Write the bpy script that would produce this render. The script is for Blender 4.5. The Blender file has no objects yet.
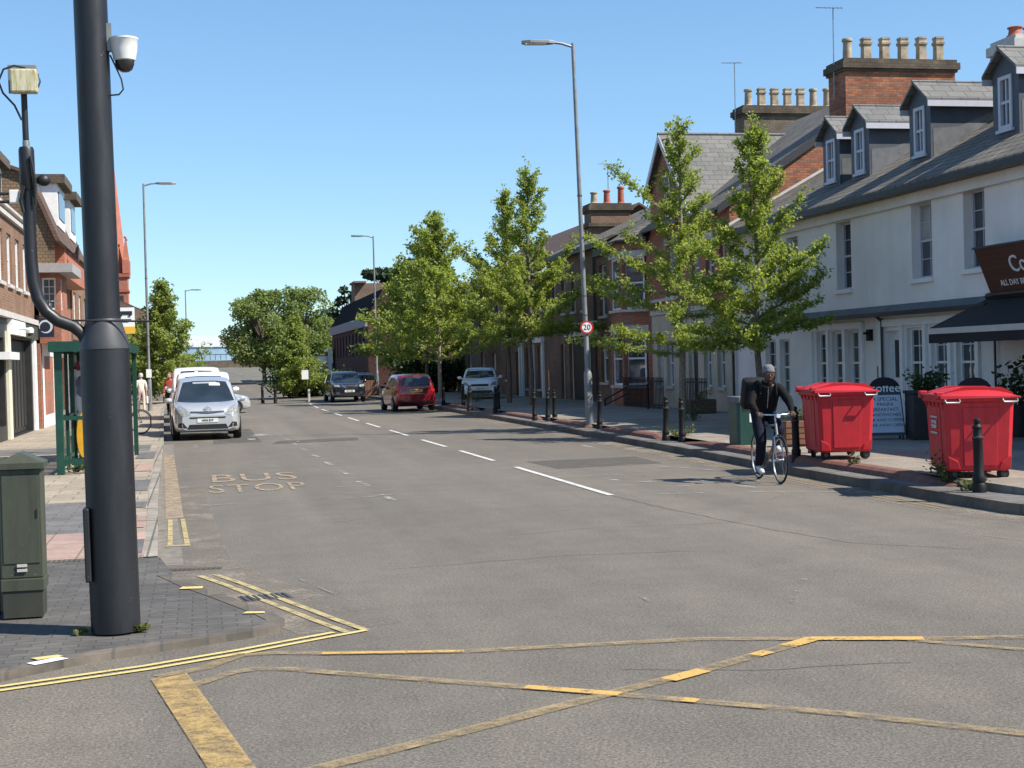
import bpy, bmesh, math, random
import numpy as np
from mathutils import Vector, Matrix
from mathutils import noise as mnoise
from mathutils.bvhtree import BVHTree
random.seed(7)
R = math.radians
sc = bpy.context.scene
COL = sc.collection

# ------------------------------------------------------------------ objects
ORG = {}

def tag(o, label=None, cat=None, group=None, kind=None):
    if label: o['label'] = label
    if cat: o['category'] = cat
    if group: o['group'] = group
    if kind: o['kind'] = kind
    return o

def thing(name, label, cat, loc=(0, 0, 0), rz=0.0, group=None, world=False):
    """An Empty at the thing's base. world=True: its parts are written in world coordinates."""
    o = bpy.data.objects.new(name, None)
    COL.objects.link(o)
    o.location = loc
    o.rotation_euler = (0, 0, rz)
    o.empty_display_size = .2
    ORG[o] = Vector(loc) if world else Vector((0, 0, 0))
    return tag(o, label, cat, group)

class MB:
    """Collects shapes; build() links them as one mesh object."""
    def __init__(self):
        self.v = []; self.f = []; self.m = []; self.cur = 0
    def add(self, vs, fs):
        b = len(self.v)
        self.v.extend([tuple(p) for p in vs])
        self.f.extend([tuple(b + i for i in f) for f in fs])
        self.m.extend([self.cur] * len(fs))
        return self
    def quad(self, a, b, c, d):
        return self.add([a, b, c, d], [(0, 1, 2, 3)])
    def poly(self, pts):
        return self.add(pts, [tuple(range(len(pts)))])
    def box(self, x0, x1, y0, y1, z0, z1):
        v = [(x0, y0, z0), (x1, y0, z0), (x1, y1, z0), (x0, y1, z0), (x0, y0, z1), (x1, y0, z1), (x1, y1, z1), (x0, y1, z1)]
        return self.add(v, [(0, 3, 2, 1), (4, 5, 6, 7), (0, 1, 5, 4), (1, 2, 6, 5), (2, 3, 7, 6), (3, 0, 4, 7)])
    def obox(self, c, size, rot=None):
        hx, hy, hz = [s / 2 for s in size]
        M = rot if rot is not None else Matrix.Identity(3)
        c = Vector(c)
        v = [c + M @ Vector(p) for p in [(-hx, -hy, -hz), (hx, -hy, -hz), (hx, hy, -hz), (-hx, hy, -hz), (-hx, -hy, hz), (hx, -hy, hz), (hx, hy, hz), (-hx, hy, hz)]]
        return self.add(v, [(0, 3, 2, 1), (4, 5, 6, 7), (0, 1, 5, 4), (1, 2, 6, 5), (2, 3, 7, 6), (3, 0, 4, 7)])
    def prism(self, pts, z0, z1):
        """vertical prism over a polygon in plan"""
        n = len(pts)
        a = sum(pts[i][0] * pts[(i + 1) % n][1] - pts[(i + 1) % n][0] * pts[i][1] for i in range(n))
        if a < 0: pts = pts[::-1]
        v = [(p[0], p[1], z0) for p in pts] + [(p[0], p[1], z1) for p in pts]
        f = [tuple(range(n))[::-1], tuple(range(n, 2 * n))] + [(i, (i + 1) % n, n + (i + 1) % n, n + i) for i in range(n)]
        return self.add(v, f)
    def extr(self, pts, vec):
        """a 3-D polygon extruded along vec"""
        n = len(pts); vec = Vector(vec)
        p = [Vector(q) for q in pts]
        v = p + [q + vec for q in p]
        f = [tuple(range(n)), tuple(range(n, 2 * n))[::-1]] + [(i, n + i, n + (i + 1) % n, (i + 1) % n) for i in range(n)]
        return self.add(v, f)
    def tube(self, pts, rad, n=8, caps=True):
        pts = [Vector(p) for p in pts]
        if not hasattr(rad, '__len__'): rad = [rad] * len(pts)
        vs = []; fs = []
        up = None
        for i, p in enumerate(pts):
            d = (pts[min(i + 1, len(pts) - 1)] - pts[max(i - 1, 0)])
            d = d.normalized() if d.length > 1e-9 else Vector((0, 0, 1))
            if up is None:
                up = d.orthogonal().normalized()
            up = (up - d * up.dot(d))
            up = up.normalized() if up.length > 1e-6 else d.orthogonal().normalized()
            s = d.cross(up)
            for k in range(n):
                a = 2 * math.pi * k / n
                vs.append(p + (up * math.cos(a) + s * math.sin(a)) * rad[i])
        for i in range(len(pts) - 1):
            for k in range(n):
                fs.append((i * n + k, i * n + (k + 1) % n, (i + 1) * n + (k + 1) % n, (i + 1) * n + k))
        if caps:
            fs.append(tuple(range(n))[::-1]); fs.append(tuple((len(pts) - 1) * n + k for k in range(n)))
        return self.add(vs, fs)
    def lathe(self, prof, c=(0, 0, 0), axis='z', n=20, caps=True):
        """prof: (radius, height) pairs revolved about an axis through c"""
        c = Vector(c); vs = []; fs = []
        for r, h in prof:
            for k in range(n):
                a = 2 * math.pi * (k + .5) / n
                u, w = r * math.cos(a), r * math.sin(a)
                vs.append(c + Vector({'z': (u, w, h), 'x': (h, u, w), 'y': (w, h, u)}[axis]))
        m = len(prof)
        for i in range(m - 1):
            for k in range(n):
                fs.append((i * n + k, i * n + (k + 1) % n, (i + 1) * n + (k + 1) % n, (i + 1) * n + k))
        if caps and prof[0][0] > 1e-4: fs.append(tuple(range(n))[::-1])
        if caps and prof[-1][0] > 1e-4: fs.append(tuple((m - 1) * n + k for k in range(n)))
        return self.add(vs, fs)
    def ball(self, c, r, n=10, m=7):
        if not hasattr(r, '__len__'): r = (r, r, r)
        vs = []; fs = []
        for i in range(m + 1):
            t = math.pi * i / m
            for k in range(n):
                a = 2 * math.pi * k / n
                vs.append((c[0] + r[0] * math.sin(t) * math.cos(a), c[1] + r[1] * math.sin(t) * math.sin(a), c[2] - r[2] * math.cos(t)))
        for i in range(m):
            for k in range(n):
                fs.append((i * n + k, i * n + (k + 1) % n, (i + 1) * n + (k + 1) % n, (i + 1) * n + k))
        return self.add(vs, fs)
    def build(self, name, mat, parent=None, smooth=False, bevel=0, auto=None, local=False):
        me = bpy.data.meshes.new(name)
        o0 = ORG.get(parent, Vector((0, 0, 0))) if parent is not None else Vector((0, 0, 0))
        me.from_pydata([(p[0] - o0.x, p[1] - o0.y, p[2] - o0.z) for p in self.v], [], self.f)
        mats = mat if isinstance(mat, (list, tuple)) else [mat]
        for m in mats: me.materials.append(m)
        if len(mats) > 1:
            me.polygons.foreach_set('material_index', self.m)
        if bevel or smooth:
            bm = bmesh.new(); bm.from_mesh(me)
            bmesh.ops.remove_doubles(bm, verts=bm.verts, dist=1e-5)
            if bevel:
                ed = [e for e in bm.edges if len(e.link_faces) == 2 and e.calc_face_angle(0) > .5]
                bmesh.ops.bevel(bm, geom=ed, offset=bevel, segments=2, affect='EDGES', profile=.5)
            bmesh.ops.recalc_face_normals(bm, faces=bm.faces)
            bm.to_mesh(me); bm.free()
        if smooth:
            me.polygons.foreach_set('use_smooth', [True] * len(me.polygons))
            try: me.set_sharp_from_angle(angle=R(38))
            except Exception: pass
        me.update()
        o = bpy.data.objects.new(name, me)
        COL.objects.link(o)
        if parent is not None:
            o.parent = parent
        ORG[o] = o0
        return o

def copy_tree(o, parent=None):
    c = o.copy(); COL.objects.link(c)
    if parent is not None: c.parent = parent
    for ch in list(o.children):
        copy_tree(ch, c)
    return c

def struct(name, mb, mat, **k):
    return tag(mb.build(name, mat, **k), kind='structure')

# ------------------------------------------------------------------ materials
def NT(name):
    m = bpy.data.materials.new(name); m.use_nodes = True
    nt = m.node_tree
    b = nt.nodes['Principled BSDF']
    return m, nt, b

def N(nt, t, **kw):
    n = nt.nodes.new(t)
    for k, v in kw.items(): setattr(n, k, v)
    return n

def rgb(c): return (c[0], c[1], c[2], 1.0)

def coords(nt, mode='xyz', scale=1.0):
    tc = N(nt, 'ShaderNodeTexCoord')
    if mode == 'xyz':
        return tc.outputs['Object']
    sp = N(nt, 'ShaderNodeSeparateXYZ'); nt.links.new(tc.outputs['Object'], sp.inputs[0])
    cb = N(nt, 'ShaderNodeCombineXYZ')
    def mul(s, k):
        mm = N(nt, 'ShaderNodeMath', operation='MULTIPLY'); nt.links.new(s, mm.inputs[0]); mm.inputs[1].default_value = k
        return mm.outputs[0]
    X, Y, Z = sp.outputs
    if mode == 'wall':
        ad = N(nt, 'ShaderNodeMath', operation='ADD'); nt.links.new(X, ad.inputs[0]); nt.links.new(Y, ad.inputs[1])
        nt.links.new(ad.outputs[0], cb.inputs[0]); nt.links.new(Z, cb.inputs[1])
    elif mode == 'floor':
        nt.links.new(X, cb.inputs[0]); nt.links.new(Y, cb.inputs[1])
    elif mode == 'floory':
        nt.links.new(Y, cb.inputs[0]); nt.links.new(X, cb.inputs[1])
    elif mode == 'roofx':   # falls along x, courses run along y
        nt.links.new(Y, cb.inputs[0]); nt.links.new(mul(Z, 1.75), cb.inputs[1])
    elif mode == 'roofy':
        nt.links.new(X, cb.inputs[0]); nt.links.new(mul(Z, 1.5), cb.inputs[1])
    return cb.outputs[0]

def ramp(nt, fac, stops):
    r = N(nt, 'ShaderNodeValToRGB')
    el = r.color_ramp.elements
    while len(el) < len(stops): el.new(.5)
    for e, (p, c) in zip(el, stops):
        e.position = p; e.color = rgb(c) if len(c) == 3 else c
    nt.links.new(fac, r.inputs[0])
    return r.outputs[0]

def noise(nt, vec, scale, detail=4, rough=.55):
    n = N(nt, 'ShaderNodeTexNoise')
    n.inputs['Scale'].default_value = scale; n.inputs['Detail'].default_value = detail; n.inputs['Roughness'].default_value = rough
    nt.links.new(vec, n.inputs['Vector'])
    return n.outputs['Fac']

def mixc(nt, fac, a, b, mode='MIX'):
    m = N(nt, 'ShaderNodeMix', data_type='RGBA', blend_type=mode)
    for s, v in ((m.inputs[0], fac), (m.inputs[6], a), (m.inputs[7], b)):
        if isinstance(v, (int, float)): s.default_value = v
        elif isinstance(v, tuple): s.default_value = rgb(v)
        else: nt.links.new(v, s)
    return m.outputs[2]

def bump(nt, b, h, strength=.3, dist=.01):
    bp = N(nt, 'ShaderNodeBump'); bp.inputs['Strength'].default_value = strength; bp.inputs['Distance'].default_value = dist
    nt.links.new(h, bp.inputs['Height']); nt.links.new(bp.outputs[0], b.inputs['Normal'])

def plain(name, c, rough=.6, metal=0, spec=.5, var=.12, vscale=6.0, coat=0, bmp=0):
    """a single colour with slight uneven wear"""
    m, nt, b = NT(name)
    b.inputs['Roughness'].default_value = rough; b.inputs['Metallic'].default_value = metal
    b.inputs['Specular IOR Level'].default_value = spec
    if coat: b.inputs['Coat Weight'].default_value = coat; b.inputs['Coat Roughness'].default_value = .05
    if var:
        n = noise(nt, coords(nt), vscale, 5, .6)
        lo = tuple(x * (1 - var) for x in c); hi = tuple(min(1, x * (1 + var)) for x in c)
        nt.links.new(ramp(nt, n, [(.3, lo), (.7, hi)]), b.inputs['Base Color'])
        if bmp: bump(nt, b, noise(nt, coords(nt), vscale * 8, 4), bmp)
    else:
        b.inputs['Base Color'].default_value = rgb(c)
    return m

def bricks(name, c1, c2, mortar, bw=.225, bh=.075, ms=.010, mode='wall', off=.5, rough=.85, stain=.35, sscale=.8, bmp=.4, squash=1.0, varcol=None):
    m, nt, b = NT(name)
    v = coords(nt, mode)
    t = N(nt, 'ShaderNodeTexBrick'); t.offset = off
    nt.links.new(v, t.inputs['Vector'])
    t.inputs['Color1'].default_value = rgb(c1); t.inputs['Color2'].default_value = rgb(c2); t.inputs['Mortar'].default_value = rgb(mortar)
    t.inputs['Scale'].default_value = 1; t.inputs['Mortar Size'].default_value = ms; t.inputs['Mortar Smooth'].default_value = .2
    t.inputs['Bias'].default_value = 0; t.inputs['Brick Width'].default_value = bw; t.inputs['Row Height'].default_value = bh
    n = noise(nt, coords(nt), sscale, 6, .65)
    dark = 1 - stain
    mul = ramp(nt, n, [(.3, (dark,) * 3), (.65, (1.08, 1.06, 1.02))])
    c = mixc(nt, 1.0, t.outputs['Color'], mul, 'MULTIPLY')
    n2 = noise(nt, coords(nt), 14, 3)
    c = mixc(nt, 1.0, c, ramp(nt, n2, [(.3, (.86,) * 3), (.7, (1.1,) * 3)]), 'MULTIPLY')
    nt.links.new(c, b.inputs['Base Color'])
    b.inputs['Roughness'].default_value = rough
    inv = N(nt, 'ShaderNodeMath', operation='SUBTRACT'); inv.inputs[0].default_value = 1; nt.links.new(t.outputs['Fac'], inv.inputs[1])
    bump(nt, b, inv.outputs[0], bmp, .006)
    return m

def worn(name, c, c2, keep=.55, scale=5.0, fine=60.0, soft=.12, rough=.7):
    """road paint: worn through where a noise falls under a threshold"""
    soft *= .42
    m, nt, b = NT(name)
    v = coords(nt)
    n = noise(nt, v, scale, 5, .65); n2 = noise(nt, v, fine, 3, .7)
    s = N(nt, 'ShaderNodeMath', operation='MULTIPLY_ADD'); nt.links.new(n2, s.inputs[0]); s.inputs[1].default_value = .55
    nt.links.new(n, s.inputs[2])
    th = .775 + (.5 - keep) * .62
    a = ramp(nt, s.outputs[0], [(max(0, (th - soft) / 1.0), (0, 0, 0)), (min(1, th + soft), (1, 1, 1))])
    nt.links.new(ramp(nt, n2, [(.35, c2), (.6, c)]), b.inputs['Base Color'])
    b.inputs['Roughness'].default_value = rough
    nt.links.new(a, b.inputs['Alpha'])
    return m

def emission_free_glass(name, c, rough=.03):
    m, nt, b = NT(name)
    n = noise(nt, coords(nt), 1.3, 2)
    nt.links.new(ramp(nt, n, [(.35, tuple(x * .7 for x in c)), (.65, tuple(x * 1.3 for x in c))]), b.inputs['Base Color'])
    b.inputs['Roughness'].default_value = rough
    b.inputs['IOR'].default_value = 1.55
    # old panes are never quite flat
    bump(nt, b, noise(nt, coords(nt), 2.2, 2), .06, .02)
    return m

def leafmat(name, stops, trans=.35):
    m, nt, b = NT(name)
    g = N(nt, 'ShaderNodeNewGeometry')
    n = noise(nt, coords(nt), 1.1, 3)
    s = N(nt, 'ShaderNodeMath', operation='MULTIPLY_ADD'); nt.links.new(g.outputs['Random Per Island'], s.inputs[0]); s.inputs[1].default_value = .6
    sc_ = N(nt, 'ShaderNodeMath', operation='MULTIPLY'); nt.links.new(n, sc_.inputs[0]); sc_.inputs[1].default_value = .45
    nt.links.new(sc_.outputs[0], s.inputs[2])
    c = ramp(nt, s.outputs[0], stops)
    nt.links.new(c, b.inputs['Base Color'])
    b.inputs['Roughness'].default_value = .5; b.inputs['Specular IOR Level'].default_value = .3
    tr = N(nt, 'ShaderNodeBsdfTranslucent'); nt.links.new(mixc(nt, 1.0, c, (1.25, 1.35, .7), 'MULTIPLY'), tr.inputs[0])
    mx = N(nt, 'ShaderNodeMixShader'); mx.inputs[0].default_value = trans
    nt.links.new(b.outputs[0], mx.inputs[1]); nt.links.new(tr.outputs[0], mx.inputs[2])
    nt.links.new(mx.outputs[0], nt.nodes['Material Output'].inputs[0])
    return m

def grimy(name, c, dirt):
    m, nt, b = NT(name); v = coords(nt)
    sp = N(nt, 'ShaderNodeMapping'); sp.inputs['Scale'].default_value = (9, 9, 1.6); nt.links.new(v, sp.inputs[0])
    n1 = noise(nt, sp.outputs[0], 1.2, 6, .7); n2 = noise(nt, v, 38, 3, .6)
    q = ramp(nt, n1, [(.32, dirt), (.6, c)])
    q = mixc(nt, ramp(nt, n2, [(.66, (0, 0, 0)), (.69, (1, 1, 1))]), q, (.13, .115, .09))
    nt.links.new(q, b.inputs['Base Color']); nt.links.new(ramp(nt, n1, [(.3, (.7,) * 3), (.7, (.42,) * 3)]), b.inputs['Roughness'])
    return m
M = {}
def asphalt():
    m, nt, b = NT('asphalt')
    v = coords(nt)
    n1 = noise(nt, v, .22, 5, .6); n2 = noise(nt, v, 1.7, 6, .7); n3 = noise(nt, v, 52, 4, .8)
    vo = N(nt, 'ShaderNodeTexVoronoi'); vo.inputs['Scale'].default_value = 130; nt.links.new(v, vo.inputs['Vector'])
    c = ramp(nt, n1, [(.3, (.128, .114, .098)), (.7, (.154, .138, .119))])
    c = mixc(nt, 1.0, c, ramp(nt, n2, [(.3, (.87,) * 3), (.72, (1.12, 1.11, 1.08))]), 'MULTIPLY')
    c = mixc(nt, 1.0, c, ramp(nt, n3, [(.30, (.42,) * 3), (.5, (1.,) * 3), (.70, (1.75, 1.72, 1.64))]), 'MULTIPLY')
    c = mixc(nt, .55, c, ramp(nt, vo.outputs['Color'], [(.15, (.55,) * 3), (.9, (1.45, 1.43, 1.38))]), 'MULTIPLY')
    # wheel tracks: long streaks along the road
    sp = N(nt, 'ShaderNodeMapping'); sp.inputs['Scale'].default_value = (.9, .035, 1); nt.links.new(v, sp.inputs[0])
    n4 = noise(nt, sp.outputs[0], 1.0, 4, .6)
    c = mixc(nt, 1.0, c, ramp(nt, n4, [(.35, (.87,) * 3), (.65, (1.10, 1.095, 1.07))]), 'MULTIPLY')
    nt.links.new(c, b.inputs['Base Color'])
    b.inputs['Roughness'].default_value = .82; b.inputs['Specular IOR Level'].default_value = .35
    bump(nt, b, n3, .55, .006)
    return m
M['asphalt'] = asphalt()
M['patch'] = worn('asphalt_patch', (.104, .093, .081), (.096, .086, .075), .55, 2.2, 30, .7, .9)
M['stain'] = worn('oil_stain', (.092, .083, .073), (.10, .09, .08), .34, 1.3, 14, .7, .7)
M['scuff'] = worn('pale_scuff', (.22, .205, .185), (.2, .185, .165), .40, 2.2, 30, .3, .9)
M['gutter'] = plain('gutter_concrete', (.17, .15, .125), .85, var=.35, vscale=7, bmp=.3)
M['dust'] = worn('road_dust', (.235, .20, .16), (.19, .165, .135), .46, 1.3, 26, .34, .95)
M['ground'] = plain('ground_earth', (.125, .115, .085), .95, var=.3, vscale=.4)
M['blockpave'] = bricks('dark_block_paving', (.088, .083, .078), (.118, .111, .104), (.06, .055, .05), .21, .105, .006, 'floor', .5, .85, .4, 1.2, .4)
M['slab'] = bricks('buff_paving_slab', (.31, .26, .20), (.37, .315, .25), (.17, .15, .12), .60, .45, .012, 'floor', .5, .85, .28, .7, .3)
M['slabdark'] = bricks('grey_paving_slab', (.13, .125, .125), (.165, .16, .155), (.09, .085, .08), .40, .20, .009, 'floor', .5, .85, .3, 1.1, .3)
M['slabpink'] = bricks('pink_tactile_slab', (.34, .235, .20), (.38, .265, .225), (.2, .15, .12), .40, .40, .012, 'floor', 0, .85, .25, 1.0, .3)
M['slabright'] = bricks('warm_paving_slab', (.235, .205, .17), (.285, .25, .21), (.14, .12, .10), .45, .45, .010, 'floor', .5, .88, .35, .55, .3)
M['kerb'] = bricks('kerb_stone', (.27, .24, .20), (.33, .295, .25), (.12, .11, .1), .18, .915, .012, 'floor', 0, .85, .4, 1.7, .3)
M['kerbdark'] = bricks('weathered_shaded_kerb_stone', (.115, .098, .08), (.155, .132, .108), (.10, .09, .08), .3, .915, .012, 'floor', 0, .88, .5, 1.9, .3)  # weathering plus the shade of the far kerb's riser, both in the base tone
M['edgebrick'] = bricks('red_edging_brick', (.19, .075, .055), (.24, .10, .07), (.12, .09, .075), .3, .075, .008, 'floor', .5, .85, .4, 2, .4)
M['yellow'] = worn('yellow_line_paint', (.62, .50, .19), (.48, .39, .16), .80, 6, 70, .14)
M['yellowthin'] = worn('worn_yellow_paint', (.345, .25, .125), (.29, .22, .12), .46, 7, 75, .55)
M['yellowband'] = worn('speckled_yellow_paint', (.43, .285, .10), (.35, .245, .11), .60, 7, 70, .5)
M['yellowpale'] = worn('faded_yellow_paint', (.45, .36, .16), (.36, .29, .15), .70, 6, 45, .4)
M['yellowfresh'] = worn('bright_yellow_paint', (.56, .34, .085), (.42, .275, .09), .70, 9, 48, .16)
M['yellowbus'] = worn('pale_bus_stop_paint', (.37, .28, .18), (.31, .245, .165), .62, 6, 40, .5)
M['white'] = worn('white_line_paint', (.60, .58, .55), (.42, .41, .385), .74, 5, 50, .18)
M['whitethin'] = worn('worn_white_paint', (.40, .385, .36), (.3, .29, .27), .44, 2.8, 42, .24)
M['whitegone'] = worn('ghost_white_paint', (.30, .285, .265), (.24, .23, .215), .36, 2.4, 36, .26)

M['iron'] = plain('black_painted_iron', (.008, .008, .009), .55, spec=.3, var=.3, vscale=12)
def polemat():
    m, nt, b = NT('charcoal_pole_paint')
    v = coords(nt)
    sp = N(nt, 'ShaderNodeMapping'); sp.inputs['Scale'].default_value = (3, 3, .6); nt.links.new(v, sp.inputs[0])
    n = noise(nt, sp.outputs[0], 3, 6, .65); n2 = noise(nt, v, 19, 4, .7)
    c = ramp(nt, n, [(.3, (.009, .0095, .012)), (.7, (.016, .0165, .020))])
    # chips and scrapes down to primer
    c = mixc(nt, ramp(nt, n2, [(.69, (0, 0, 0)), (.705, (1, 1, 1))]), c, (.14, .135, .13))
    nt.links.new(c, b.inputs['Base Color'])
    nt.links.new(ramp(nt, n, [(.3, (.36,) * 3), (.7, (.55,) * 3)]), b.inputs['Roughness'])
    return m
M['pole'] = polemat()
M['collar'] = plain('grey_collar_paint', (.045, .046, .05), .5, var=.25)
M['steel'] = plain('galvanised_steel', (.30, .31, .32), .5, metal=.7, var=.2, vscale=5)
M['lampgrey'] = plain('grey_column_paint', (.22, .23, .235), .5, metal=.3, var=.2, vscale=4)
M['lampdark'] = plain('dark_column_paint', (.10, .105, .11), .5, metal=.3, var=.2, vscale=4)
M['whiteplastic'] = plain('white_plastic', (.68, .67, .64), .35, var=.06)
M['domeglass'] = plain('smoked_dome', (.02, .02, .022), .05, spec=.8, var=0)
def mossy():
    m, nt, b = NT('mossy_cream_plastic')
    v = coords(nt)
    sp = N(nt, 'ShaderNodeMapping'); sp.inputs['Scale'].default_value = (14, 14, 2.5); nt.links.new(v, sp.inputs[0])
    n = noise(nt, sp.outputs[0], 2.4, 5, .65)
    nt.links.new(ramp(nt, n, [(.36, (.30, .25, .10)), (.52, (.50, .46, .30)), (.7, (.62, .58, .45))]), b.inputs['Base Color'])
    return m
M['mossy'] = mossy()
M['cabinet'] = grimy('olive_cabinet_paint', (.058, .066, .045), (.040, .042, .028))
M['cabinetdark'] = plain('dark_cabinet_base', (.035, .036, .026), .6, var=.2)
M['shelter'] = plain('green_shelter_paint', (.006, .05, .032), .4, var=.2)
def thinglass():
    m, nt, b = NT('shelter_glass'); b.inputs['Base Color'].default_value = (.02, .03, .03, 1); b.inputs['Roughness'].default_value = .05
    b.inputs['Alpha'].default_value = .45
    return m
M['shelterglass'] = thinglass()
M['amber'] = plain('amber_panel', (.62, .33, .02), .45, var=.1)
M['glassy'] = emission_free_glass('dark_window_glass', (.022, .026, .032))
M['glassmid'] = emission_free_glass('grey_window_glass', (.075, .085, .095))
M['curtain'] = emission_free_glass('curtained_glass', (.30, .30, .29), .12)
M['carglass'] = emission_free_glass('car_glass', (.018, .026, .034), .03)
M['rubber'] = plain('tyre_rubber', (.010, .010, .010), .9, var=.2)
M['blackplastic'] = plain('black_plastic', (.016, .016, .017), .5, var=.2)
M['chrome'] = plain('chrome', (.62, .63, .65), .16, metal=1, var=0)
M['alloy'] = plain('alloy_wheel', (.42, .43, .44), .32, metal=.8, var=.05)
M['headlight'] = plain('headlight_lens', (.24, .25, .245), .1, spec=.6, var=.4, vscale=22, coat=.6)
M['taillight'] = plain('red_light_lens', (.40, .012, .012), .12, spec=.6, var=.2, coat=1)
M['plate_w'] = plain('white_number_plate', (.72, .71, .66), .5, var=0)
M['plate_y'] = plain('yellow_number_plate', (.62, .44, .06), .5, var=0)
M['ink'] = plain('black_lettering', (.012, .012, .013), .6, var=0)
M['silverpaint'] = plain('silver_car_paint', (.56, .57, .575), .3, metal=.45, var=.02, coat=1)
M['whitepaint'] = plain('white_car_paint', (.78, .78, .76), .25, var=.03, coat=.8)
M['redpaint'] = plain('red_car_paint', (.235, .012, .022), .24, metal=.3, var=.03, coat=1)
M['bluepaint'] = plain('dark_blue_car_paint', (.016, .02, .028), .25, metal=.3, var=.03, coat=1)
M['redbin'] = grimy('red_bin_plastic', (.52, .011, .022), (.40, .010, .018))
M['greenbin'] = plain('green_litter_bin', (.012, .055, .042), .45, var=.2)
M['terracotta'] = plain('red_chimney_pot', (.34, .10, .06), .8, var=.2)
M['buffpot'] = plain('buff_chimney_pot', (.33, .27, .19), .85, var=.45, vscale=4)
M['lead'] = plain('lead_sheet', (.115, .12, .13), .65, var=.3, vscale=3)
M['dormer'] = plain('slate_blue_cladding', (.062, .072, .09), .55, var=.2, vscale=3)
M['dormerframe'] = plain('lilac_grey_frame', (.50, .50, .56), .45, var=.06)
M['render'] = plain('white_render', (.66, .645, .635), .85, var=.09, vscale=1.1, bmp=.12)
def streaked(name, c, k):
    m, nt, b = NT(name); v = coords(nt)
    sp = N(nt, 'ShaderNodeMapping'); sp.inputs['Scale'].default_value = (1.1, 1.1, .16); nt.links.new(v, sp.inputs[0])
    n1 = noise(nt, sp.outputs[0], 1.6, 6, .7); n2 = noise(nt, v, .7, 5, .6); n3 = noise(nt, v, 30, 3)
    q = ramp(nt, n1, [(.34, tuple(x * (1 - k) for x in c)), (.58, c)])
    q = mixc(nt, 1.0, q, ramp(nt, n2, [(.3, (.88, .87, .85)), (.65, (1.03, 1.03, 1.03))]), 'MULTIPLY')
    nt.links.new(q, b.inputs['Base Color']); b.inputs['Roughness'].default_value = .85
    bump(nt, b, n3, .15, .006)
    return m
M['render'] = streaked('white_render', (.80, .765, .735), .07)
M['creamrender'] = plain('cream_render', (.46, .41, .32), .85, var=.14, vscale=1.3, bmp=.12)
M['whitewood'] = plain('white_painted_wood', (.74, .74, .73), .45, var=.07)
M['stone'] = plain('pale_stone', (.48, .46, .43), .8, var=.15, vscale=4)
M['creampaint'] = plain('cream_painted_wood', (.66, .62, .48), .55, var=.08)
M['gutterblack'] = plain('black_gutter', (.025, .025, .027), .5, var=.2)
M['slate'] = bricks('slate_roof', (.15, .135, .112), (.215, .19, .155), (.045, .04, .036), .34, .24, .022, 'roofx', .5, .75, .4, .9, .6)
M['slateside'] = bricks('grey_slate_roof', (.115, .114, .11), (.155, .152, .145), (.07, .07, .07), .46, .26, .016, 'roofy', .5, .7, .2, .8, .5)
M['tileroof'] = bricks('brown_tile_roof', (.115, .07, .05), (.15, .09, .065), (.05, .035, .03), .22, .18, .014, 'roofx', .5, .85, .4, .8, .6)
M['redbrick'] = bricks('red_brick', (.33, .10, .055), (.42, .145, .08), (.26, .20, .16))
M['oldbrick'] = bricks('weathered_orange_brick', (.46, .165, .075), (.25, .085, .05), (.17, .12, .09), .225, .075, .012, 'wall', .5, .9, .55, .9)
M['stockbrick'] = bricks('brown_stock_brick', (.24, .145, .095), (.18, .11, .08), (.16, .13, .105), .225, .075, .010, 'wall', .5, .9, .4, .7)
M['greybrick'] = bricks('sooty_buff_brick', (.21, .165, .115), (.16, .125, .09), (.10, .085, .07), .225, .075, .010, 'wall', .5, .9, .5, 1.0)
M['darkbrick'] = bricks('dark_maroon_brick', (.065, .02, .017), (.085, .026, .021), (.045, .025, .02), .225, .075, .010, 'wall', .5, .9, .3, .7)
M['leftbrick'] = bricks('brown_orange_brick', (.27, .125, .07), (.19, .085, .05), (.22, .17, .12), .225, .075, .014, 'wall', .5, .9, .35, .8)
M['tilehung'] = bricks('brown_hung_tile', (.20, .14, .085), (.25, .17, .10), (.10, .07, .05), .17, .11, .012, 'wall', .5, .9, .35, .8)
M['churchbrick'] = bricks('red_church_brick', (.40, .12, .075), (.46, .15, .095), (.36, .2, .14), .3, .1, .01, 'wall', .5, .9, .2, .5)
M['mansard'] = plain('black_mansard', (.008, .008, .010), .95, spec=.08, var=.3, vscale=2)
M['band'] = plain('grey_concrete_band', (.30, .29, .29), .85, var=.1)
M['awning'] = plain('black_awning_cloth', (.0125, .012, .013), .85, var=.25, vscale=2)
M['awninghem'] = plain('pale_awning_hem', (.50, .47, .43), .8, var=.08)
M['signbrown'] = bricks('brown_sign_boards', (.075, .021, .014), (.088, .025, .016), (.03, .01, .008), 4.0, .10, .006, 'wall', 0, .55, .2, 2, .3)
M['darkwood'] = plain('dark_stained_wood', (.028, .022, .018), .6, var=.3, vscale=9)
M['brownwood'] = plain('brown_wood', (.16, .075, .04), .7, var=.3, vscale=9)
M['shopdark'] = plain('charcoal_shopfront', (.022, .021, .02), .5, var=.25)
M['bark'] = plain('grey_brown_bark', (.13, .105, .08), .9, var=.4, vscale=14, bmp=.6)
M['barkpale'] = plain('pale_bark', (.23, .20, .155), .9, var=.35, vscale=14, bmp=.6)
M['ginkgo'] = leafmat('ginkgo_leaf', [(.15, (.16, .215, .045)), (.5, (.27, .32, .07)), (.88, (.38, .40, .10))], .5)
M['ginkgofar'] = leafmat('ginkgo_leaf_far', [(.15, (.15, .20, .05)), (.5, (.24, .29, .075)), (.88, (.34, .36, .11))], .48)
M['round'] = leafmat('broad_leaf', [(.15, (.13, .18, .065)), (.5, (.20, .25, .09)), (.88, (.28, .32, .13))], .48)
M['pine'] = leafmat('cedar_needle', [(.15, (.025, .042, .022)), (.5, (.04, .062, .03)), (.88, (.065, .09, .042))], .2)
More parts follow.
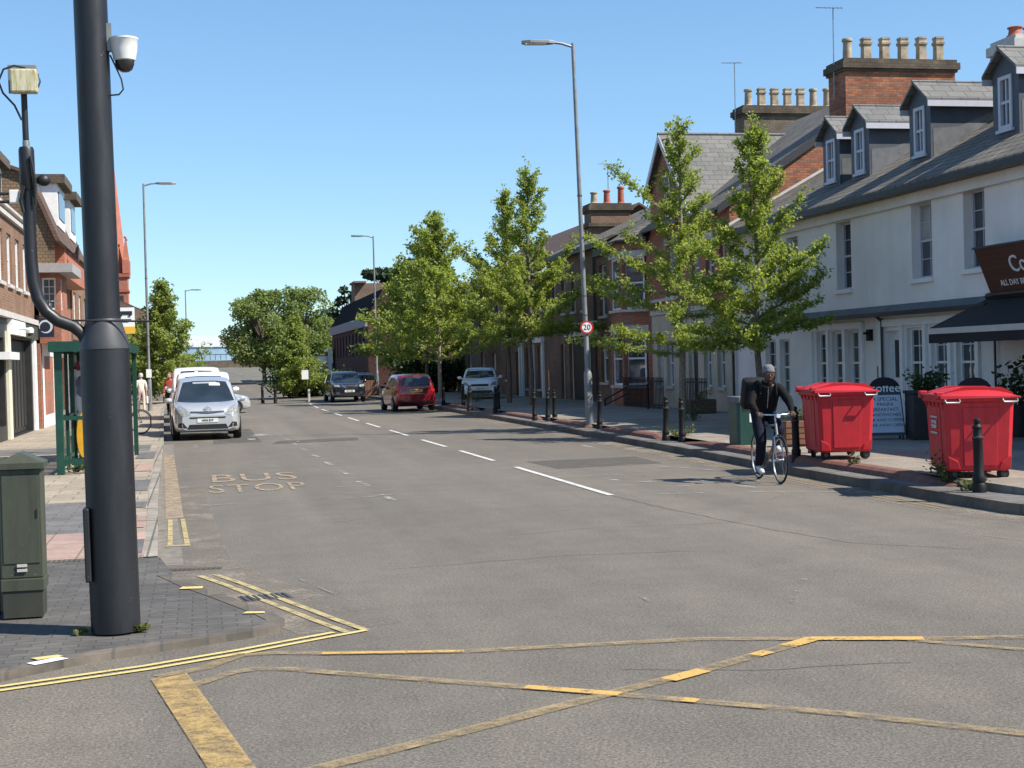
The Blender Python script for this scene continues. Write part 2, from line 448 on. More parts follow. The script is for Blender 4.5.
M['hedge'] = leafmat('hedge_leaf', [(.15, (.022, .04, .012)), (.5, (.04, .068, .02)), (.88, (.075, .105, .03))], .25)
M['weed'] = leafmat('weed_leaf', [(.15, (.06, .08, .025)), (.5, (.11, .13, .045)), (.88, (.24, .22, .10))], .35)
M['skin'] = plain('brown_skin', (.072, .036, .023), .5, var=.12, vscale=20)
M['eyewhite'] = plain('eye_white', (.26, .22, .2), .4, var=0)
M['skinpale'] = plain('fair_skin', (.50, .31, .24), .5, var=.08, vscale=20)
M['jacket'] = plain('black_jacket_cloth', (.0065, .0062, .007), .85, spec=.2, var=.4, vscale=16, bmp=.4)
M['denim'] = plain('dark_denim', (.008, .010, .02), .9, spec=.2, var=.35, vscale=18, bmp=.3)
M['shoe'] = plain('white_trainer', (.55, .54, .52), .6, var=.15, vscale=30)
M['beanie'] = bricks('grey_knit', (.19, .195, .205), (.24, .245, .26), (.13, .13, .14), .02, .012, .003, 'wall', .5, .95, .2, 9, .4)
M['palecloth'] = plain('pale_cloth', (.62, .56, .50), .85, var=.12, vscale=14)
M['pinkcloth'] = plain('pale_pink_cloth', (.58, .43, .38), .85, var=.1, vscale=14)
M['redcloth'] = plain('red_cloth', (.40, .06, .03), .8, var=.15, vscale=14)
M['bag'] = plain('black_bag_nylon', (.008, .008, .009), .7, spec=.3, var=.3, vscale=14)
M['navy'] = plain('navy_board', (.012, .014, .026), .4, var=.1)
M['chalkboard'] = plain('pale_blue_board', (.44, .50, .56), .5, var=.06)
M['offwhite'] = plain('off_white_lettering', (.72, .70, .66), .5, var=0)
M['blueboard'] = plain('blue_hoarding', (.32, .47, .60), .7, var=.25, vscale=.15)
M['signred'] = plain('road_sign_red', (.55, .015, .02), .4, var=0)
M['signwhite'] = plain('road_sign_white', (.78, .78, .76), .4, var=0)
M['signyellow'] = plain('bus_sign_yellow', (.75, .42, .03), .45, var=0)
# ------------------------------------------------------------------ setting
def zr(y):
    """height of the road: level, then climbing to the railway bridge"""
    if y < 80: return 0.0
    if y < 280:
        t = (y - 80) / 200
        return 2.4 * (t ** 1.3)
    return 2.4

KR = [(16, 10.2), (13.5, 10.5), (11.5, 11.2), (10.0, 12.4), (9.2, 13.6), (8.88, 14.8), (8.85, 16), (8.90, 20.7), (9.12, 28.2), (9.39, 41.2), (9.68, 62), (9.8, 90)]
KL = [(-.40, 13.0), (-.44, 14.2), (-.64, 21.6), (-.94, 37.8), (-1.71, 71), (-1.85, 90)]

def lerp_line(L, y):
    for (x0, y0), (x1, y1) in zip(L, L[1:]):
        if min(y0, y1) <= y <= max(y0, y1):
            return x0 + (x1 - x0) * (y - y0) / (y1 - y0)
    return L[-1][0]

def offset(L, d):
    out = []
    for i, p in enumerate(L):
        a = Vector(L[max(i - 1, 0)]).to_2d(); b = Vector(L[min(i + 1, len(L) - 1)]).to_2d()
        t = (b - a).normalized(); n = Vector((t.y, -t.x))
        out.append((p[0] + n.x * d, p[1] + n.y * d))
    return out

def strip(mb, A, B, z):
    for i in range(len(A) - 1):
        mb.quad((A[i][0], A[i][1], z), (B[i][0], B[i][1], z), (B[i + 1][0], B[i + 1][1], z), (A[i + 1][0], A[i + 1][1], z))

def dense(L, step=1.0):
    out = [L[0]]
    for a, b in zip(L, L[1:]):
        d = math.hypot(b[0] - a[0], b[1] - a[1]); n = max(1, int(d / step))
        for k in range(1, n + 1): out.append((a[0] + (b[0] - a[0]) * k / n, a[1] + (b[1] - a[1]) * k / n))
    return out

def ribbon(mb, pts, w, z, closed=False):
    A = offset(pts, -w / 2); B = offset(pts, w / 2)
    strip(mb, A, B, z)

# the ground: one sheet out to the horizon, following the road's climb
g = MB()
ys = [-1500, -300, -60, 0, 40, 80] + [80 + 10 * k for k in range(1, 21)] + [300, 400, 800, 3000]
xs = [-2500, -400, -100, -40, 0, 40, 100, 400, 2500]
for yi in range(len(ys) - 1):
    for xi in range(len(xs) - 1):
        g.quad(*[(xs[a], ys[b], zr(ys[b]) - .06) for a, b in ((xi, yi), (xi + 1, yi), (xi + 1, yi + 1), (xi, yi + 1))])
struct('ground', g, M['ground'])

r_ = MB()
r_.quad((-60, -20, 0), (60, -20, 0), (60, 13.5, 0), (-60, 13.5, 0))
r_.quad((-3, 13.5, 0), (16, 13.5, 0), (16, 80, 0), (-3, 80, 0))
yy = [80 + 5 * k for k in range(0, 41)]
for a, b in zip(yy, yy[1:]):
    def ex(y):
        t = min(1, (y - 80) / 60)
        return (-3 + t * 1.0, 9 - 4.4 * min(1, (y - 80) / 8) + 2.3 * (y - 80) / 200)
    (l0, r0), (l1, r1) = ex(a), ex(b)
    r_.quad((l0, a, zr(a)), (r0, a, zr(a)), (r1, b, zr(b)), (l1, b, zr(b)))
struct('road', r_, M['asphalt'])

# right-hand pavement: kerb stones, a low concrete strip, a sloping brick edge and the wide raised footway
def slabstrip(name, mat, A, B, z0, z1):
    m = MB()
    strip(m, A, B, z1)
    for i in range(len(A) - 1):
        m.quad((A[i][0], A[i][1], z0), (A[i + 1][0], A[i + 1][1], z0), (A[i + 1][0], A[i + 1][1], z1), (A[i][0], A[i][1], z1))
    return struct(name, m, mat)
kr = dense(KR, .6)
# A is the side whose riser shows (towards the road)
k1 = offset(kr, .14)
k1b = offset(kr, .02)
mk = MB(); strip(mk, k1b, k1, .125)
for i in range(len(kr) - 1):      # riser with a slight batter and a rounded nose
    mk.quad((kr[i][0], kr[i][1], -.01), (kr[i + 1][0], kr[i + 1][1], -.01), (k1b[i + 1][0], k1b[i + 1][1], .125), (k1b[i][0], k1b[i][1], .125))
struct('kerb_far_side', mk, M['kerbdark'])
k2 = offset(kr, .75)
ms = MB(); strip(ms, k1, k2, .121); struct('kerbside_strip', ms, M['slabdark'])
kk = [p for p in dense(KR[6:], .6)]
f0 = offset(kk, .62)
up = MB()
for i in range(len(kk) - 1):
    a, b = f0[i], f0[i + 1]
    up.quad((a[0], a[1], .219), (15.6, a[1], .219), (15.6, b[1], .219), (b[0], b[1], .219))
up.quad((f0[0][0], 16, .219), (15.6, 16, .219), (15.6, 13, .121), (9.95, 13, .121)); up.quad((f0[0][0], 16, .1), (9.95, 13, .1), (9.95, 13, .121), (f0[0][0], 16, .219))
up.quad((f0[0][0] + .002, 16, .1), (f0[0][0] + .02, 17.4, .1), (f0[0][0] + .02, 17.4, .219), (f0[0][0] + .002, 16, .219))
up.quad((15.6, 8, .219), (30, 8, .219), (30, 92, .219), (15.6, 92, .219))
struct('pavement_far_side', up, M['slabright'])
lowp = MB()
lowp.poly([(9.3, 14.2, .117), (10.1, 12.9, .117), (11.6, 11.6, .117), (13.6, 10.9, .117), (30, 10.6, .117), (30, 17, .117), (9.3, 17, .117)])
struct('pavement_corner', lowp, M['slabdark'])
# sloping brick edge, broken where bollards stand
for (ya, yb) in ((16.9, 28.1), (29.6, 34.9), (36.0, 40.4), (42.1, 48.4), (49.3, 51.6), (53.2, 60.2), (61.2, 78)):
    m = MB()
    ysn = [ya + (yb - ya) * k / 8 for k in range(9)]
    P = []
    for k, y in enumerate(ysn):
        x = lerp_line(KR[6:], y)
        h = .225 if 0 < k < 8 else .15
        P.append([(x + .40, y, .10), (x + .44, y, h - .035), (x + .50, y, h), (x + .68, y, h + .003), (x + .74, y, .1)])
    for a, b in zip(P, P[1:]):
        for j in range(4): m.quad(a[j], a[j + 1], b[j + 1], b[j])
    m.poly(P[0]); m.poly(P[-1][::-1])
    tag(m.build('brick_edging', M['edgebrick']), kind='structure')

# left-hand pavement
CORN = [(-40, 7.6), (-6, 8.75), (-2.2, 9.02), (-1.23, 9.22), (-.91, 9.50), (-.68, 9.66), (-.05, 9.97), (.30, 10.14), (.50, 10.32), (.55, 10.55), (.45, 10.95), (.2, 11.7), (-.08, 12.5), (-.28, 13.2), (-.42, 14.1)]
cd = dense(CORN, .25)
inner = offset(cd, -.13)
m = MB(); strip(m, inner, cd, .050)
for i in range(len(cd) - 1):
    m.quad((cd[i][0], cd[i][1], -.01), (cd[i][0], cd[i][1], .050), (cd[i + 1][0], cd[i + 1][1], .050), (cd[i + 1][0], cd[i + 1][1], -.01))
struct('kerb_corner', m, M['kerbdark'])
m = MB()
for i in range(len(inner) - 1):
    a, b = inner[i], inner[i + 1]
ip = [p for p in inner if p[1] < 13.2]
xe = ip[-1][0]
m.poly([(p[0], p[1], .046) for p in ip] + [(xe, 13.2, .046), (-40, 13.2, .046)])
m.quad((-40, 13.2, .046), (xe, 13.2, .046), (-.56, 14.14, .097), (-40, 14.14, .097))
m.quad((xe, 13.2, .046), (-.27, 13.2, .046), (-.42, 14.14, .097), (-.56, 14.14, .097))
struct('pavement_near_corner', m, M['blockpave'])
kl = dense(KL[1:], .8)
kl_in = offset(kl, -.13)
m = MB(); strip(m, kl_in, kl, .10)
for i in range(len(kl) - 1):
    m.quad((kl[i][0], kl[i][1], -.01), (kl[i][0], kl[i][1], .10), (kl[i + 1][0], kl[i + 1][1], .10), (kl[i + 1][0], kl[i + 1][1], -.01))
struct('kerb_near_side', m, M['kerb'])
def lband(name, mat, ya, yb, z=.096, x_in=-5.35, xo=0.0):
    m = MB()
    pts = [p for p in kl_in if ya < p[1] < yb]
    def at(y): return (lerp_line(kl_in, y) + xo, y)
    P = [at(ya)] + [(p[0] + xo, p[1]) for p in pts] + [at(yb)]
    strip(m, [(x_in, p[1]) for p in P], P, z)
    return struct(name, m, mat)
lband('pavement_near_side', M['slab'], 14.12, 89.9)
lband('pavement_tactile_band', M['slabpink'], 14.3, 16.6, .100)
lband('pavement_dark_band', M['slabdark'], 16.6, 20.6, .100, -5.3, -.42)
lband('pavement_dark_band', M['slabdark'], 33.5, 36.2, .100, -5.3, -.15)
m = MB()
m.quad((-40, 14.1, .07), (-5.35, 14.1, .07), (-5.35, 92, .1), (-40, 92, .1))
struct('forecourt', m, M['slabdark'])
# coloured make-good slabs along the kerb, as different trenches were filled
m1, m2, m3 = MB(), MB(), MB()
for k, (y, l) in enumerate(((14.5, 1.2), (16.9, 1.5), (19.4, .9), (22.2, 2.2), (26.5, 2.0), (30.4, 2.6))):
    x = lerp_line(kl_in, y)
    (m1, m2, m3)[k % 3].quad((x - .40, y, .104), (x - .02, y, .104), (x - .02 - .012 * l, y + l, .104), (x - .40, y + l, .104))
struct('pavement_patch', m1, M['slabdark']); struct('pavement_patch', m2, M['slabpink']); struct('pavement_patch', m3, M['slabdark'])
# gutter and dust along the left kerb
m = MB(); strip(m, offset(dense(KL[1:4], .8), .001), offset(dense(KL[1:4], .8), .24), .003); struct('gutter_strip', m, M['gutter'])
m = MB(); L = dense([(1.15, 10.3), (.72, 11.7), (.3, 13.0), (.02, 14.2), (-.1, 17), (-.25, 24)], .5); strip(m, offset(L, -.55), offset(L, .25), .0025); struct('gutter_dust', m, M['dust'])
m = MB(); L = dense(offset(KR[4:], -.35), .6); strip(m, offset(L, -.22), offset(L, .34), .003); struct('gutter_dust', m, M['dust'])
# tarmac patches and sealed seams
m = MB(); m.poly([(1.7, 36.2, .003), (3.9, 36.6, .003), (4.0, 38.2, .003), (1.9, 37.7, .003)]); m.poly([(6.0, 24.3, .003), (8.0, 24.6, .003), (8.1, 26.6, .003), (5.9, 26.4, .003)])
struct('road_patch', m, M['patch'])
m = MB(); m.quad((.3, 37.5, .0045), (1.5, 37.5, .0045), (1.5, 46, .0045), (.3, 46, .0045))
struct('road_stain', m, M['stain'])
m = MB()
for k in range(13):
    x, y, a, l = random.uniform(.6, 8), random.uniform(9, 36), random.uniform(-1.5, 1.5), random.uniform(.3, 1.6)
    ribbon(m, dense([(x, y), (x + l * math.sin(a), y + l * math.cos(a))], .2), random.uniform(.02, .06), .005 + .00005 * k)
struct('road_scuff', m, M['scuff'])
m = MB()
def crack(pts, w=.009):
    pts = dense(pts, .18); pts = [(x + random.uniform(-.02, .02), y + random.uniform(-.02, .02)) for x, y in pts]
    ribbon(m, pts, w, .0032)
crack([(5.46, 19.0), (5.6, 17.0), (5.9, 14.6), (6.2, 13.2), (7.0, 12.3)], .011); crack([(3.2, 15.2), (4.2, 15.5), (5.9, 15.3)]); crack([(2.4, 8.3), (3.3, 8.02), (4.1, 7.95)]); crack([(1.6, 13.1), (3.4, 13.4), (4.6, 13.2)], .01)
struct('road_crack', m, plain('bitumen_seal', (.085, .08, .074), .6, var=.2))

# ---- painted markings
def paint(mat, z=.008):
    m = MB()
    return m, (lambda: struct('road_marking', m, M[mat]))
# centre line
m, done = paint('white')
for a, b in (((5.46, 19.1), (5.43, 25.1)), ((5.41, 26.96), (5.39, 30.5)), ((5.37, 32.2), (5.34, 35.6)), ((5.33, 38.0), (5.31, 41.6)), ((5.30, 43.8), (5.29, 47.4)), ((5.28, 49.6), (5.28, 53.2)), ((5.27, 55.6), (5.27, 59.2)), ((5.28, 61.6), (5.29, 65.2)), ((5.33, 67.6), (5.4, 71.2)), ((5.46, 73), (5.6, 76.6))):
    ribbon(m, dense([a, b], .5), .10, .008)
done()
# worn bay line, bus box and lane lines
m, done = paint('whitethin')
for k in range(9):
    y = 19.8 + 2.6 * k
    ribbon(m, [(2.55 - .05 * k, y), (2.5 - .05 * k, y + 1.0)], .10, .008)
ribbon(m, dense([(5.6, 19.13), (7.0, 18.75), (8.0, 18.35), (8.6, 17.9)], .4), .07, .008)
ribbon(m, dense([(5.5, 22.6), (6.2, 22.5), (7.0, 22.3)], .4), .06, .008)
ribbon(m, dense([(7.3, 24.5), (8.0, 23.2), (8.35, 22.1)], .4), .06, .008)
for (x, y, w, l) in ((7.55, 19.25, .16, .55), (7.9, 20.2, .35, .12), (7.2, 20.3, .5, .10), (6.55, 20.9, .5, .10), (6.9, 19.9, .4, .12), (7.35, 20.6, .1, .7), (6.2, 21.4, .12, .5), (8.15, 29.5, .1, 1.4)):
    m.quad((x - w / 2, y, .008), (x + w / 2, y, .008), (x + w / 2, y + l, .008), (x - w / 2, y + l, .008))
done()
m, done = paint('whitegone')
ribbon(m, dense([(-.15, 20.2), (1.0, 20.6), (2.0, 20.9)], .4), .09, .008)
for y in (19.7, 20.4, 21.1, 22.4): ribbon(m, dense([(2.0, y), (2.7, y + .35)], .3), .16, .008)
for y in (27.6, 28.4, 29.4): ribbon(m, dense([(1.0, y), (1.9, y + .4)], .3), .14, .008)
for (x, y) in ((1.95, 33.6), (2.35, 34.5), (2.9, 35.1), (3.3, 34.0), (3.7, 35.8), (4.2, 37.0), (2.2, 36.3)):
    ribbon(m, [(x, y), (x + .3, y + 1.1), (x + .6, y + .15)], .14, .008)
done()
m, done = paint('whitethin')
m.quad((-.2, 35.6, .009), (-.1, 35.6, .009), (-.1, 37, .009), (-.2, 37, .009)); m.quad((-.1, 33.6, .009), (.5, 33.7, .009), (.5, 33.85, .009), (-.1, 33.75, .009))
m.quad((1.25, 40.6, .009), (1.9, 40.7, .009), (1.9, 42.2, .009), (1.5, 42.1, .009)); m.quad((1.2, 38.7, .009), (1.4, 38.7, .009), (1.4, 39.5, .009), (1.2, 39.5, .009))
done()
# yellow: kerb double lines round the corner
DY = dense([(-12, 8.35), (-5, 8.72), (-2.2, 8.84), (-1.2, 8.94), (-.35, 9.28), (.27, 9.62), (.82, 9.97)], .25)
m, done = paint('yellow')
ribbon(m, DY, .052, .008); ribbon(m, offset(DY, -.115), .052, .008)
ribbon(m, dense([(.80, 9.955), (.98, 10.06), (1.09, 10.13)], .1), .055, .0084); ribbon(m, dense([(.70, 10.02), (.86, 10.13)], .1), .055, .0084)
done()
m, done = paint('yellowpale')
ribbon(m, dense([(-.36, 15.85), (-.41, 18.6)], .3), .055, .008); ribbon(m, dense([(-.18, 15.8), (-.26, 18.6)], .3), .055, .008)
m.quad((-.40, 15.72, .009), (-.15, 15.70, .009), (-.15, 15.80, .009), (-.40, 15.82, .009))
done()
m, done = paint('yellowpale')
DL = dense([(1.09, 10.13), (.93, 10.62), (.65, 11.55), (.30, 12.75), (.08, 13.4)], .25)
ribbon(m, DL, .06, .008); ribbon(m, offset(DL, -.14), .06, .008)
done()
m, done = paint('yellowthin')
ribbon(m, dense([(8.48, 15.6), (8.47, 18), (8.5, 20.7), (8.72, 28.2)], .5), .05, .008); ribbon(m, dense([(8.62, 15.6), (8.61, 18), (8.64, 20.7), (8.86, 28.2)], .5), .05, .008)
ribbon(m, dense([(8.75, 29), (8.98, 41.2), (9.2, 60)], .8), .06, .008)
done()
m, done = paint('yellowbus')
ribbon(m, dense([(-.36, 18.7), (-.44, 22), (-.72, 33)], .5), .22, .008)
done()
# kerb dashes on the paving
m, done = paint('yellow')
m.quad((-.22, 12.28, .056), (-.03, 12.24, .056), (-.02, 12.36, .056), (-.19, 12.40, .056)); m.quad((.26, 10.86, .056), (.42, 10.82, .056), (.42, 10.90, .056), (.29, 10.94, .056)); m.quad((-1.05, 9.56, .056), (-.90, 9.63, .056), (-.94, 9.70, .056), (-1.10, 9.64, .056))
done()
m, done = paint('signwhite')
m.quad((-1.05, 9.40, .0555), (-.86, 9.545, .0555), (-.93, 9.62, .0555), (-1.11, 9.48, .0555))
done()
m, done = paint('yellowthin')
m.quad((-.79, 19.2, .108), (-.54, 19.2, .108), (-.54, 19.32, .108), (-.79, 19.32, .108)); m.quad((-.77, 17.6, .108), (-.53, 17.6, .108), (-.53, 17.72, .108), (-.77, 17.72, .108)); 
done()
# yellow box
m, done = paint('yellowband')
m.poly([(-.34, 8.97, .008), (-.02, 6.89, .008), (.4, 4.2, .008), (.62, 4.2, .008), (.2, 6.82, .008), (-.05, 8.55, .008), (-.13, 9.08, .008)])
done()
m, done = paint('yellowthin')
ribbon(m, dense([(-.30, 9.02), (-.02, 9.20), (.2, 9.53), (.45, 9.53), (.77, 9.40), (1.61, 9.16), (3.16, 9.04), (3.86, 8.80), (4.51, 8.56), (5.3, 8.35), (6.6, 8.1)], .2), .11, .008)
ribbon(m, dense([(-.16, 8.62), (-.02, 8.80), (.14, 9.0), (.30, 9.06), (.50, 8.98), (.72, 8.80), (1.76, 8.03), (2.17, 7.72), (2.57, 7.40), (3.2, 6.89), (3.9, 6.2), (5.5, 4.7)], .2), .10, .0085)
ribbon(m, dense([(-.4, 6.15), (.55, 6.74), (1.45, 7.28), (2.17, 7.72), (2.82, 8.10), (3.6, 8.62), (3.9, 8.82)], .2), .11, .009)
ribbon(m, dense([(4.4, 8.55), (5.0, 7.95), (6.0, 6.9)], .2), .08, .0085)
done()
m, done = paint('yellowfresh')
ribbon(m, dense([(3.84, 8.80), (4.51, 8.56)], .2), .115, .0095); ribbon(m, dense([(2.58, 7.94), (2.86, 8.12)], .1), .12, .0098)
ribbon(m, dense([(1.76, 8.03), (2.22, 7.69)], .1), .09, .0095); ribbon(m, dense([(2.50, 7.46), (2.57, 7.40)], .05), .09, .0095); ribbon(m, dense([(3.3, 8.42), (3.42, 8.5)], .05), .1, .0098)
ribbon(m, dense([(.72, 9.40), (1.61, 9.16)], .1), .06, .0095); ribbon(m, dense([(3.6, 8.62), (3.86, 8.80)], .1), .12, .0099)
done()

# ------------------------------------------------------------------ lettering
def text_geo(txt, size=1.0, ext=0.0, align='CENTER', spacing=1.0):
    cu = bpy.data.curves.new('t', 'FONT'); cu.body = txt; cu.size = size; cu.extrude = ext
    cu.align_x = align; cu.align_y = 'CENTER'; cu.space_character = spacing; cu.resolution_u = 3
    o = bpy.data.objects.new('t', cu); COL.objects.link(o)
    dg = bpy.context.evaluated_depsgraph_get(); dg.update()
    me = bpy.data.meshes.new_from_object(o.evaluated_get(dg))
    v = [tuple(p.co) for p in me.vertices]; f = [tuple(p.vertices) for p in me.polygons]
    bpy.data.objects.remove(o); bpy.data.curves.remove(cu); bpy.data.meshes.remove(me)
    return v, f
def put_text(mb, txt, size, origin, xdir, ydir, ext=0.002, sx=1.0, **k):
    v, f = text_geo(txt, size, ext, **k)
    o = Vector(origin); X = Vector(xdir).normalized(); Y = Vector(ydir).normalized(); Z = X.cross(Y)
    mb.add([o + X * (p[0] * sx) + Y * p[1] + Z * p[2] for p in v], f)
m = MB()
for w, y, x, hgt, wid in (('BUS', 25.3, .86, 1.75, .95), ('STOP', 23.05, .84, 1.5, .92)):
    v, f = text_geo(w, 1.0, 0, spacing=1.06)
    x0 = min(p[0] for p in v); x1 = max(p[0] for p in v); y0 = min(p[1] for p in v); y1 = max(p[1] for p in v)
    W = 1.42 if w == 'BUS' else 1.5
    m.add([(x + ((p[0] - x0) / (x1 - x0) - .5) * W, y + ((p[1] - y0) / (y1 - y0) - .5) * hgt, .009) for p in v], f)
struct('road_marking', m, worn('bus_stop_lettering', (.37, .28, .18), (.31, .24, .165), .66, 4.0, 34, .45))

# drains
for (x, y, w, l, rz) in ((.47, 11.9, .40, .30, .18), (-.12, 13.85, .55, .14, -.1), (-1.2, 14.2, .7, .14, 0)):
    m = MB(); z = .006 if x > -.5 else .103
    m.box(-w / 2, w / 2, -l / 2, l / 2, z - .02, z)
    t = thing('drain_grate', {.47: 'iron road gully grate crossed by the worn yellow lines', -.12: 'slotted drain channel across the gutter beyond the dark corner paving', -1.2: 'slotted drain strip in the paving behind the big black pole'}[x], 'drain', (x, y, 0), rz)
    m.build('grate_frame', M['patch'], t)
    b = MB(); n = int(w / .045)
    for k in range(n):
        xx = -w / 2 + .03 + k * (w - .06) / (n - 1)
        b.box(xx - .011, xx + .011, -l / 2 + .02, l / 2 - .02, z - .01, z + .006)
    b.build('grate_bars', M['patch'] if x < 0 else M['collar'], t)
# ------------------------------------------------------------------ building kit
# plane 'x': a wall standing at x=c running along y;  plane 'y': a wall at y=c running along x.  out = +1/-1: the side it faces
def P3(pl, c, a, z): return (c, a, z) if pl == 'x' else (a, c, z)

def pbox(mb, pl, c0, c1, a0, a1, z0, z1):
    lo, hi = min(c0, c1), max(c0, c1)
    if pl == 'x': mb.box(lo, hi, a0, a1, z0, z1)
    else: mb.box(a0, a1, lo, hi, z0, z1)

def wall(mb, pl, c, out, a0, a1, z0, z1, holes=(), depth=.22):
    A = sorted({a0, a1} | {h[0] for h in holes} | {h[1] for h in holes}); Z = sorted({z0, z1} | {h[2] for h in holes} | {h[3] for h in holes})
    A = [a for a in A if a0 - 1e-6 <= a <= a1 + 1e-6]; Z = [z for z in Z if z0 - 1e-6 <= z <= z1 + 1e-6]
    for i in range(len(A) - 1):
        for j in range(len(Z) - 1):
            am, zm = (A[i] + A[i + 1]) / 2, (Z[j] + Z[j + 1]) / 2
            if any(h[0] < am < h[1] and h[2] < zm < h[3] for h in holes): continue
            mb.quad(P3(pl, c, A[i], Z[j]), P3(pl, c, A[i + 1], Z[j]), P3(pl, c, A[i + 1], Z[j + 1]), P3(pl, c, A[i], Z[j + 1]))
    d = c - out * depth
    for h in holes:
        h0, h1, k0, k1 = h[:4]
        for (p, q) in (((h0, k0), (h1, k0)), ((h1, k0), (h1, k1)), ((h1, k1), (h0, k1)), ((h0, k1), (h0, k0))):
            mb.quad(P3(pl, c, *p), P3(pl, c, *q), P3(pl, d, *q), P3(pl, d, *p))

def window(parent, pl, c, out, h, frame, pane, cols=2, rows=2, inset=.13, sash=True, sill='stone', fw=.055, bar=.02, pane2=None, sillout=.07):
    """a sash or casement in the hole h=(a0,a1,z0,z1): frame part with pane and sill sub-parts"""
    a0, a1, z0, z1 = h[:4]
    f = MB(); ci = c - out * inset; co = ci - out * .07
    e = .002
    pbox(f, pl, ci, co, a0 + e, a0 + fw, z0 + e, z1 - e); pbox(f, pl, ci, co, a1 - fw, a1 - e, z0 + e, z1 - e)
    pbox(f, pl, ci, co, a0 + fw, a1 - fw, z0 + e, z0 + fw); pbox(f, pl, ci, co, a0 + fw, a1 - fw, z1 - fw, z1 - e)
    zm = (z0 + z1) / 2
    if sash: pbox(f, pl, ci - out * .008, co - out * .008, a0 + fw, a1 - fw, zm - .025, zm + .025)
    ia0, ia1, iz0, iz1 = a0 + fw, a1 - fw, z0 + fw, z1 - fw
    cb0, cb1 = ci - out * .02, ci - out * .045
    for k in range(1, cols):
        x = ia0 + (ia1 - ia0) * k / cols; pbox(f, pl, cb0, cb1, x - bar / 2, x + bar / 2, iz0, iz1)
    for (s0, s1) in (((iz0, zm - .025), (zm + .025, iz1)) if sash else ((iz0, iz1),)):
        for k in range(1, rows):
            z = s0 + (s1 - s0) * k / rows; pbox(f, pl, cb0 - out * .002, cb1 + out * .002, ia0, ia1, z - bar / 2, z + bar / 2)
    fo = f.build('window', M[frame], parent)
    g = MB(); cg = ci - out * .05
    pbox(g, pl, cg, cg - out * .01, ia0 - .01, ia1 + .01, iz0 - .01, iz1 + .01)
    g.build('pane', M[pane], fo)
    if pane2:   # a blind or curtain hanging behind the upper part of the glass would show as a paler pane
        g = MB(); pbox(g, pl, cg + out * .004, cg, ia0, ia1, zm + .03, iz1); g.build('blind', M[pane2], fo)
    if sill:
        s = MB(); pbox(s, pl, c + out * sillout, c - out * .20, a0 - .06, a1 + .06, z0 - .10, z0 - .002); s.build('sill', M[sill], fo)
    return fo

def door(parent, pl, c, out, h, mat, inset=.16, glazed=True, frame='whitewood'):
    a0, a1, z0, z1 = h[:4]
    f = MB(); ci = c - out * inset
    pbox(f, pl, ci, ci - out * .06, a0 + .07, a1 - .07, z0 + .01, z1 - .07)
    for (q0, q1) in ((.12, .45), (.5, .9)):
        zz0, zz1 = z0 + (z1 - z0) * q0, z0 + (z1 - z0) * q1
        if glazed and q0 > .4: continue
        pbox(f, pl, ci + out * .012, ci, a0 + .16, a1 - .16, zz0, zz1)
    d = f.build('door', M[mat], parent)
    fr = MB(); pbox(fr, pl, ci + out * .03, ci - out * .06, a0 + .002, a0 + .07, z0 + .005, z1 - .002); pbox(fr, pl, ci + out * .03, ci - out * .06, a1 - .07, a1 - .002, z0 + .005, z1 - .002); pbox(fr, pl, ci + out * .03, ci - out * .06, a0 + .07, a1 - .07, z1 - .07, z1 - .002)
    fr.build('door_frame', M[frame], d)
    if glazed:
        g = MB(); pbox(g, pl, ci + out * .006, ci, a0 + .18, a1 - .18, z0 + (z1 - z0) * .5, z0 + (z1 - z0) * .9); g.build('pane', M['glassy'], d)
    k = MB(); am = a0 + .14; k.ball(P3(pl, ci + out * .05, am, z0 + 1.0), .035, 8, 5); k.build('handle', M['chrome'], d)
    return d

def chimney(parent, x0, x1, y0, y1, z0, z1, mat, cap='stone', pots=(), potmat='buffpot', axis='x', capmat=None):
    c = MB(); c.box(x0, x1, y0, y1, z0, z1 - .38)
    o = c.build('chimney', M[mat], parent)
    k = MB()
    for q, (e, za, zb) in enumerate(((.06, .38, .30), (.12, .30, .10), (.05, .10, 0))):
        k.box(x0 - e, x1 + e, y0 - e, y1 + e, z1 - za, z1 - zb - .001)
    k.build('chimney_cap', M[capmat or 'sootycap'], o)
    for i, (t, h, sq, pm) in enumerate(pots):
        h *= .86
        px = x0 + (x1 - x0) * t if axis == 'x' else (x0 + x1) / 2
        py = (y0 + y1) / 2 if axis == 'x' else y0 + (y1 - y0) * t
        p = MB(); s = .17
        if sq:
            p.lathe([(s * 1.25, 0), (s * 1.25, .07), (s * 1.02, .12), (s * .95, h * .62), (s * .98, h * .68), (s * 1.22, h * .72), (s * 1.25, h * .80), (s * 1.0, h * .83), (s * 1.0, h * .90), (s * 1.12, h * .93), (s * 1.12, h), (s * .8, h), (s * .8, h - .1)], (px, py, z1), 'z', 4)
        else:
            p.lathe([(s * 1.1, 0), (s * 1.1, .06), (s * .86, .1), (s * .74, h * .86), (s * .95, h * .88), (s * .98, h * .95), (s * .86, h), (s * .6, h), (s * .6, h - .1)], (px, py, z1), 'z', 14)
        p.build('chimney_pot', M[pm], o, smooth=not sq)
    return o
M['sootycap'] = bricks('sooty_chimney_cap', (.095, .075, .055), (.13, .10, .07), (.07, .06, .05), .225, .075, .008, 'wall', .5, .95, .5, 1.4, .5)

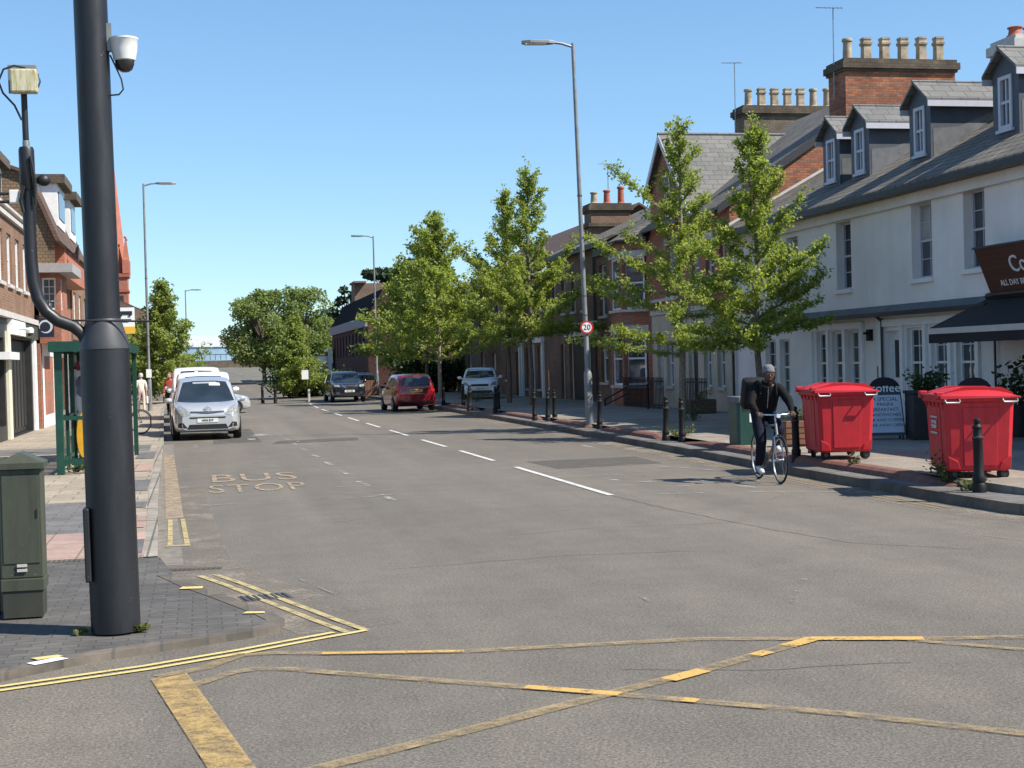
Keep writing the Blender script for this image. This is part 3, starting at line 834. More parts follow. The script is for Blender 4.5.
def aerial(parent, x, y, z0, z1, yaw=.6):
    a = MB(); a.tube([(x, y, z0), (x + .02, y, z1)], .018, 6)
    d = Vector((math.cos(yaw), math.sin(yaw), .12)); s = Vector((-math.sin(yaw), math.cos(yaw), 0))
    c = Vector((x, y, z1))
    a.tube([c - d * .3, c + d * .5], .011, 5)
    for k in range(7):
        p = c + d * (-.28 + .12 * k); w = .17 - .012 * k
        a.tube([p - s * w, p + s * w], .008, 4)
    a.build('aerial', M['steel'], parent)

def roof_x(mb, x_eave, z_eave, x_ridge, z_ridge, y0, y1, t=.10):
    """one roof slope falling along x, with the thickness of its slates"""
    mb.extr([(x_eave, y0, z_eave), (x_ridge, y0, z_ridge), (x_ridge, y1, z_ridge), (x_eave, y1, z_eave)], (0, 0, t))

# ------------------------------------------------------------------ the white house
W0, W1 = 15.0, 40.65
FX = 15.5
wh = thing('white_house', 'long white rendered house with slate roof, four dormers and sash windows above the red bins', 'house', (FX, 33, .2), world=True)
up_h = [(26.50, 27.33, 3.53, 5.15), (28.66, 29.57, 3.47, 5.13), (32.62, 33.45, 3.44, 5.09), (35.8, 36.55, 3.4, 5.0), (22.3, 23.2, 3.5, 5.15)]
gf = [(34.12, 34.76, .85, 2.42), (33.18, 33.84, .85, 2.42), (32.25, 32.92, .85, 2.42), (29.2, 29.9, .85, 2.4), (28.12, 28.80, .85, 2.4), (27.0, 27.74, .85, 2.4), (37.45, 38.2, .78, 2.3), (36.5, 37.18, .78, 2.3)]
dr = (30.2, 30.95, .22, 2.36)
shop = [(17.5, 25.0, .5, 2.3)]
m = MB(); wall(m, 'x', FX, -1, W0, W1, .1, 5.5, up_h + gf + [dr] + shop)
m.quad((FX, W1, .1), (23.5, W1, .1), (23.5, W1, 5.5), (FX, W1, 5.5)); m.quad((FX, W0, .1), (23.5, W0, .1), (23.5, W0, 5.5), (FX, W0, 5.5)); m.quad((23.5, W0, .1), (23.5, W1, .1), (23.5, W1, 5.5), (23.5, W0, 5.5))
m.build('wall', M['render'], wh)
for i, h in enumerate(up_h): window(wh, 'x', FX, -1, h, 'dormerframe', 'glassmid' if i != 2 else 'glassy', 2, 2, inset=.19, sill='render', pane2=('curtain' if i in (1, 3) else None))
for i, h in enumerate(gf): window(wh, 'x', FX, -1, h, 'whitewood', 'glassmid' if i % 3 else 'glassy', 2, 2, inset=.10, sill='render')
door(wh, 'x', FX, -1, dr, 'whitewood')
window(wh, 'x', FX, -1, shop[0], 'shopdark', 'glassy', 5, 1, inset=.12, sash=False, sill='shopdark')
# pilasters and heads round the ground-floor triples
m = MB()
for a in (35.0, 33.98, 33.02, 32.08, 30.06, 29.0, 27.93, 26.82, 31.1): m.box(FX - .07, FX - .002, a - .07, a + .07, .24, 2.46)
for a, b in ((31.98, 35.08), (26.74, 31.2)): m.box(FX - .09, FX - .003, a, b, 2.46, 2.62)
m.build('pilaster', M['whitewood'], wh)
m = MB()
m.extr([(FX - .002, 26.0, 2.70), (FX - .26, 26.0, 2.70), (FX - .26, 26.0, 2.74), (FX - .002, 26.0, 2.95)], (0, 9.6, 0))
m.build('canopy', M['lead'], wh)
m = MB(); m.box(FX - .42, FX - .262, 25.9, 35.7, 2.69, 2.78); m.tube([(FX - .08, 30.95, 2.66), (FX - .08, 30.95, .3)], .03, 8); m.tube([(FX - .2, 31.0, 2.72), (FX - .08, 30.95, 2.6)], .035, 6)
m.tube([(FX - .1, 40.45, 5.3), (FX - .1, 40.45, .3)], .045, 8)
m.box(14.98, 15.12, W0, W1, 5.34, 5.46)
m.tube([(FX - .07, 26.1, 2.6), (FX - .07, 26.1, .3)], .025, 6)
m.build('gutter', M['gutterblack'], wh)
m = MB(); m.box(FX - .13, FX - .003, W0, W1 - .01, 5.12, 5.35); m.build('cornice', M['render'], wh)
m = MB(); m.box(FX - .12, FX - .002, 31.55, 31.68, 2.15, 2.42); m.box(FX - .2, FX - .1, 31.57, 31.66, 2.3, 2.36); m.build('wall_lamp', M['iron'], wh)
m = MB(); m.box(FX - .03, FX - .002, 31.2, 31.32, 1.25, 1.55); m.build('letter_plate', M['collar'], wh)
m = MB(); roof_x(m, 15.06, 5.42, 19.2, 7.66, W0, W1); roof_x(m, 23.6, 5.42, 19.2, 7.66, W0, W1)
rf = m.build('roof', M['slate'], wh)
m = MB(); m.tube([(19.2, W0, 7.76), (19.2, W1, 7.76)], .09, 8); m.build('ridge_tile', M['sootycap'], rf)
m = MB(); m.extr([(15.4, W1 - .12, 5.72), (19.2, W1 - .12, 7.78), (19.2, W1 - .12, 7.86), (15.4, W1 - .12, 5.80)], (0, .1, 0)); m.build('flashing', M['stone'], rf)
# dormers: front plane x = 16.45, ridge running back into the roof
for (ya, yb) in ((26.95, 27.46), (30.60, 31.12), (33.70, 34.24), (35.40, 35.94)):
    zc, za, xf = 7.62, 8.02, 16.45
    y0, y1 = ya - .24, yb + .24
    ym = (y0 + y1) / 2
    b = MB(); zb = 6.1
    xb = 19.6
    wall(b, 'x', xf, -1, y0, y1, zb, zc, [(ya, yb, 6.42, 7.52)], .08)
    b.poly([(xf, y0, zc), (xf, y1, zc), (xf, ym, za)])
    for y in (y0, y1): b.quad((xf, y, zb), (xb, y, zb), (xb, y, zc), (xf, y, zc))
    d = b.build('dormer', M['dormer'], rf)
    w = MB(); h = (ya, yb, 6.42, 7.52)
    pbox(w, 'x', xf - .03, xf + .05, ya + .002, ya + .09, h[2] + .002, h[3] - .002); pbox(w, 'x', xf - .03, xf + .05, yb - .09, yb - .002, h[2] + .002, h[3] - .002)
    pbox(w, 'x', xf - .03, xf + .05, ya + .09, yb - .09, h[2] + .002, h[2] + .08); pbox(w, 'x', xf - .03, xf + .05, ya + .09, yb - .09, h[3] - .08, h[3] - .002)
    pbox(w, 'x', xf - .01, xf + .05, ya + .09, yb - .09, 6.94, 7.0); pbox(w, 'x', xf, xf + .04, ym - .02, ym + .02, h[2] + .08, h[3] - .08)
    pbox(w, 'x', xf - .07, xf + .02, ya - .05, yb + .05, h[2] - .07, h[2] - .003)
    w.build('dormer_window', M['dormerframe'], d)
    g = MB(); pbox(g, 'x', xf + .045, xf + .06, ya + .05, yb - .05, h[2] + .05, h[3] - .05); g.build('dormer_pane', M['glassmid'], d)
    r = MB()
    for s in (-1, 1):
        ye = ym + s * (ym - y0 + .16); ze = zc - .07
        r.extr([(xf - .16, ye, ze), (xb, ye, ze), (xb, ym, za + .02), (xf - .16, ym, za + .02)], (0, 0, .07))
    r.build('dormer_roof', M['slateside'], d)
    for s in (-1, 1):
        ye = ym + s * (ym - y0 + .16); r = MB(); r.box(xf - .15, xb - .3, ye - .012, ye + .012, zc - .19, zc - .055); r.build('dormer_fascia', M['dormerframe'], d)
    r = MB(); r.tube([(xf - .18, ym, za + .085), (xb, ym, za + .085)], .04, 6); r.build('dormer_ridge', M['slateside'], d)
    for y in (y0 - .006, y1 + .006):
        r = MB(); r.poly([(xf + .06, y, 6.22), (xb - 1.0, y, 7.55), (xb - 1.0, y, 7.58), (xf + .7, y, 7.0), (xf + .06, y, 6.95)]); r.build('dormer_cheek_light', M['lead'], d)  # sunlit lower part of the cheek, put in as a paler sheet
# white stack at the near end of the ridge
chimney(rf, 17.15, 19.2, 27.9, 28.8, 7.2, 8.55, 'render', pots=[(.12, .3, False, 'terracotta'), (.3, .3, False, 'terracotta'), (.5, .3, False, 'terracotta'), (.72, .3, False, 'terracotta')], capmat='stone')

# coffee shop sign and awning on the white house
t = thing('shop_sign', 'brown boarded shop sign with white lettering above the black awning', 'sign', (15.3, 22.5, 3.0), world=True)
m = MB(); m.extr([(15.48, 19.0, 2.98), (15.30, 19.0, 2.98), (14.96, 19.0, 3.84), (15.48, 19.0, 3.84)], (0, 7.0, 0))
sg = m.build('sign_board', M['signbrown'], t)
m = MB(); nrm = Vector((-.34, 0, .86)).normalized(); 
put_text(m, 'Coffee', .47, (15.10, 24.33, 3.47), (0, -1, 0), (-.34, 0, .86), .012, 1.0, spacing=1.0)
put_text(m, 'ALL DAY BREAKFAST', .165, (15.225, 24.72, 3.145), (0, -1, 0), (-.34, 0, .86), .006)
m.build('sign_lettering', M['offwhite'], t)
m = MB(); m.box(14.94, 15.50, 18.95, 26.05, 3.841, 3.88); m.box(15.28, 15.50, 18.95, 26.05, 2.93, 2.978); m.build('sign_trim', M['gutterblack'], t)
t = thing('awning', 'black shop awning with pale hem sloping out over the pavement', 'awning', (15.3, 22.5, 2.9), world=True)
AY0, AY1 = 18.2, 26.35
m = MB(); m.extr([(15.46, AY0, 2.90), (14.15, AY0, 2.32), (14.15, AY0, 2.30), (15.46, AY0, 2.87)], (0, AY1 - AY0, 0)); m.build('canopy', M['awning'], t)
m = MB(); m.box(14.135, 14.16, AY0, AY1, 2.02, 2.20); m.build('valance', M['awning'], t)
m = MB(); m.box(14.125, 14.17, AY0, AY1, 2.201, 2.315); m.build('hem', M['awninghem'], t)
m = MB(); m.tube([(15.44, AY0, 2.93), (15.44, AY1, 2.93)], .07, 8)
for y in (AY1 - .3, 22.5, AY0 + .3): m.tube([(15.44, y, 2.8), (14.8, y - .3, 2.45), (14.17, y, 2.27)], .025, 6)
m.build('roller', M['blackplastic'], t)

# ------------------------------------------------------------------ gabled brick house next to it
G0, G1 = 40.75, 48.45
gh = thing('gabled_house', 'red brick house with tall front gable and cream ground floor behind the street trees', 'house', (FX, 44.6, .2), world=True)
gu = [(45.55, 46.75, 3.95, 5.65), (43.5, 44.25, 3.95, 5.5), (42.2, 42.9, 3.95, 5.5), (41.1, 41.7, 3.95, 5.5)]
gz_ = [(42.55, 43.2, .95, 2.45), (41.35, 42.0, .95, 2.45), (46.2, 46.9, .95, 2.45), (47.3, 47.9, .95, 2.45)]
gd = (43.75, 44.65, .22, 2.5)
m = MB(); wall(m, 'x', FX, -1, G0, G1, 3.35, 6.3, gu)
ga, gb, gap, gzt = 43.2, 50.05, 46.65, 9.3
m.extr([(FX + .02, ga, 6.0), (FX + .02, gb - 1.6, 6.0), (FX + .02, gb - 1.6, 7.45), (FX + .02, gap, gzt)], (.3, 0, 0))
m.build('wall', M['redbrick'], gh)
m = MB(); wall(m, 'x', FX - .03, -1, G0, G1, .1, 3.34, gz_ + [gd]); m.quad((FX - .03, G0, 3.34), (FX + .1, G0, 3.34), (FX + .1, G1, 3.34), (FX - .03, G1, 3.34))
m.build('ground_floor_wall', M['creamrender'], gh)
# the flank wall that rises above the white house
m = MB(); m.poly([(FX, G0, .1), (24, G0, .1), (24, G0, 8.35), (21, G0, 10.1), (FX, G0, 6.35)]); m.build('flank_wall', M['oldbrick'], gh)
for h in gu: 
    w = window(gh, 'x', FX, -1, h, 'whitewood', 'glassmid', 1, 1, pane2='curtain' if h[0] > 43 else None)
    a = MB(); a.box(FX - .05, FX - .002, h[0] - .08, h[1] + .08, h[3] + .003, h[3] + .22); a.build('lintel', M['stone'], w)
for h in gz_: window(gh, 'x', FX - .03, -1, h, 'whitewood', 'glassmid', 1, 1)
door(gh, 'x', FX - .03, -1, gd, 'darkwood', glazed=False)
m = MB(); m.box(FX - .002, FX - .06, 46.15, 46.6, 6.6, 8.0); m.build('gable_window', M['whitewood'], gh)
m = MB(); m.box(FX - .075, FX - .06, 46.22, 46.53, 6.7, 7.9); m.build('gable_pane', M['glassmid'], gh)
m = MB(); m.box(FX - .08, FX - .035, G0, G1, 3.36, 3.52); m.box(FX - .1, FX - .003, G0, G1, 3.80, 3.90); m.build('string_course', M['stone'], gh)
m = MB(); roof_x(m, 15.1, 6.22, 21, 10.12, G0 - .08, G1, .1); roof_x(m, 27, 6.22, 21, 10.12, G0 - .08, G1, .1)
rf = m.build('roof', M['slate'], gh)
m = MB()     # cross gable roof, ridge running back
for s, ye, ze in ((-1, ga, 5.9), (1, gb - 1.55, 7.4)):
    m.extr([(FX - .22, ye, ze), (22, ye, ze), (22, gap, gzt), (FX - .22, gap, gzt)], (0, 0, .11))
m.build('gable_roof', M['slateside'], rf)
m = MB(); m.tube([(FX - .24, gap, gzt + .10), (22, gap, gzt + .10)], .07, 6); m.build('ridge_tile', M['slateside'], rf)
m = MB()
for ye, ze in ((ga, 5.9), (gb - 1.55, 7.4)): m.extr([(FX - .24, ye, ze - .14), (FX - .24, gap, gzt - .14), (FX - .24, gap, gzt + .11), (FX - .24, ye, ze + .11)], (.04, 0, 0))
m.build('verge_board', M['dormerframe'], rf)
m = MB(); m.extr([(15.1, G0 - .12, 6.1), (21, G0 - .12, 9.98), (21, G0 - .12, 10.26), (15.1, G0 - .12, 6.36)], (0, .05, 0)); m.build('verge_board', M['gutterblack'], rf)
potl = [(.10, .82, False, 'buffpot'), (.27, .86, True, 'buffpot'), (.44, .88, True, 'buffpot'), (.61, .9, True, 'buffpot'), (.78, .93, True, 'buffpot'), (.94, .95, True, 'buffpot')]
c = chimney(rf, 19.15, 22.75, 40.42, 41.6, 7.4, 10.72, 'oldbrick', pots=potl)
aerial(c, 19.05, 41.0, 9.6, 12.35, 2.6)
m = MB(); m.tube([(19.05, 41.0, 9.75), (19.3, 41.0, 9.75)], .02, 5); m.tube([(19.05, 41.0, 10.05), (19.3, 41.0, 10.05)], .02, 5); m.build('aerial_bracket', M['steel'], c)
c = chimney(rf, 20.15, 23.9, 51.2, 52.2, 7.0, 11.25, 'greybrick', pots=[(.10, .8, False, 'buffpot'), (.24, .85, True, 'greypot') if False else (.24, .85, True, 'buffpot'), (.38, .85, True, 'buffpot'), (.52, .85, True, 'buffpot'), (.66, .86, True, 'buffpot'), (.80, .86, False, 'buffpot'), (.95, .88, False, 'buffpot')])
aerial(c, 19.95, 51.6, 10.2, 12.9, 2.4)

# ------------------------------------------------------------------ bay house
B0, B1_ = 48.5, 53.3
bh = thing('bay_house', 'red brick house with two-storey bay window and white stone lintels beside the lamp column', 'house', (FX, 51, .2), world=True)
m = MB(); hu = [(52.2, 53.0, 3.7, 5.5)]; hl = [(52.25, 52.95, .95, 2.75)]
wall(m, 'x', FX, -1, B0, B1_, .1, 6.15, hu + hl)
m.quad((FX, B1_, .1), (24, B1_, .1), (24, B1_, 6.2), (FX, B1_, 6.2))
# canted bay
by0, by1, bx = 48.9, 51.7, FX - .75
bl = [(FX, by0), (bx, by0 + .7), (bx, by1 - .7), (FX, by1)]
m.build('wall', M['redbrick'], bh)
b = MB()
zs = ((.1, .95), (2.85, 3.65), (5.5, 6.05))
for z0, z1 in zs:
    for p, q in zip(bl, bl[1:]): b.quad((p[0], p[1], z0), (q[0], q[1], z0), (q[0], q[1], z1), (p[0], p[1], z1))
for p in bl:
    for z0, z1 in ((.95, 2.85), (3.65, 5.5)):
        b.box(p[0] - .01, p[0] + .16, p[1] - .11, p[1] + .11, z0, z1)
bay = b.build('bay', M['redbrick'], bh)
b = MB(); st = MB(); gl = MB()
for z0, z1 in ((.95, 2.85), (3.65, 5.5)):
    for p, q in zip(bl, bl[1:]):
        P = Vector((p[0], p[1], 0)); Q = Vector((q[0], q[1], 0)); d = (Q - P).normalized(); n = Vector((-d.y, d.x, 0))
        if n.x > 0: n = -n
        a, e = P + d * .13 - n * .05, Q - d * .13 - n * .05
        L = (e - a).length
        rot = Matrix((( d.x, n.x, 0), (d.y, n.y, 0), (0, 0, 1)))
        mid = (a + e) / 2
        def bb(mb_, t0, t1, za, zb, th=.06, o=0): mb_.obox(mid + d * ((t0 + t1) / 2 - L / 2) + Vector((0, 0, (za + zb) / 2)) + n * o, (t1 - t0, th, zb - za), rot)
        for (t0, t1, za, zb) in ((0, .06, z0, z1), (L - .06, L, z0, z1), (.06, L - .06, z0, z0 + .07), (.06, L - .06, z1 - .07, z1), (.06, L - .06, (z0 + z1) / 2 - .03, (z0 + z1) / 2 + .03)): bb(b, t0, t1, za, zb)
        bb(gl, .05, L - .05, z0 + .05, z1 - .05, .02, -.02)
        st = MB(); st.obox((P + Q) / 2 + Vector((0, 0, z1 + .11)) + n * .03, ((Q - P).length + .05, .08, .215), rot); st.build('lintel', M['stone'], bay)
        st = MB(); st.obox((P + Q) / 2 + Vector((0, 0, z0 - .05)) + n * .03, ((Q - P).length + .05, .12, .095), rot); st.build('sill', M['stone'], bay)
w = b.build('window', M['whitewood'], bay); gl.build('pane', M['glassmid'], w)
b = MB(); ev = [(FX, by0 - .2), (bx - .18, by0 + .6), (bx - .18, by1 - .6), (FX, by1 + .2)]; ap0, ap1 = (FX + 1.0, 50.0, 7.1), (FX + 1.0, 50.6, 7.1)
b.poly([(*ev[0], 6.1), (*ev[1], 6.1), ap0]); b.poly([(*ev[1], 6.1), (*ev[2], 6.1), ap1, ap0]); b.poly([(*ev[2], 6.1), (*ev[3], 6.1), ap1]); b.poly([(*p, 6.06) for p in ev])
b.build('bay_roof', M['slate'], bay)
b = MB()
for p, q in zip(ev, ev[1:]): b.tube([(p[0], p[1], 6.06), (q[0], q[1], 6.06)], .06, 6)
b.build('gutter', M['gutterblack'], bay)
for h in hu + hl:
    w = window(bh, 'x', FX, -1, h, 'whitewood', 'glassmid', 1, 1); a = MB(); a.box(FX - .05, FX - .002, h[0] - .08, h[1] + .08, h[3] + .003, h[3] + .22); a.build('lintel', M['stone'], w)
m = MB(); roof_x(m, 15.2, 6.15, 20, 9.2, B0, B1_); roof_x(m, 25, 6.15, 20, 9.2, B0, B1_); rf = m.build('roof', M['slate'], bh)
m = MB(); m.box(FX - .3, FX - .15, B0, B1_, 6.02, 6.14); m.tube([(FX - .08, 51.95, 6), (FX - .08, 51.95, .3)], .05, 8); m.build('gutter', M['lampgrey'], bh)
m = MB(); m.box(FX - .12, FX - .003, 52.0, B1_, .2, .85); m.build('plinth', M['stone'], bh)

# ------------------------------------------------------------------ brown brick house with the carriage entrance
K0, K1 = 53.4, 64.0
kh = thing('brown_house', 'brown brick house with white beamed carriage entrance left of the lamp column', 'house', (FX, 58, .2), world=True)
ku = [(54.2, 55.2, 3.6, 5.6), (57.2, 57.9, 3.95, 5.4), (58.9, 59.6, 3.95, 5.4), (60.6, 61.3, 3.95, 5.4), (62.4, 63.1, 3.95, 5.4)]
kl_ = [(54.2, 55.2, 1.0, 2.9)]; kd = (56.0, 57.4, .22, 2.85); kd2 = (57.8, 60.2, .22, 2.85); kd3 = (60.9, 61.7, .22, 2.6)
m = MB(); wall(m, 'x', FX, -1, K0, K1, .1, 6.4, ku + kl_ + [kd, kd2, kd3]); m.quad((FX, K1, .1), (25, K1, .1), (25, K1, 6.4), (FX, K1, 6.4)); m.build('wall', M['stockbrick'], kh)
for i, h in enumerate(ku + kl_): window(kh, 'x', FX, -1, h, 'whitewood', 'glassmid', 1, 1, pane2='curtain' if i % 2 else None)
door(kh, 'x', FX, -1, kd2, 'darkwood', glazed=False); door(kh, 'x', FX, -1, kd, 'darkwood', glazed=False); door(kh, 'x', FX, -1, kd3, 'darkwood', glazed=True)
m = MB(); m.box(FX - .12, FX - .003, 55.6, 60.6, 2.9, 3.45); m.build('beam', M['whitewood'], kh)
m = MB(); roof_x(m, 15.2, 6.4, 20, 8.6, K0, K1); roof_x(m, 25, 6.4, 20, 8.6, K0, K1); rf = m.build('roof', M['slate'], kh)
m = MB(); m.box(FX - .3, FX - .15, K0, K1, 6.28, 6.4); m.tube([(FX - .08, 55.7, 6.2), (FX - .08, 55.7, .3)], .05, 8); m.box(FX - .14, FX - .003, K0, 55.6, 5.95, 6.27); m.build('gutter', M['gutterblack'], kh)
c = chimney(rf, 16.45, 18.2, 59.6, 60.7, 6.4, 8.55, 'stockbrick', pots=[(.17, .62, False, 'buffpot'), (.5, .72, False, 'terracotta'), (.86, .9, False, 'terracotta')])
aerial(c, 17.4, 60.2, 8.4, 10.3, 2.2)
m = MB(); m.box(16.3, 18.35, 59.45, 60.85, 7.55, 7.7); m.build('chimney_band', M['sootycap'], c)

# ------------------------------------------------------------------ the further terrace under brown tiles, and the shop with white posts
T0, T1 = 64.1, 88
th_ = thing('terraced_house', 'brown brick terrace under a brown tiled roof half hidden by street trees', 'house', (FX, 76, .2), world=True)
tu = [(65.2 + 2.4 * k, 66.1 + 2.4 * k, 3.7, 5.2) for k in range(9)]
tl = [(65.2, 66.2, .6, 2.6), (67.6, 68.6, .6, 2.6), (70.0, 71.0, .22, 2.4), (72.4, 73.4, 1, 2.5), (76, 77, .22, 2.4), (79, 80.2, 1, 2.5), (83, 84.2, 1, 2.5)]
m = MB(); wall(m, 'x', FX, -1, T0, T1, .1, 6.0, tu + tl); m.quad((FX, T1, .1), (25, T1, .1), (25, T1, 6), (FX, T1, 6)); m.quad((FX, T0, 5), (25, T0, 5), (25, T0, 6), (FX, T0, 6)); m.build('wall', M['stockbrick'], th_)
for h in tu + tl:
    if h[2] < .3: door(th_, 'x', FX, -1, h, 'whitewood' if h[0] > 71 else 'darkwood', glazed=False)
    else: window(th_, 'x', FX, -1, h, 'whitewood', 'glassmid', 1, 1)
m = MB()
for y in (64.9, 66.9, 69.2, 69.8): m.box(FX - .1, FX - .003, y - .13, y + .13, .22, 2.75)
m.box(FX - .16, FX - .003, 64.7, 70, 2.76, 3.2); m.build('shopfront', M['whitewood'], th_)
m = MB(); roof_x(m, 15.15, 5.95, 20, 9.0, T0, T1); roof_x(m, 25, 5.95, 20, 9.0, T0, T1); m.build('roof', M['tileroof'], th_)
m = MB(); m.box(FX - .32, FX - .17, T0, T1, 5.82, 5.94); m.build('gutter', M['gutterblack'], th_)

# ------------------------------------------------------------------ dark modern building at the far bend
mb_ = thing('office_block', 'dark red brick block with black mansard roof where the road bends', 'building', (10.85, 105, 0), world=True)
holes = [(97 + 2.35 * k, 97.8 + 2.35 * k, 2.6, 4.2) for k in range(10)]
m = MB(); wall(m, 'x', 10.85, -1, 95, 121, -.1, 4.85, holes, .35)
m.quad((10.85, 95, -.1), (26, 95, -.1), (26, 95, 6.9), (12, 95, 6.9), ) if False else m.poly([(10.85, 95, -.1), (26, 95, -.1), (26, 95, 6.95), (11.95, 95, 6.95), (10.85, 95, 5.15)]); m.quad((10.85, 121, -.1), (26, 121, -.1), (26, 121, 4.9), (10.85, 121, 4.9)); m.build('wall', M['darkbrick'], mb_)
g = MB()
for h in holes: g.box(11.12, 11.15, h[0], h[1], h[2], h[3])
g.build('window', M['glassy'], mb_)
m = MB(); m.box(10.7, 10.848, 95, 121, 4.5, 5.15); m.build('band', M['band'], mb_)
m = MB(); m.extr([(10.72, 95.1, 5.152), (26, 95.1, 5.152), (26, 95.1, 7.0), (12.0, 95.1, 7.0)], (0, 26, 0)); rf = m.build('roof', M['mansard'], mb_)
m = MB(); m.box(12.4, 15, 117, 119.5, 7.0, 8.6); m.box(12.3, 13.3, 116.4, 120, 8.6, 8.75); m.build('roof_plant', M['stockbrick'], rf)
m = MB(); m.box(10.3, 10.6, 119.0, 121.6, 1.5, 3.4); m.build('projecting_window', M['signwhite'], mb_)
m = MB(); m.box(10.25, 10.29, 119.1, 121.5, 1.7, 3.2); m.build('projecting_pane', M['glassmid'], mb_)
# grey garage and low buildings past it
t = thing('garage', 'grey panelled garage with a white fascia beyond the hedge', 'garage', (10.5, 130, .5), world=True)
z0 = zr(128); m = MB(); m.box(8.6, 16, 128, 134, z0 - .2, z0 + 2.6); m.build('wall', M['lead'], t); m = MB(); m.box(8.5, 16, 127.85, 127.99, z0 + 1.9, z0 + 2.5); m.build('fascia', M['signwhite'], t)
m = MB(); m.box(9.2, 11.4, 127.93, 127.99, z0, z0 + 1.8); m.build('shutter', M['lampgrey'], t)
t = thing('rear_building', 'brown flat-roofed building behind the grey garage', 'building', (13, 150, 1), world=True)
z0 = zr(145); m = MB(); m.box(9.5, 22, 145, 158, z0 - .2, z0 + 6.0); m.build('wall', M['greybrick'], t); m = MB(); m.box(9.3, 22.2, 144.8, 158.2, z0 + 6.0, z0 + 6.4); m.build('roof', M['band'], t); m = MB(); m.box(9.6, 13, 144.95, 144.99, z0 + 3.4, z0 + 4.6); m.build('window', M['glassy'], t)

# ------------------------------------------------------------------ left side of the street (facade x = -5.2)
LX = -5.2
lb = thing('brick_shop', 'orange brown brick shop building with dark doors and cream pilasters at the left edge', 'building', (LX, 42, .1), world=True)
Y0, Y1 = 30, 49.4
uh = [(31.5 + 1.9 * k, 32.5 + 1.9 * k, 4.45, 5.9) for k in range(9)]
m = MB(); wall(m, 'x', LX, 1, Y0, Y1, 3.5, 6.55, uh, .12); m.quad((LX, Y1, .1), (-14, Y1, .1), (-14, Y1, 6.55), (LX, Y1, 6.55)); m.quad((LX, Y0, .1), (-14, Y0, .1), (-14, Y0, 6.55), (LX, Y0, 6.55)); m.build('wall', M['leftbrick'], lb)
for h in uh: window(lb, 'x', LX, 1, h, 'whitewood', 'glassmid', 2, 2, inset=.06, sash=False, sill='stone')
m = MB(); wall(m, 'x', LX, 1, Y0, Y1, .05, 3.45, [(42.6, 48.1, .12, 2.95), (34, 41.6, .5, 2.9)], .3); m.build('shopfront', M['shopdark'], lb)
m = MB()
for k in range(7):
    a = 42.7 + .77 * k; m.box(LX - .28, LX - .2, a + .03, a + .74, .14, 2.9); m.box(LX - .2, LX - .17, a + .12, a + .65, .3, 2.6)
m.build('door', M['shopdark'], lb)
m = MB(); m.box(LX - .29, LX - .26, 34, 41.6, .5, 2.9); m.build('pane', M['glassy'], lb)
m = MB(); m.box(LX - .1, LX + .08, 41.9, 42.5, .1, 3.1); m.build('pilaster', M['creampaint'], lb)
m = MB(); m.box(LX - .1, LX + .08, 48.4, 49.0, .1, 3.0); m.build('pilaster', M['whitewood'], lb)
m = MB(); m.box(LX, LX + .14, 42.4, 45.6, 3.02, 3.44); m.box(LX, LX + .3, 40.5, 42.5, 2.3, 2.5); m.build('fascia', M['whitewood'], lb)
m = MB(); m.box(LX, LX + .12, 45.62, 49.3, 3.0, 3.44); m.build('fascia', M['cabinet'], lb)
m = MB(); m.box(LX + .001, LX + .16, Y0, Y1, 3.46, 3.62); m.box(LX + .001, LX + .1, Y0, Y1, 6.3, 6.42); m.box(LX - .2, LX + .12, Y0, Y1 + .05, 6.551, 6.63); m.build('string_course', M['stone'], lb)
m = MB(); roof_x(m, LX + .02, 6.64, LX - 4, 9.2, Y0, Y1); roof_x(m, LX - 8, 6.64, LX - 4, 9.2, Y0, Y1); rf = m.build('roof', M['tileroof'], lb)
for (a, b) in ((41.0, 43.6), (45.4, 47.9)):
    d = MB(); d.box(LX - 3.2, LX - .7, a, b, 6.7, 8.35); dd = d.build('dormer', M['whitewood'], rf)
    w = MB(); w.box(LX - .699, LX - .67, a + .3, b - .3, 7.2, 8.15); w.build('dormer_pane', M['glassmid'], dd)
    r = MB(); r.box(LX - 3.4, LX - .45, a - .2, b + .2, 8.351, 8.62); r.build('dormer_roof', M['sootycap'], dd)
cam = thing('dome_camera', 'small white dome camera under the pale fascia of the shop at left', 'security camera', (LX + .1, 43.9, 3.0), world=True)
m = MB(); m.tube([(LX + .14, 43.9, 3.2), (LX + .45, 43.9, 3.2)], .035, 8); m.lathe([(.10, 0), (.11, .1), (.06, .16)], (LX + .45, 43.9, 3.08), 'z', 14); m.build('bracket', M['whiteplastic'], cam, smooth=True); m = MB(); m.ball((LX + .45, 43.9, 3.07), .085, 12, 8); m.build('dome', M['domeglass'], cam, smooth=True)

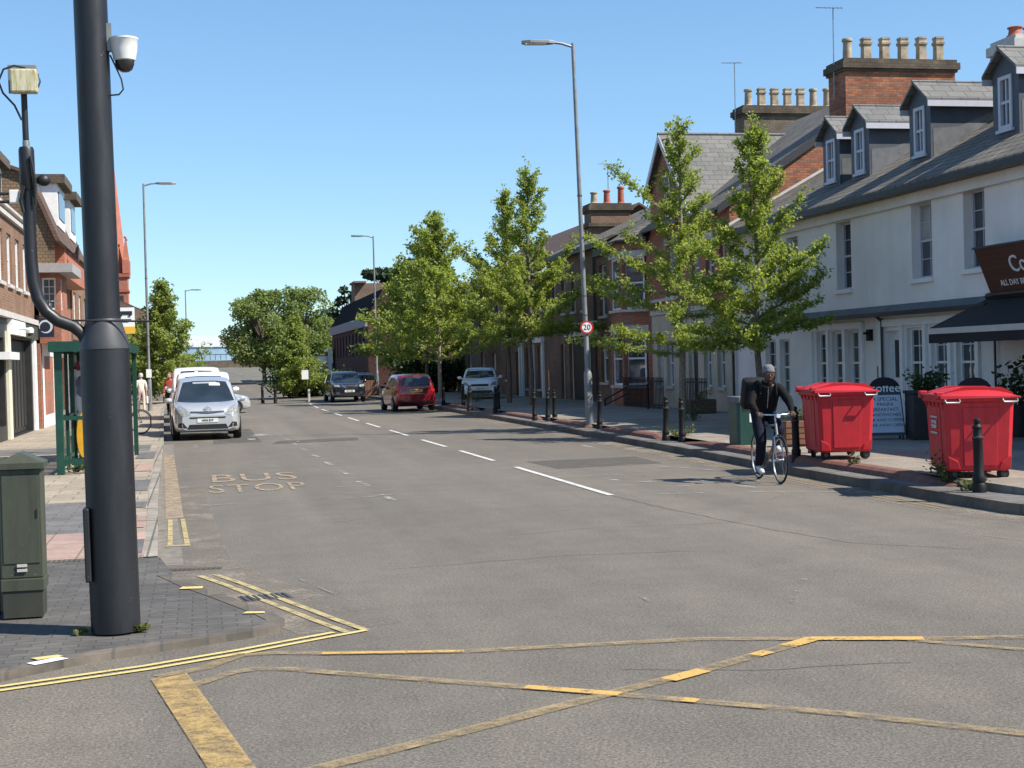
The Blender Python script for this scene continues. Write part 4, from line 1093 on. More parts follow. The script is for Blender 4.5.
# gabled house with an oriel bay
og = thing('oriel_house', 'red brick and tile-hung house with a white casement bay beside the black arm', 'house', (-4.4, 55, .1), world=True)
OX, Y0, Y1 = -4.42, 49.9, 62
sh = [(-4.96, -4.40 - .12, 4.02, 5.02)]
m = MB()
wall(m, 'y', Y0, -1, -6.0, OX, 2.9, 5.2, [(-4.98, -4.55, 4.0, 5.05)], .1); wall(m, 'x', OX, 1, Y0, 52.5, 2.9, 5.2, [(50.3, 50.9, 4.0, 5.05)], .1)
m.quad((OX, 52.5, 2.9), (LX, 52.5, 2.9), (LX, 52.5, 5.2), (OX, 52.5, 5.2)); m.quad((OX, 52.5, 2.9), (OX, Y0, 2.9), (-6, Y0, 2.9), (-6, 52.5, 2.9))
bay = m.build('bay', M['redbrick'], og)
window(bay, 'y', Y0, -1, (-4.98, -4.55, 4.0, 5.05), 'whitewood', 'glassmid', 2, 4, inset=.03, sash=False, sill=None); window(bay, 'x', OX, 1, (50.3, 50.9, 4.0, 5.05), 'whitewood', 'glassmid', 2, 4, inset=.03, sash=False, sill=None)
m = MB(); m.box(-6.0, OX + .45, Y0 - .5, 53.0, 5.201, 5.50); m.build('bay_cornice', M['band'], og)
m = MB(); wall(m, 'x', LX + .1, 1, Y0, Y1, .1, 6.4, [(54, 55, 4, 5.4), (57, 58, 4, 5.4), (60, 61, 4, 5.4)], .12); m.quad((LX + .1, Y0, .1), (-14, Y0, .1), (-14, Y0, 5.4), (LX + .1, Y0, 5.4)); m.quad((LX + .1, Y1, .1), (-14, Y1, .1), (-14, Y1, 6.4), (LX + .1, Y1, 6.4)); m.build('wall', M['redbrick'], og)
for a in (54, 57, 60): window(og, 'x', LX + .1, 1, (a, a + 1, 4, 5.4), 'whitewood', 'glassmid', 2, 2, inset=.05)
m = MB(); m.poly([(-4.55, Y0 + .02, 5.5), (-4.55, Y0 + .02, 6.6), (-5.35, Y0 + .02, 8.5), (-8.6, Y0 + .02, 9.6), (-8.6, Y0 + .02, 5.5)]); m.build('gable_wall', M['tilehung'], og)
m = MB(); m.extr([(-4.35, Y0 - .12, 6.25), (-5.30, Y0 - .12, 8.55), (-5.42, Y0 - .12, 8.55), (-4.5, Y0 - .12, 6.25)], (0, Y1 - Y0 + .12, 0)); m.extr([(-5.30, Y0 - .12, 8.55), (-8.6, Y0 - .12, 9.75), (-8.6, Y0 - .12, 9.65), (-5.3, Y0 - .12, 8.43)], (0, Y1 - Y0 + .12, 0)); rf = m.build('roof', M['tileroof'], og)
for (a, b) in ((52.2, 55.0), (57.2, 59.6)):
    d = MB(); d.box(-6.6, -4.62, a, b, 7.0, 8.45); dd = d.build('dormer', M['whitewood'], rf); r = MB(); r.box(-6.8, -4.35, a - .15, b + .15, 8.451, 8.75); r.build('dormer_roof', M['sootycap'], dd)
    w = MB(); w.box(-4.619, -4.59, a + .3, b - .3, 7.3, 8.2); w.build('dormer_pane', M['glassmid'], dd)
m = MB(); wall(m, 'x', OX - .05, 1, 52.6, Y1, 5.3, 6.5, [], .1); m.quad((OX - .05, 52.6, 5.3), (LX + .1, 52.6, 5.3), (LX + .1, 52.6, 6.5), (OX - .05, 52.6, 6.5)); m.quad((OX - .05, 52.6, 5.3), (OX - .05, Y1, 5.3), (LX, Y1, 5.3), (LX, 52.6, 5.3)); m.build('tile_hanging', M['churchbrick'], og)
m = MB(); wall(m, 'x', LX + .12, 1, 50.2, Y1, .1, 2.9, [(50.8, 54, .5, 2.5), (55.5, 58.5, .5, 2.5)], .2); m.build('shopfront', M['whitewood'], og)
m = MB(); m.box(LX - .06, LX - .03, 50.8, 54, .5, 2.5); m.box(LX - .06, LX - .03, 55.5, 58.5, .5, 2.5); m.build('pane', M['glassy'], og)
m = MB(); m.lathe([(.02, 0), (.2, .05), (.3, .13), (.31, .13), (.2, .04)], (-4.2, 53.6, 6.15), 'x', 14); m.tube([(-4.45, 53.6, 6.1), (-4.15, 53.6, 6.15)], .02, 5); m.build('satellite_dish', M['collar'], og)
# projecting sign with a pale swirl
t = thing('hanging_sign', 'square dark sign with a pale swirl on the brick shop at left', 'sign', (LX, 49.2, 3.2), world=True)
m = MB(); m.box(LX + .1, LX + .62, 49.16, 49.22, 3.08, 3.72); m.build('sign_panel', M['navy'], t)
m = MB()
for k in range(26):
    a0, a1 = R(200 - 12.8 * k), R(200 - 12.8 * (k + 1)); w0 = .015 + .06 * math.sin(math.pi * k / 26); w1 = .015 + .06 * math.sin(math.pi * (k + 1) / 26)
    c = (LX + .36, 3.42); rr = .19
    m.extr([(c[0] + (rr - w0 / 2) * math.cos(a0), 49.158, c[1] + (rr - w0 / 2) * math.sin(a0)), (c[0] + (rr + w0 / 2) * math.cos(a0), 49.158, c[1] + (rr + w0 / 2) * math.sin(a0)), (c[0] + (rr + w1 / 2) * math.cos(a1), 49.158, c[1] + (rr + w1 / 2) * math.sin(a1)), (c[0] + (rr - w1 / 2) * math.cos(a1), 49.158, c[1] + (rr - w1 / 2) * math.sin(a1))], (0, -.006, 0))
m.build('swirl', M['chalkboard'], t)
m = MB(); m.tube([(LX, 49.19, 3.76), (LX + .66, 49.19, 3.76)], .02, 6); m.build('bracket', M['iron'], t)

def row_house(name, label, x, y0, y1, eave, ridge, wm, rm, sm='shopdark', up=None, back=9, facing=1):
    t = thing(name, label, 'building', (x, (y0 + y1) / 2, .1), world=True)
    n = max(1, int((y1 - y0) / 2.4)); st = (y1 - y0) / n
    hs = [(y0 + st * (k + .28), y0 + st * (k + .72), 3.9, 5.3) for k in range(n)]
    m = MB(); wall(m, 'x', x, facing, y0, y1, 3.3, eave, hs, .12)
    xb = x - facing * back
    for y in (y0, y1): m.quad((x, y, .1), (xb, y, .1), (xb, y, eave), (x, y, eave)); m.poly([(x, y, eave), (xb, y, eave), ((x + xb) / 2, y, ridge)])
    m.build('wall', M[wm], t)
    for h in hs: window(t, 'x', x, facing, h, 'whitewood', 'glassmid', 2, 2, inset=.06)
    m = MB(); wall(m, 'x', x, facing, y0, y1, .1, 3.28, [(y0 + .5, y1 - .5, .5, 2.7)], .2); m.build('shopfront', M[sm], t)
    m = MB(); pbox(m, 'x', x - facing * .18, x - facing * .2, y0 + .5, y1 - .5, .5, 2.7); m.build('pane', M['glassy'], t)
    m = MB(); xm = (x + xb) / 2
    roof_x(m, x + facing * .25, eave - .1, xm, ridge, y0, y1); roof_x(m, xb - facing * .25, eave - .1, xm, ridge, y0, y1); m.build('roof', M[rm], t)
    return t
row_house('brick_shop', 'orange brick shop building behind the green bus shelter', LX + .15, 62.2, 76, 6.3, 9.0, 'leftbrick', 'tileroof')
row_house('brick_shop', 'brown brick shop building behind the bus stop flag and tree', LX - .1, 76.2, 92, 6.6, 9.2, 'stockbrick', 'slate')
row_house('brick_shop', 'dark brick building beside the far left tree', LX - .6, 96, 112, 5.6, 7.6, 'darkbrick', 'tileroof')

# the church with its spire
ch = thing('church', 'red brick church tower with tall spire rising behind the black pole', 'church', (-7.6, 131, .5), world=True)
CX, CY, hw = -7.1, 131.5, 1.2
m = MB(); m.box(CX - hw, CX + hw, CY - hw, CY + hw, 0, 10.2); m.box(CX - hw - 10, CX - hw, CY - 3, CY + 14, 0, 8); m.build('wall', M['churchbrick'], ch)
m = MB(); m.lathe([(1.25, 10.5), (.02, 23)], (CX, CY, 0), 'z', 8); m.build('spire', M['churchbrick'], ch)
m = MB(); m.box(CX - hw - .15, CX + hw + .15, CY - hw - .15, CY + hw + .15, 10.2, 10.5); m.box(CX - hw - .1, CX + hw + .1, CY - hw - .1, CY + hw + .1, 8.9, 9.1); m.build('string_course', M['terracotta'], ch)
for sx in (-1, 1):
    for sy in (-1, 1):
        p = MB(); x, y = CX + sx * (hw - .1), CY + sy * (hw - .1)
        p.box(x - .28, x + .28, y - .28, y + .28, 10.501, 11.7); p.lathe([(.36, 11.7), (.3, 11.85), (.02, 13.6)], (x, y, 0), 'z', 4); p.ball((x, y, 13.65), .12, 8, 6); p.build('pinnacle', M['churchbrick'], ch)
m = MB()
for sx in (-.55, .55): m.box(CX + sx - .3, CX + sx + .3, CY - hw - .02, CY - hw - .002, 5.5, 8.6)
m.build('louvre', M['darkwood'], ch)
m = MB(); m.box(CX - .35, CX + .35, CY - 1.75, CY - 1.3, 10.501, 12.0); m.lathe([(.55, 12.0), (.02, 13.2)], (CX, CY - 1.5, 0), 'z', 4); m.build('lucarne', M['churchbrick'], ch)
row_house('old_house', 'small brown house with chimneys beyond the church', -3.4, 114, 122, 6.2, 8.3, 'stockbrick', 'tileroof')

# the bridge at the top of the road, with the blue and white shed behind
t = thing('bridge_parapet', 'long brown bridge parapet with railings at the top of the hill road', 'bridge', (4, 283, 2.0), world=True)
m = MB(); m.box(-20, 22, 283, 284, 1.5, 3.8); m.build('wall', M['greybrick'], t)
m = MB()
for k in range(40): m.box(-18 + k, -17.9 + k, 283.3, 283.4, 3.9, 4.9)
m.box(-19, 22, 283.3, 283.42, 4.9, 5.02); m.build('railing', M['gutterblack'], t)
t = thing('shed', 'long white and blue industrial shed on the skyline past the bridge', 'building', (3, 300, 2.0), world=True)
m = MB(); m.box(-22, 30, 298, 320, 2.0, 7.0); m.build('lower_wall', M['blueboard'], t)
m = MB(); m.extr([(-22.3, 297.8, 7.001), (30.3, 297.8, 6.3), (30.3, 297.8, 8.2), (-22.3, 297.8, 9.4)], (0, 22, 0)); m.build('roof', M['signwhite'], t)
# ------------------------------------------------------------------ street furniture
PX, PY = -.62, 10.45
t = pole_ = thing('camera_pole', 'thick black steel column with grey collar standing on the dark corner paving', 'pole', (PX, PY, .06), world=True)
m = MB(); m.lathe([(.168, .06), (.168, .5), (.1675, 2.02)], (PX, PY, 0), 'z', 40); m.build('base_column', M['pole'], t, smooth=True)
m = MB(); m.lathe([(.171, 2.02), (.168, 2.05), (.124, 2.21), (.118, 2.23)], (PX, PY, 0), 'z', 40); m.build('collar', M['collar'], t, smooth=True)
m = MB(); m.lathe([(.116, 2.2), (.113, 5), (.108, 9.5), (.0, 9.52)], (PX, PY, 0), 'z', 40); m.build('upper_column', M['pole'], t, smooth=True)
m = MB(); m.box(PX - .182, PX - .14, PY - .13, PY + .01, .42, .93); m.build('access_door', M['pole'], t, bevel=.01)
m = MB(); m.tube([(PX - .10, PY - .02, 2.02), (PX - .14, PY - .02, 2.13), (PX - .20, PY - .02, 2.185), (PX - .30, PY - .02, 2.225), (PX - .375, PY - .02, 2.29), (PX - .425, PY - .02, 2.38), (PX - .452, PY - .02, 2.50), (PX - .46, PY - .02, 2.65), (PX - .462, PY - .02, 3.30)], .043, 18)
arm = m.build('side_arm', M['pole'], t, smooth=True)
AX, AY = PX - .462, PY - .02
m = MB(); m.lathe([(.045, 3.12), (.052, 3.13), (.052, 3.40), (.045, 3.42)], (AX, AY, 0), 'z', 18); m.build('arm_sleeve', M['pole'], arm, smooth=True)
m = MB(); m.lathe([(.024, 3.41), (.024, 3.46), (.016, 3.47)], (AX, AY, 0), 'z', 12); m.build('clamp', M['steel'], arm)
m = MB(); m.tube([(AX, AY, 3.40), (AX, AY, 3.87)], .021, 12); m.build('mast', M['pole'], arm, smooth=True)
m = MB(); m.tube([(AX + .05, AY - .05, 3.02), (AX + .055, AY - .06, 3.2), (AX + .03, AY - .06, 3.35)], .010, 6); m.tube([(AX - .03, AY - .05, 2.97), (AX - .045, AY - .06, 3.05), (AX - .02, AY - .06, 3.15)], .012, 6); m.build('cable', M['blackplastic'], arm)
m = MB(); m.lathe([(.001, .0), (.118, .0), (.1185, .012), (.1185, .02)], (PX, PY, 2.225), 'z', 30); m.build('strap', M['blackplastic'], t)
m = MB(); m.tube([(PX - .2, PY - .12, 2.222), (PX + .32, PY - .12, 2.20)], .007, 6); m.build('rod', M['blackplastic'], t)

bx = thing('aerial_box', 'weathered cream box with loose black cable on the thin mast at upper left', 'box', (AX, AY, 3.77), world=True)
m = MB(); m.box(AX - .075, AX + .10, AY - .12, AY - .03, 3.775, 3.935); m.build('housing', M['mossy'], bx, bevel=.012)
m = MB(); m.box(AX - .10, AX + .09, AY + .0, AY + .025, 3.79, 3.985); m.build('back_plate', M['lampgrey'], bx, bevel=.004)
m = MB(); m.tube([(AX + .02, AY - .03, 3.955), (AX - .05, AY - .06, 3.965), (AX - .12, AY - .06, 3.94), (AX - .155, AY - .06, 3.86), (AX - .13, AY - .06, 3.78), (AX - .06, AY - .04, 3.70), (AX - .018, AY - .03, 3.60)], .007, 6)
m.tube([(AX + .05, AY - .02, 3.95), (AX + .105, AY - .04, 3.91), (AX + .115, AY - .05, 3.86), (AX + .10, AY - .05, 3.82)], .006, 6); m.build('cable', M['blackplastic'], bx, smooth=True)
sn = thing('sensor', 'round black sensor fixed beside the sleeve of the black arm', 'sensor', (AX + .09, AY, 3.17), world=True)
m = MB(); m.ball((AX + .11, AY - .03, 3.19), (.045, .05, .042), 12, 8); m.box(AX + .04, AX + .09, AY - .03, AY + .01, 3.17, 3.21); m.build('sensor_body', M['blackplastic'], sn, smooth=True)
m = MB(); m.tube([(AX + .07, AY - .02, 3.12), (AX + .07, AY - .02, 3.16)], .012, 8); m.build('sensor_foot', M['whiteplastic'], sn)
rx = thing('receiver', 'small pale and black receiver clamped left of the arm sleeve', 'sensor', (AX - .1, AY, 3.05), world=True)
m = MB(); m.box(AX - .12, AX - .055, AY - .05, AY + .02, 3.035, 3.125); m.build('receiver_body', M['whiteplastic'], rx, bevel=.006)
m = MB(); m.lathe([(.006, -.19), (.012, -.12), (.008, -.04), (.01, 0)], (AX - .055, AY - .03, 3.1), 'x', 8); m.lathe([(.006, -.17), (.012, -.1), (.008, 0)], (AX - .055, AY - .03, 3.045), 'x', 8); m.build('antenna', M['blackplastic'], rx)

cc = thing('security_camera', 'white dome security camera hanging from the side of the tall black column', 'security camera', (PX + .19, PY, 3.95), world=True)
qx = PX + .215
m = MB(); m.lathe([(.05, 4.005), (.074, 4.02), (.088, 4.09), (.094, 4.155), (.098, 4.16), (.098, 4.172), (.05, 4.182), (.001, 4.184)], (qx, PY - .02, 0), 'z', 30); m.build('camera_housing', M['whiteplastic'], cc, smooth=True)
m = MB(); m.lathe([(.066, 4.016), (.064, 3.99), (.05, 3.955), (.025, 3.938), (.001, 3.935)], (qx, PY - .02, 0), 'z', 24); m.build('camera_dome', M['domeglass'], cc, smooth=True)
m = MB(); m.box(PX + .09, PX + .135, PY - .05, PY + .01, 4.08, 4.27); m.box(PX + .13, PX + .19, PY - .04, PY, 4.10, 4.14); m.build('camera_bracket', M['lampgrey'], cc)
m = MB(); m.tube([(PX + .12, PY - .04, 4.05), (PX + .15, PY - .05, 3.98), (PX + .19, PY - .06, 3.88), (PX + .20, PY - .06, 3.81), (PX + .17, PY - .06, 3.775), (PX + .1, PY - .05, 3.77)], .006, 6); m.build('cable', M['blackplastic'], cc, smooth=True)

# the column leans a little, and everything fixed to it leans with it
LEAN = Matrix.Translation((PX, PY, .05)) @ Matrix.Rotation(R(-.6), 4, 'Y') @ Matrix.Translation((-PX, -PY, -.05))
for o in (pole_, bx, sn, rx, cc):
    o.matrix_world = LEAN @ Matrix.Translation(o.location)
# cabinets
cb = thing('utility_cabinet', 'olive green utility cabinet with a ridged top next to the black column', 'cabinet', (-1.33, 11.4, .06), world=True)
m = MB(); m.box(-1.475, -1.175, 11.25, 11.52, .35, 1.16); m.build('body', M['cabinet'], cb, bevel=.008)
m = MB(); m.box(-1.465, -1.185, 11.245, 11.53, .06, .26); m.build('base', M['cabinetdark'], cb)
m = MB(); m.box(-1.48, -1.17, 11.235, 11.535, .255, .348); m.build('plinth', M['cabinet'], cb, bevel=.006)
m = MB(); m.add([(-1.50, 11.22, 1.161), (-1.15, 11.22, 1.161), (-1.15, 11.55, 1.161), (-1.50, 11.55, 1.161), (-1.50, 11.22, 1.205), (-1.15, 11.22, 1.205), (-1.15, 11.55, 1.205), (-1.50, 11.55, 1.205), (-1.325, 11.26, 1.285), (-1.325, 11.51, 1.285)], [(0, 1, 5, 4), (1, 2, 6, 5), (2, 3, 7, 6), (3, 0, 4, 7), (4, 5, 8), (5, 6, 9, 8), (6, 7, 9), (7, 4, 8, 9), (0, 3, 2, 1)]); m.build('lid', M['cabinet'], cb)
m = MB(); m.box(-1.36, -1.29, 11.235, 11.249, .40, .42); m.box(-1.36, -1.29, 11.235, 11.249, .435, .455); m.build('vent', M['stone'], cb)
m = MB(); m.box(-1.455, -1.195, 11.243, 11.249, .46, 1.12); m.build('door', M['cabinet'], cb, bevel=.003)
m = MB(); m.box(-1.215, -1.205, 11.236, 11.243, .8, .86); m.build('lock', M['blackplastic'], cb)
cb = thing('utility_cabinet', 'dark utility cabinet cut by the left edge of the view behind the olive one', 'cabinet', (-1.75, 11.6, .06), world=True)
m = MB(); m.box(-1.95, -1.515, 11.45, 11.8, .06, 1.16); m.build('body', M['cabinetdark'], cb, bevel=.01)
m = MB(); m.box(-1.97, -1.495, 11.43, 11.82, 1.161, 1.22); m.build('lid', M['cabinetdark'], cb, bevel=.01)
m = MB(); m.box(-1.92, -1.545, 11.436, 11.449, .2, 1.1); m.build('door', M['cabinet'], cb)
lb2 = thing('litter_bin', 'dark square litter bin behind the cabinets at the left edge', 'bin', (-2.9, 20, .1), world=True)
m = MB(); m.box(-3.15, -2.72, 19.8, 20.25, .1, 1.02); m.build('body', M['iron'], lb2, bevel=.02)
m = MB(); m.box(-3.17, -2.70, 19.78, 20.27, 1.021, 1.10); m.build('lid', M['collar'], lb2, bevel=.02)
m = MB(); m.box(-3.05, -2.82, 19.79, 19.799, .8, .95); m.build('slot', M['blackplastic'], lb2)

# bus shelter
sx0, sx1, sy0, sy1 = -2.42, -1.36, 26.5, 31.9
bs = thing('bus_shelter', 'green framed bus shelter with amber panels partly hidden by the black column', 'bus shelter', (-1.95, 29, .1), world=True)
def pst(x, y, w=.10, z1=2.3): return (x - w / 2, x + w / 2, y - w / 2, y + w / 2, .1, z1)
for (x, y) in ((sx0, sy0), (sx1 - .02, sy0 + .05), (sx0, sy1), (sx1, sy1), (sx0, 29.2)):
    m = MB(); m.box(*pst(x, y, .13 if (x, y) == (sx0, sy0) else .09)); m.build('post', M['shelter'], bs, bevel=.008)
m = MB(); m.box(sx0 - .12, sx1 + .08, sy0 - .2, sy1 + .1, 2.301, 2.36); m.box(sx0 - .14, sx1 + .1, sy0 - .22, sy0 - .16, 2.25, 2.43); m.box(sx0 - .14, sx0 - .06, sy0 - .159, sy1 + .1, 2.25, 2.42); m.box(sx1 + .05, sx1 + .1, sy0 - .159, sy1 + .1, 2.25, 2.42); m.build('roof', M['shelter'], bs)
m = MB(); m.box(sx0 + .066, sx1 - .07, sy0 - .03, sy0 + .03, 1.05, 1.12); m.box(sx0 + .066, sx1 - .07, sy0 - .03, sy0 + .03, .28, .36); m.box(sx0 - .03, sx0 + .03, sy0 + .07, sy1 - .05, 1.06, 1.12); m.box(sx0 - .03, sx0 + .03, sy0 + .07, sy1 - .05, .3, .36); m.build('rail', M['shelter'], bs)
m = MB(); m.box(-2.53, -2.02, 30.3, 30.42, .55, 2.02); pa = m.build('poster_case', M['collar'], bs)
m = MB(); m.box(-2.49, -2.10, 30.285, 30.299, .62, 1.95); m.build('poster', M['whiteplastic'], pa)
m = MB(); m.ball((-2.33, 30.28, 1.66), (.10, .012, .16), 14, 8); m.ball((-2.28, 30.28, 1.5), (.14, .010, .12), 14, 8); m.build('poster_print', plain('poster_violet', (.16, .15, .24), .6, var=.5, vscale=5), pa, smooth=True)
m = MB(); m.box(sx0 + .16, sx1 - .3, 28.4, 28.46, 1.92, 2.12); sgn = m.build('info_strip', plain('maroon_panel', (.22, .015, .035), .5, var=.3, vscale=14), bs)
m = MB(); m.box(sx0 + .22, sx1 - .42, 28.388, 28.399, 2.03, 2.08); m.box(sx0 + .3, sx1 - .5, 28.388, 28.399, 1.95, 1.98); m.build('info_print', M['offwhite'], sgn)
m = MB(); m.box(-2.62, -2.37, 30.8, 31.2, .42, .70); m.build('seat', M['amber'], bs, bevel=.03)
m = MB(); pts = [(-2.14 + .12 * math.cos(R(a)), 0, .72 + .42 * math.sin(R(a))) for a in range(0, 360, 15)]; m.extr([(p[0], 27.9, p[2]) for p in pts], (0, .12, 0)); m.build('amber_panel', M['amber'], bs, bevel=.01)
m = MB(); m.box(-2.32, -1.9, 27.93, 28.02, .1, .3); m.tube([(-2.28, 27.99, .3), (-2.28, 27.99, 1.1)], .03, 6); m.build('panel_frame', M['shelter'], bs)
m = MB(); m.ball((sx1 - .5, sy0 - .23, 2.34), .04, 8, 6); m.build('lamp', M['whiteplastic'], bs)

for (a, b) in ((sy0 + .1, 29.13), (29.27, sy1 - .06)):
    m = MB(); m.box(sx0 - .008, sx0 + .008, a, b, .36, 2.25); m.build('glass_panel', M['shelterglass'], bs)
m = MB(); m.box(sx0 + .07, sx1 - .08, sy1 - .008, sy1 + .008, .3, 2.25); m.build('glass_panel', M['shelterglass'], bs)
for (x, y) in ((sx0 + .02, 27.8), (sx0 + .02, 30.6)):
    m = MB(); m.box(x - .03, x + .03, y - .03, y + .03, .1, 2.3); m.build('mullion', M['shelter'], bs)
# bus stop flag
fl = thing('bus_stop_flag', 'white and yellow bus stop flag on a pole behind the black column', 'sign', (-1.50, 33.2, .1), world=True)
m = MB(); m.tube([(-1.78, 33.2, .1), (-1.78, 33.2, 3.35)], .035, 10); m.build('post', M['lampdark'], fl, smooth=True)
m = MB(); m.box(-1.76, -1.37, 33.17, 33.2, 2.72, 3.30); fp = m.build('flag_panel', M['signwhite'], fl)
m = MB(); m.box(-1.76, -1.37, 33.16, 33.169, 2.72, 2.88); m.build('yellow_band', M['signyellow'], fp)
m = MB(); m.box(-1.72, -1.42, 33.16, 33.169, 3.14, 3.22); m.box(-1.69, -1.64, 33.155, 33.159, 3.1, 3.14); m.box(-1.5, -1.45, 33.155, 33.159, 3.1, 3.14); m.box(-1.74, -1.44, 33.16, 33.169, 3.03, 3.045); m.box(-1.74, -1.5, 33.16, 33.169, 2.98, 2.995); m.build('bus_symbol', M['ink'], fp)

# lamp columns
def lamp(label, x, y, H, arm, mat, mz=.1, flip=-1):
    t = thing('street_lamp', label, 'street lamp', (x, y, mz), world=True)
    m = MB(); m.lathe([(.105, mz), (.105, mz + 1.35), (.098, mz + 1.42), (.066, mz + 1.5), (.062, mz + 3.0), (.045, H - .03), (.0, H)], (x, y, 0), 'z', 18); c = m.build('column', M[mat], t, smooth=True)
    m = MB(); m.box(x - .06, x + .06, y - .112, y - .098, mz + .5, mz + 1.0); m.build('access_door', M[mat], c)
    m = MB(); m.tube([(x, y, H - .12), (x + flip * .3, y, H - .03), (x + flip * arm * .55, y, H)], .035, 8); m.build('arm', M[mat], t, smooth=True)
    a = x + flip * arm * .5; b = x + flip * (arm + .35)
    m = MB(); P = [(a, y - .05), (a + flip * .15, y - .12), (b - flip * .2, y - .14), (b, y - .06), (b, y + .06), (b - flip * .2, y + .14), (a + flip * .15, y + .12), (a, y + .05)]
    m.prism(P, H - .045, H + .04); ln = m.build('lantern', M[mat], t, bevel=.012)
    m = MB(); m.box(min(a + flip * .22, b - flip * .08), max(a + flip * .22, b - flip * .08), y - .10, y + .10, H - .06, H - .046); m.build('lens', M['signwhite'], ln)
    for z in (mz + 2.9, mz + 3.4, mz + 6.0):
        m = MB(); m.lathe([(.066, z), (.066, z + .04)], (x, y, 0), 'z', 14); m.build('band', M['lampdark'], c)
    return t
lamp('tall grey street lamp carrying the 20 sign on the right pavement', 9.88, 36.4, 10.1, 1.0, 'lampgrey', .12, -1).rotation_euler = (0, R(-1.2), 0)
lamp('tall grey street lamp beside the white van on the left pavement', -2.25, 68.0, 10.45, 1.1, 'lampgrey', .1, 1)
lamp('tall grey street lamp among the trees above the red car', 10.55, 88, 9.8, 1.0, 'lampgrey', .1, -1)
lamp('small distant street lamp standing beyond the far left tree', -1.0, 128, zr(128) + 8.5, 1.0, 'lampgrey', zr(128), 1)

s20 = thing('speed_sign', 'round white 20 speed limit sign with red ring on the lamp column', 'sign', (9.82, 36.3, 2.7), world=True)
m = MB(); m.lathe([(.17, 0), (.17, .012), (.0, .012)], (9.83, 36.30, 2.72), 'y', 32); m.build('sign_plate', M['signred'], s20)
m = MB(); m.lathe([(.128, -.004), (.128, -.001), (.0, -.001)], (9.83, 36.30, 2.72), 'y', 32); m.build('sign_face', M['signwhite'], s20)
m = MB(); put_text(m, '20', .205, (9.83, 36.292, 2.72), (1, 0, 0), (0, 0, 1), .002, 1.0)
v = [Vector(p) for p in m.v]; m.v = [tuple(p) for p in v]; m.build('sign_number', M['ink'], s20)
m = MB(); m.lathe([(.075, 2.66), (.075, 2.78)], (9.827, 36.4, 0), 'z', 14); m.build('clip', M['steel'], s20)
nb = thing('notice_plate', 'small white plate low on the street lamp beside the white van', 'sign', (-2.25, 67.9, 2.2), world=True)
m = MB(); m.box(-2.37, -2.13, 67.86, 67.89, 1.62, 2.0); m.build('plate', M['signwhite'], nb); m = MB(); m.lathe([(.115, 1.72), (.115, 1.9)], (-2.25, 68, 0), 'z', 12); m.build('clip', M['steel'], nb)

# bollards
def bollard_parts(root):
    m = MB(); m.lathe([(.115, 0), (.115, .10), (.095, .13), (.105, .17), (.105, .22), (.085, .25), (.078, .70), (.088, .715), (.088, .745), (.075, .76), (.07, .86), (.085, .875), (.085, .895), (.05, .92), (.045, .935), (.055, .95), (.06, .975), (.05, 1.0), (.0, 1.015)], (0, 0, 0), 'z', 16)
    m.build('post', M['iron'], root, smooth=True)
    m = MB(); m.lathe([(.09, .742), (.093, .748), (.093, .758), (.078, .764)], (0, 0, 0), 'z', 16); m.build('ring', M['collar'], root, smooth=True)
GB = 'black cast iron bollards along the right pavement'
bl = [((9.27, 16.1), .12, 'black iron bollard in front of the nearer red wheeled bin', .90), ((9.42, 22.0), .12, 'black iron bollard beside the front wheel of the bicycle', .9),
      ((9.70, 28.5), .12, 'black iron bollard right of a twin, below the nearer street trees', .92), ((9.62, 29.35), .12, 'black iron bollard left of a twin, below the nearer street trees', .92),
      ((9.80, 35.2), .12, 'black iron bollard touching the foot of the lamp column with the 20 sign', .95),
      ((10.12, 41.2), .13, 'black iron bollard nearest the lamp column in the row of three', .9), ((9.86, 41.0), .13, 'black iron bollard in the middle of the row of three', .9), ((9.68, 41.9), .13, 'black iron bollard at the left end of the row of three', .9),
      ((10.35, 50.5), .14, 'black iron bollard set back behind the kerb right of the white car', .92), ((9.9, 48.9), .13, 'black iron bollard at the kerb in front of the right side of the white car', .92),
      ((9.80, 53.0), .13, 'black iron bollard before the left headlight of the white car', .92), ((9.62, 52.3), .13, 'black iron bollard at the kerb just left of the white car headlight', .92),
      ((10.25, 57.0), .14, 'black iron bollard standing right in front of the white car bonnet', .92),
      ((10.05, 60.6), .14, 'black iron bollard among the leaning tree stakes by the red car', .92), ((9.88, 62.4), .14, 'black iron bollard just right of the red car rear', .92)]
proto = None
for (x, y), z, lab, h in bl:
    if proto is None:
        proto = thing('bollard', lab, 'bollard', (x, y, z), 0, GB); bollard_parts(proto); o = proto
    else:
        o = copy_tree(proto)
    o.location = (x, y, z); o.rotation_euler = (R(random.uniform(-1.5, 1.5)), R(random.uniform(-1.5, 1.5)), random.uniform(0, 6)); o.scale = (.74, .74, h); o['label'] = lab

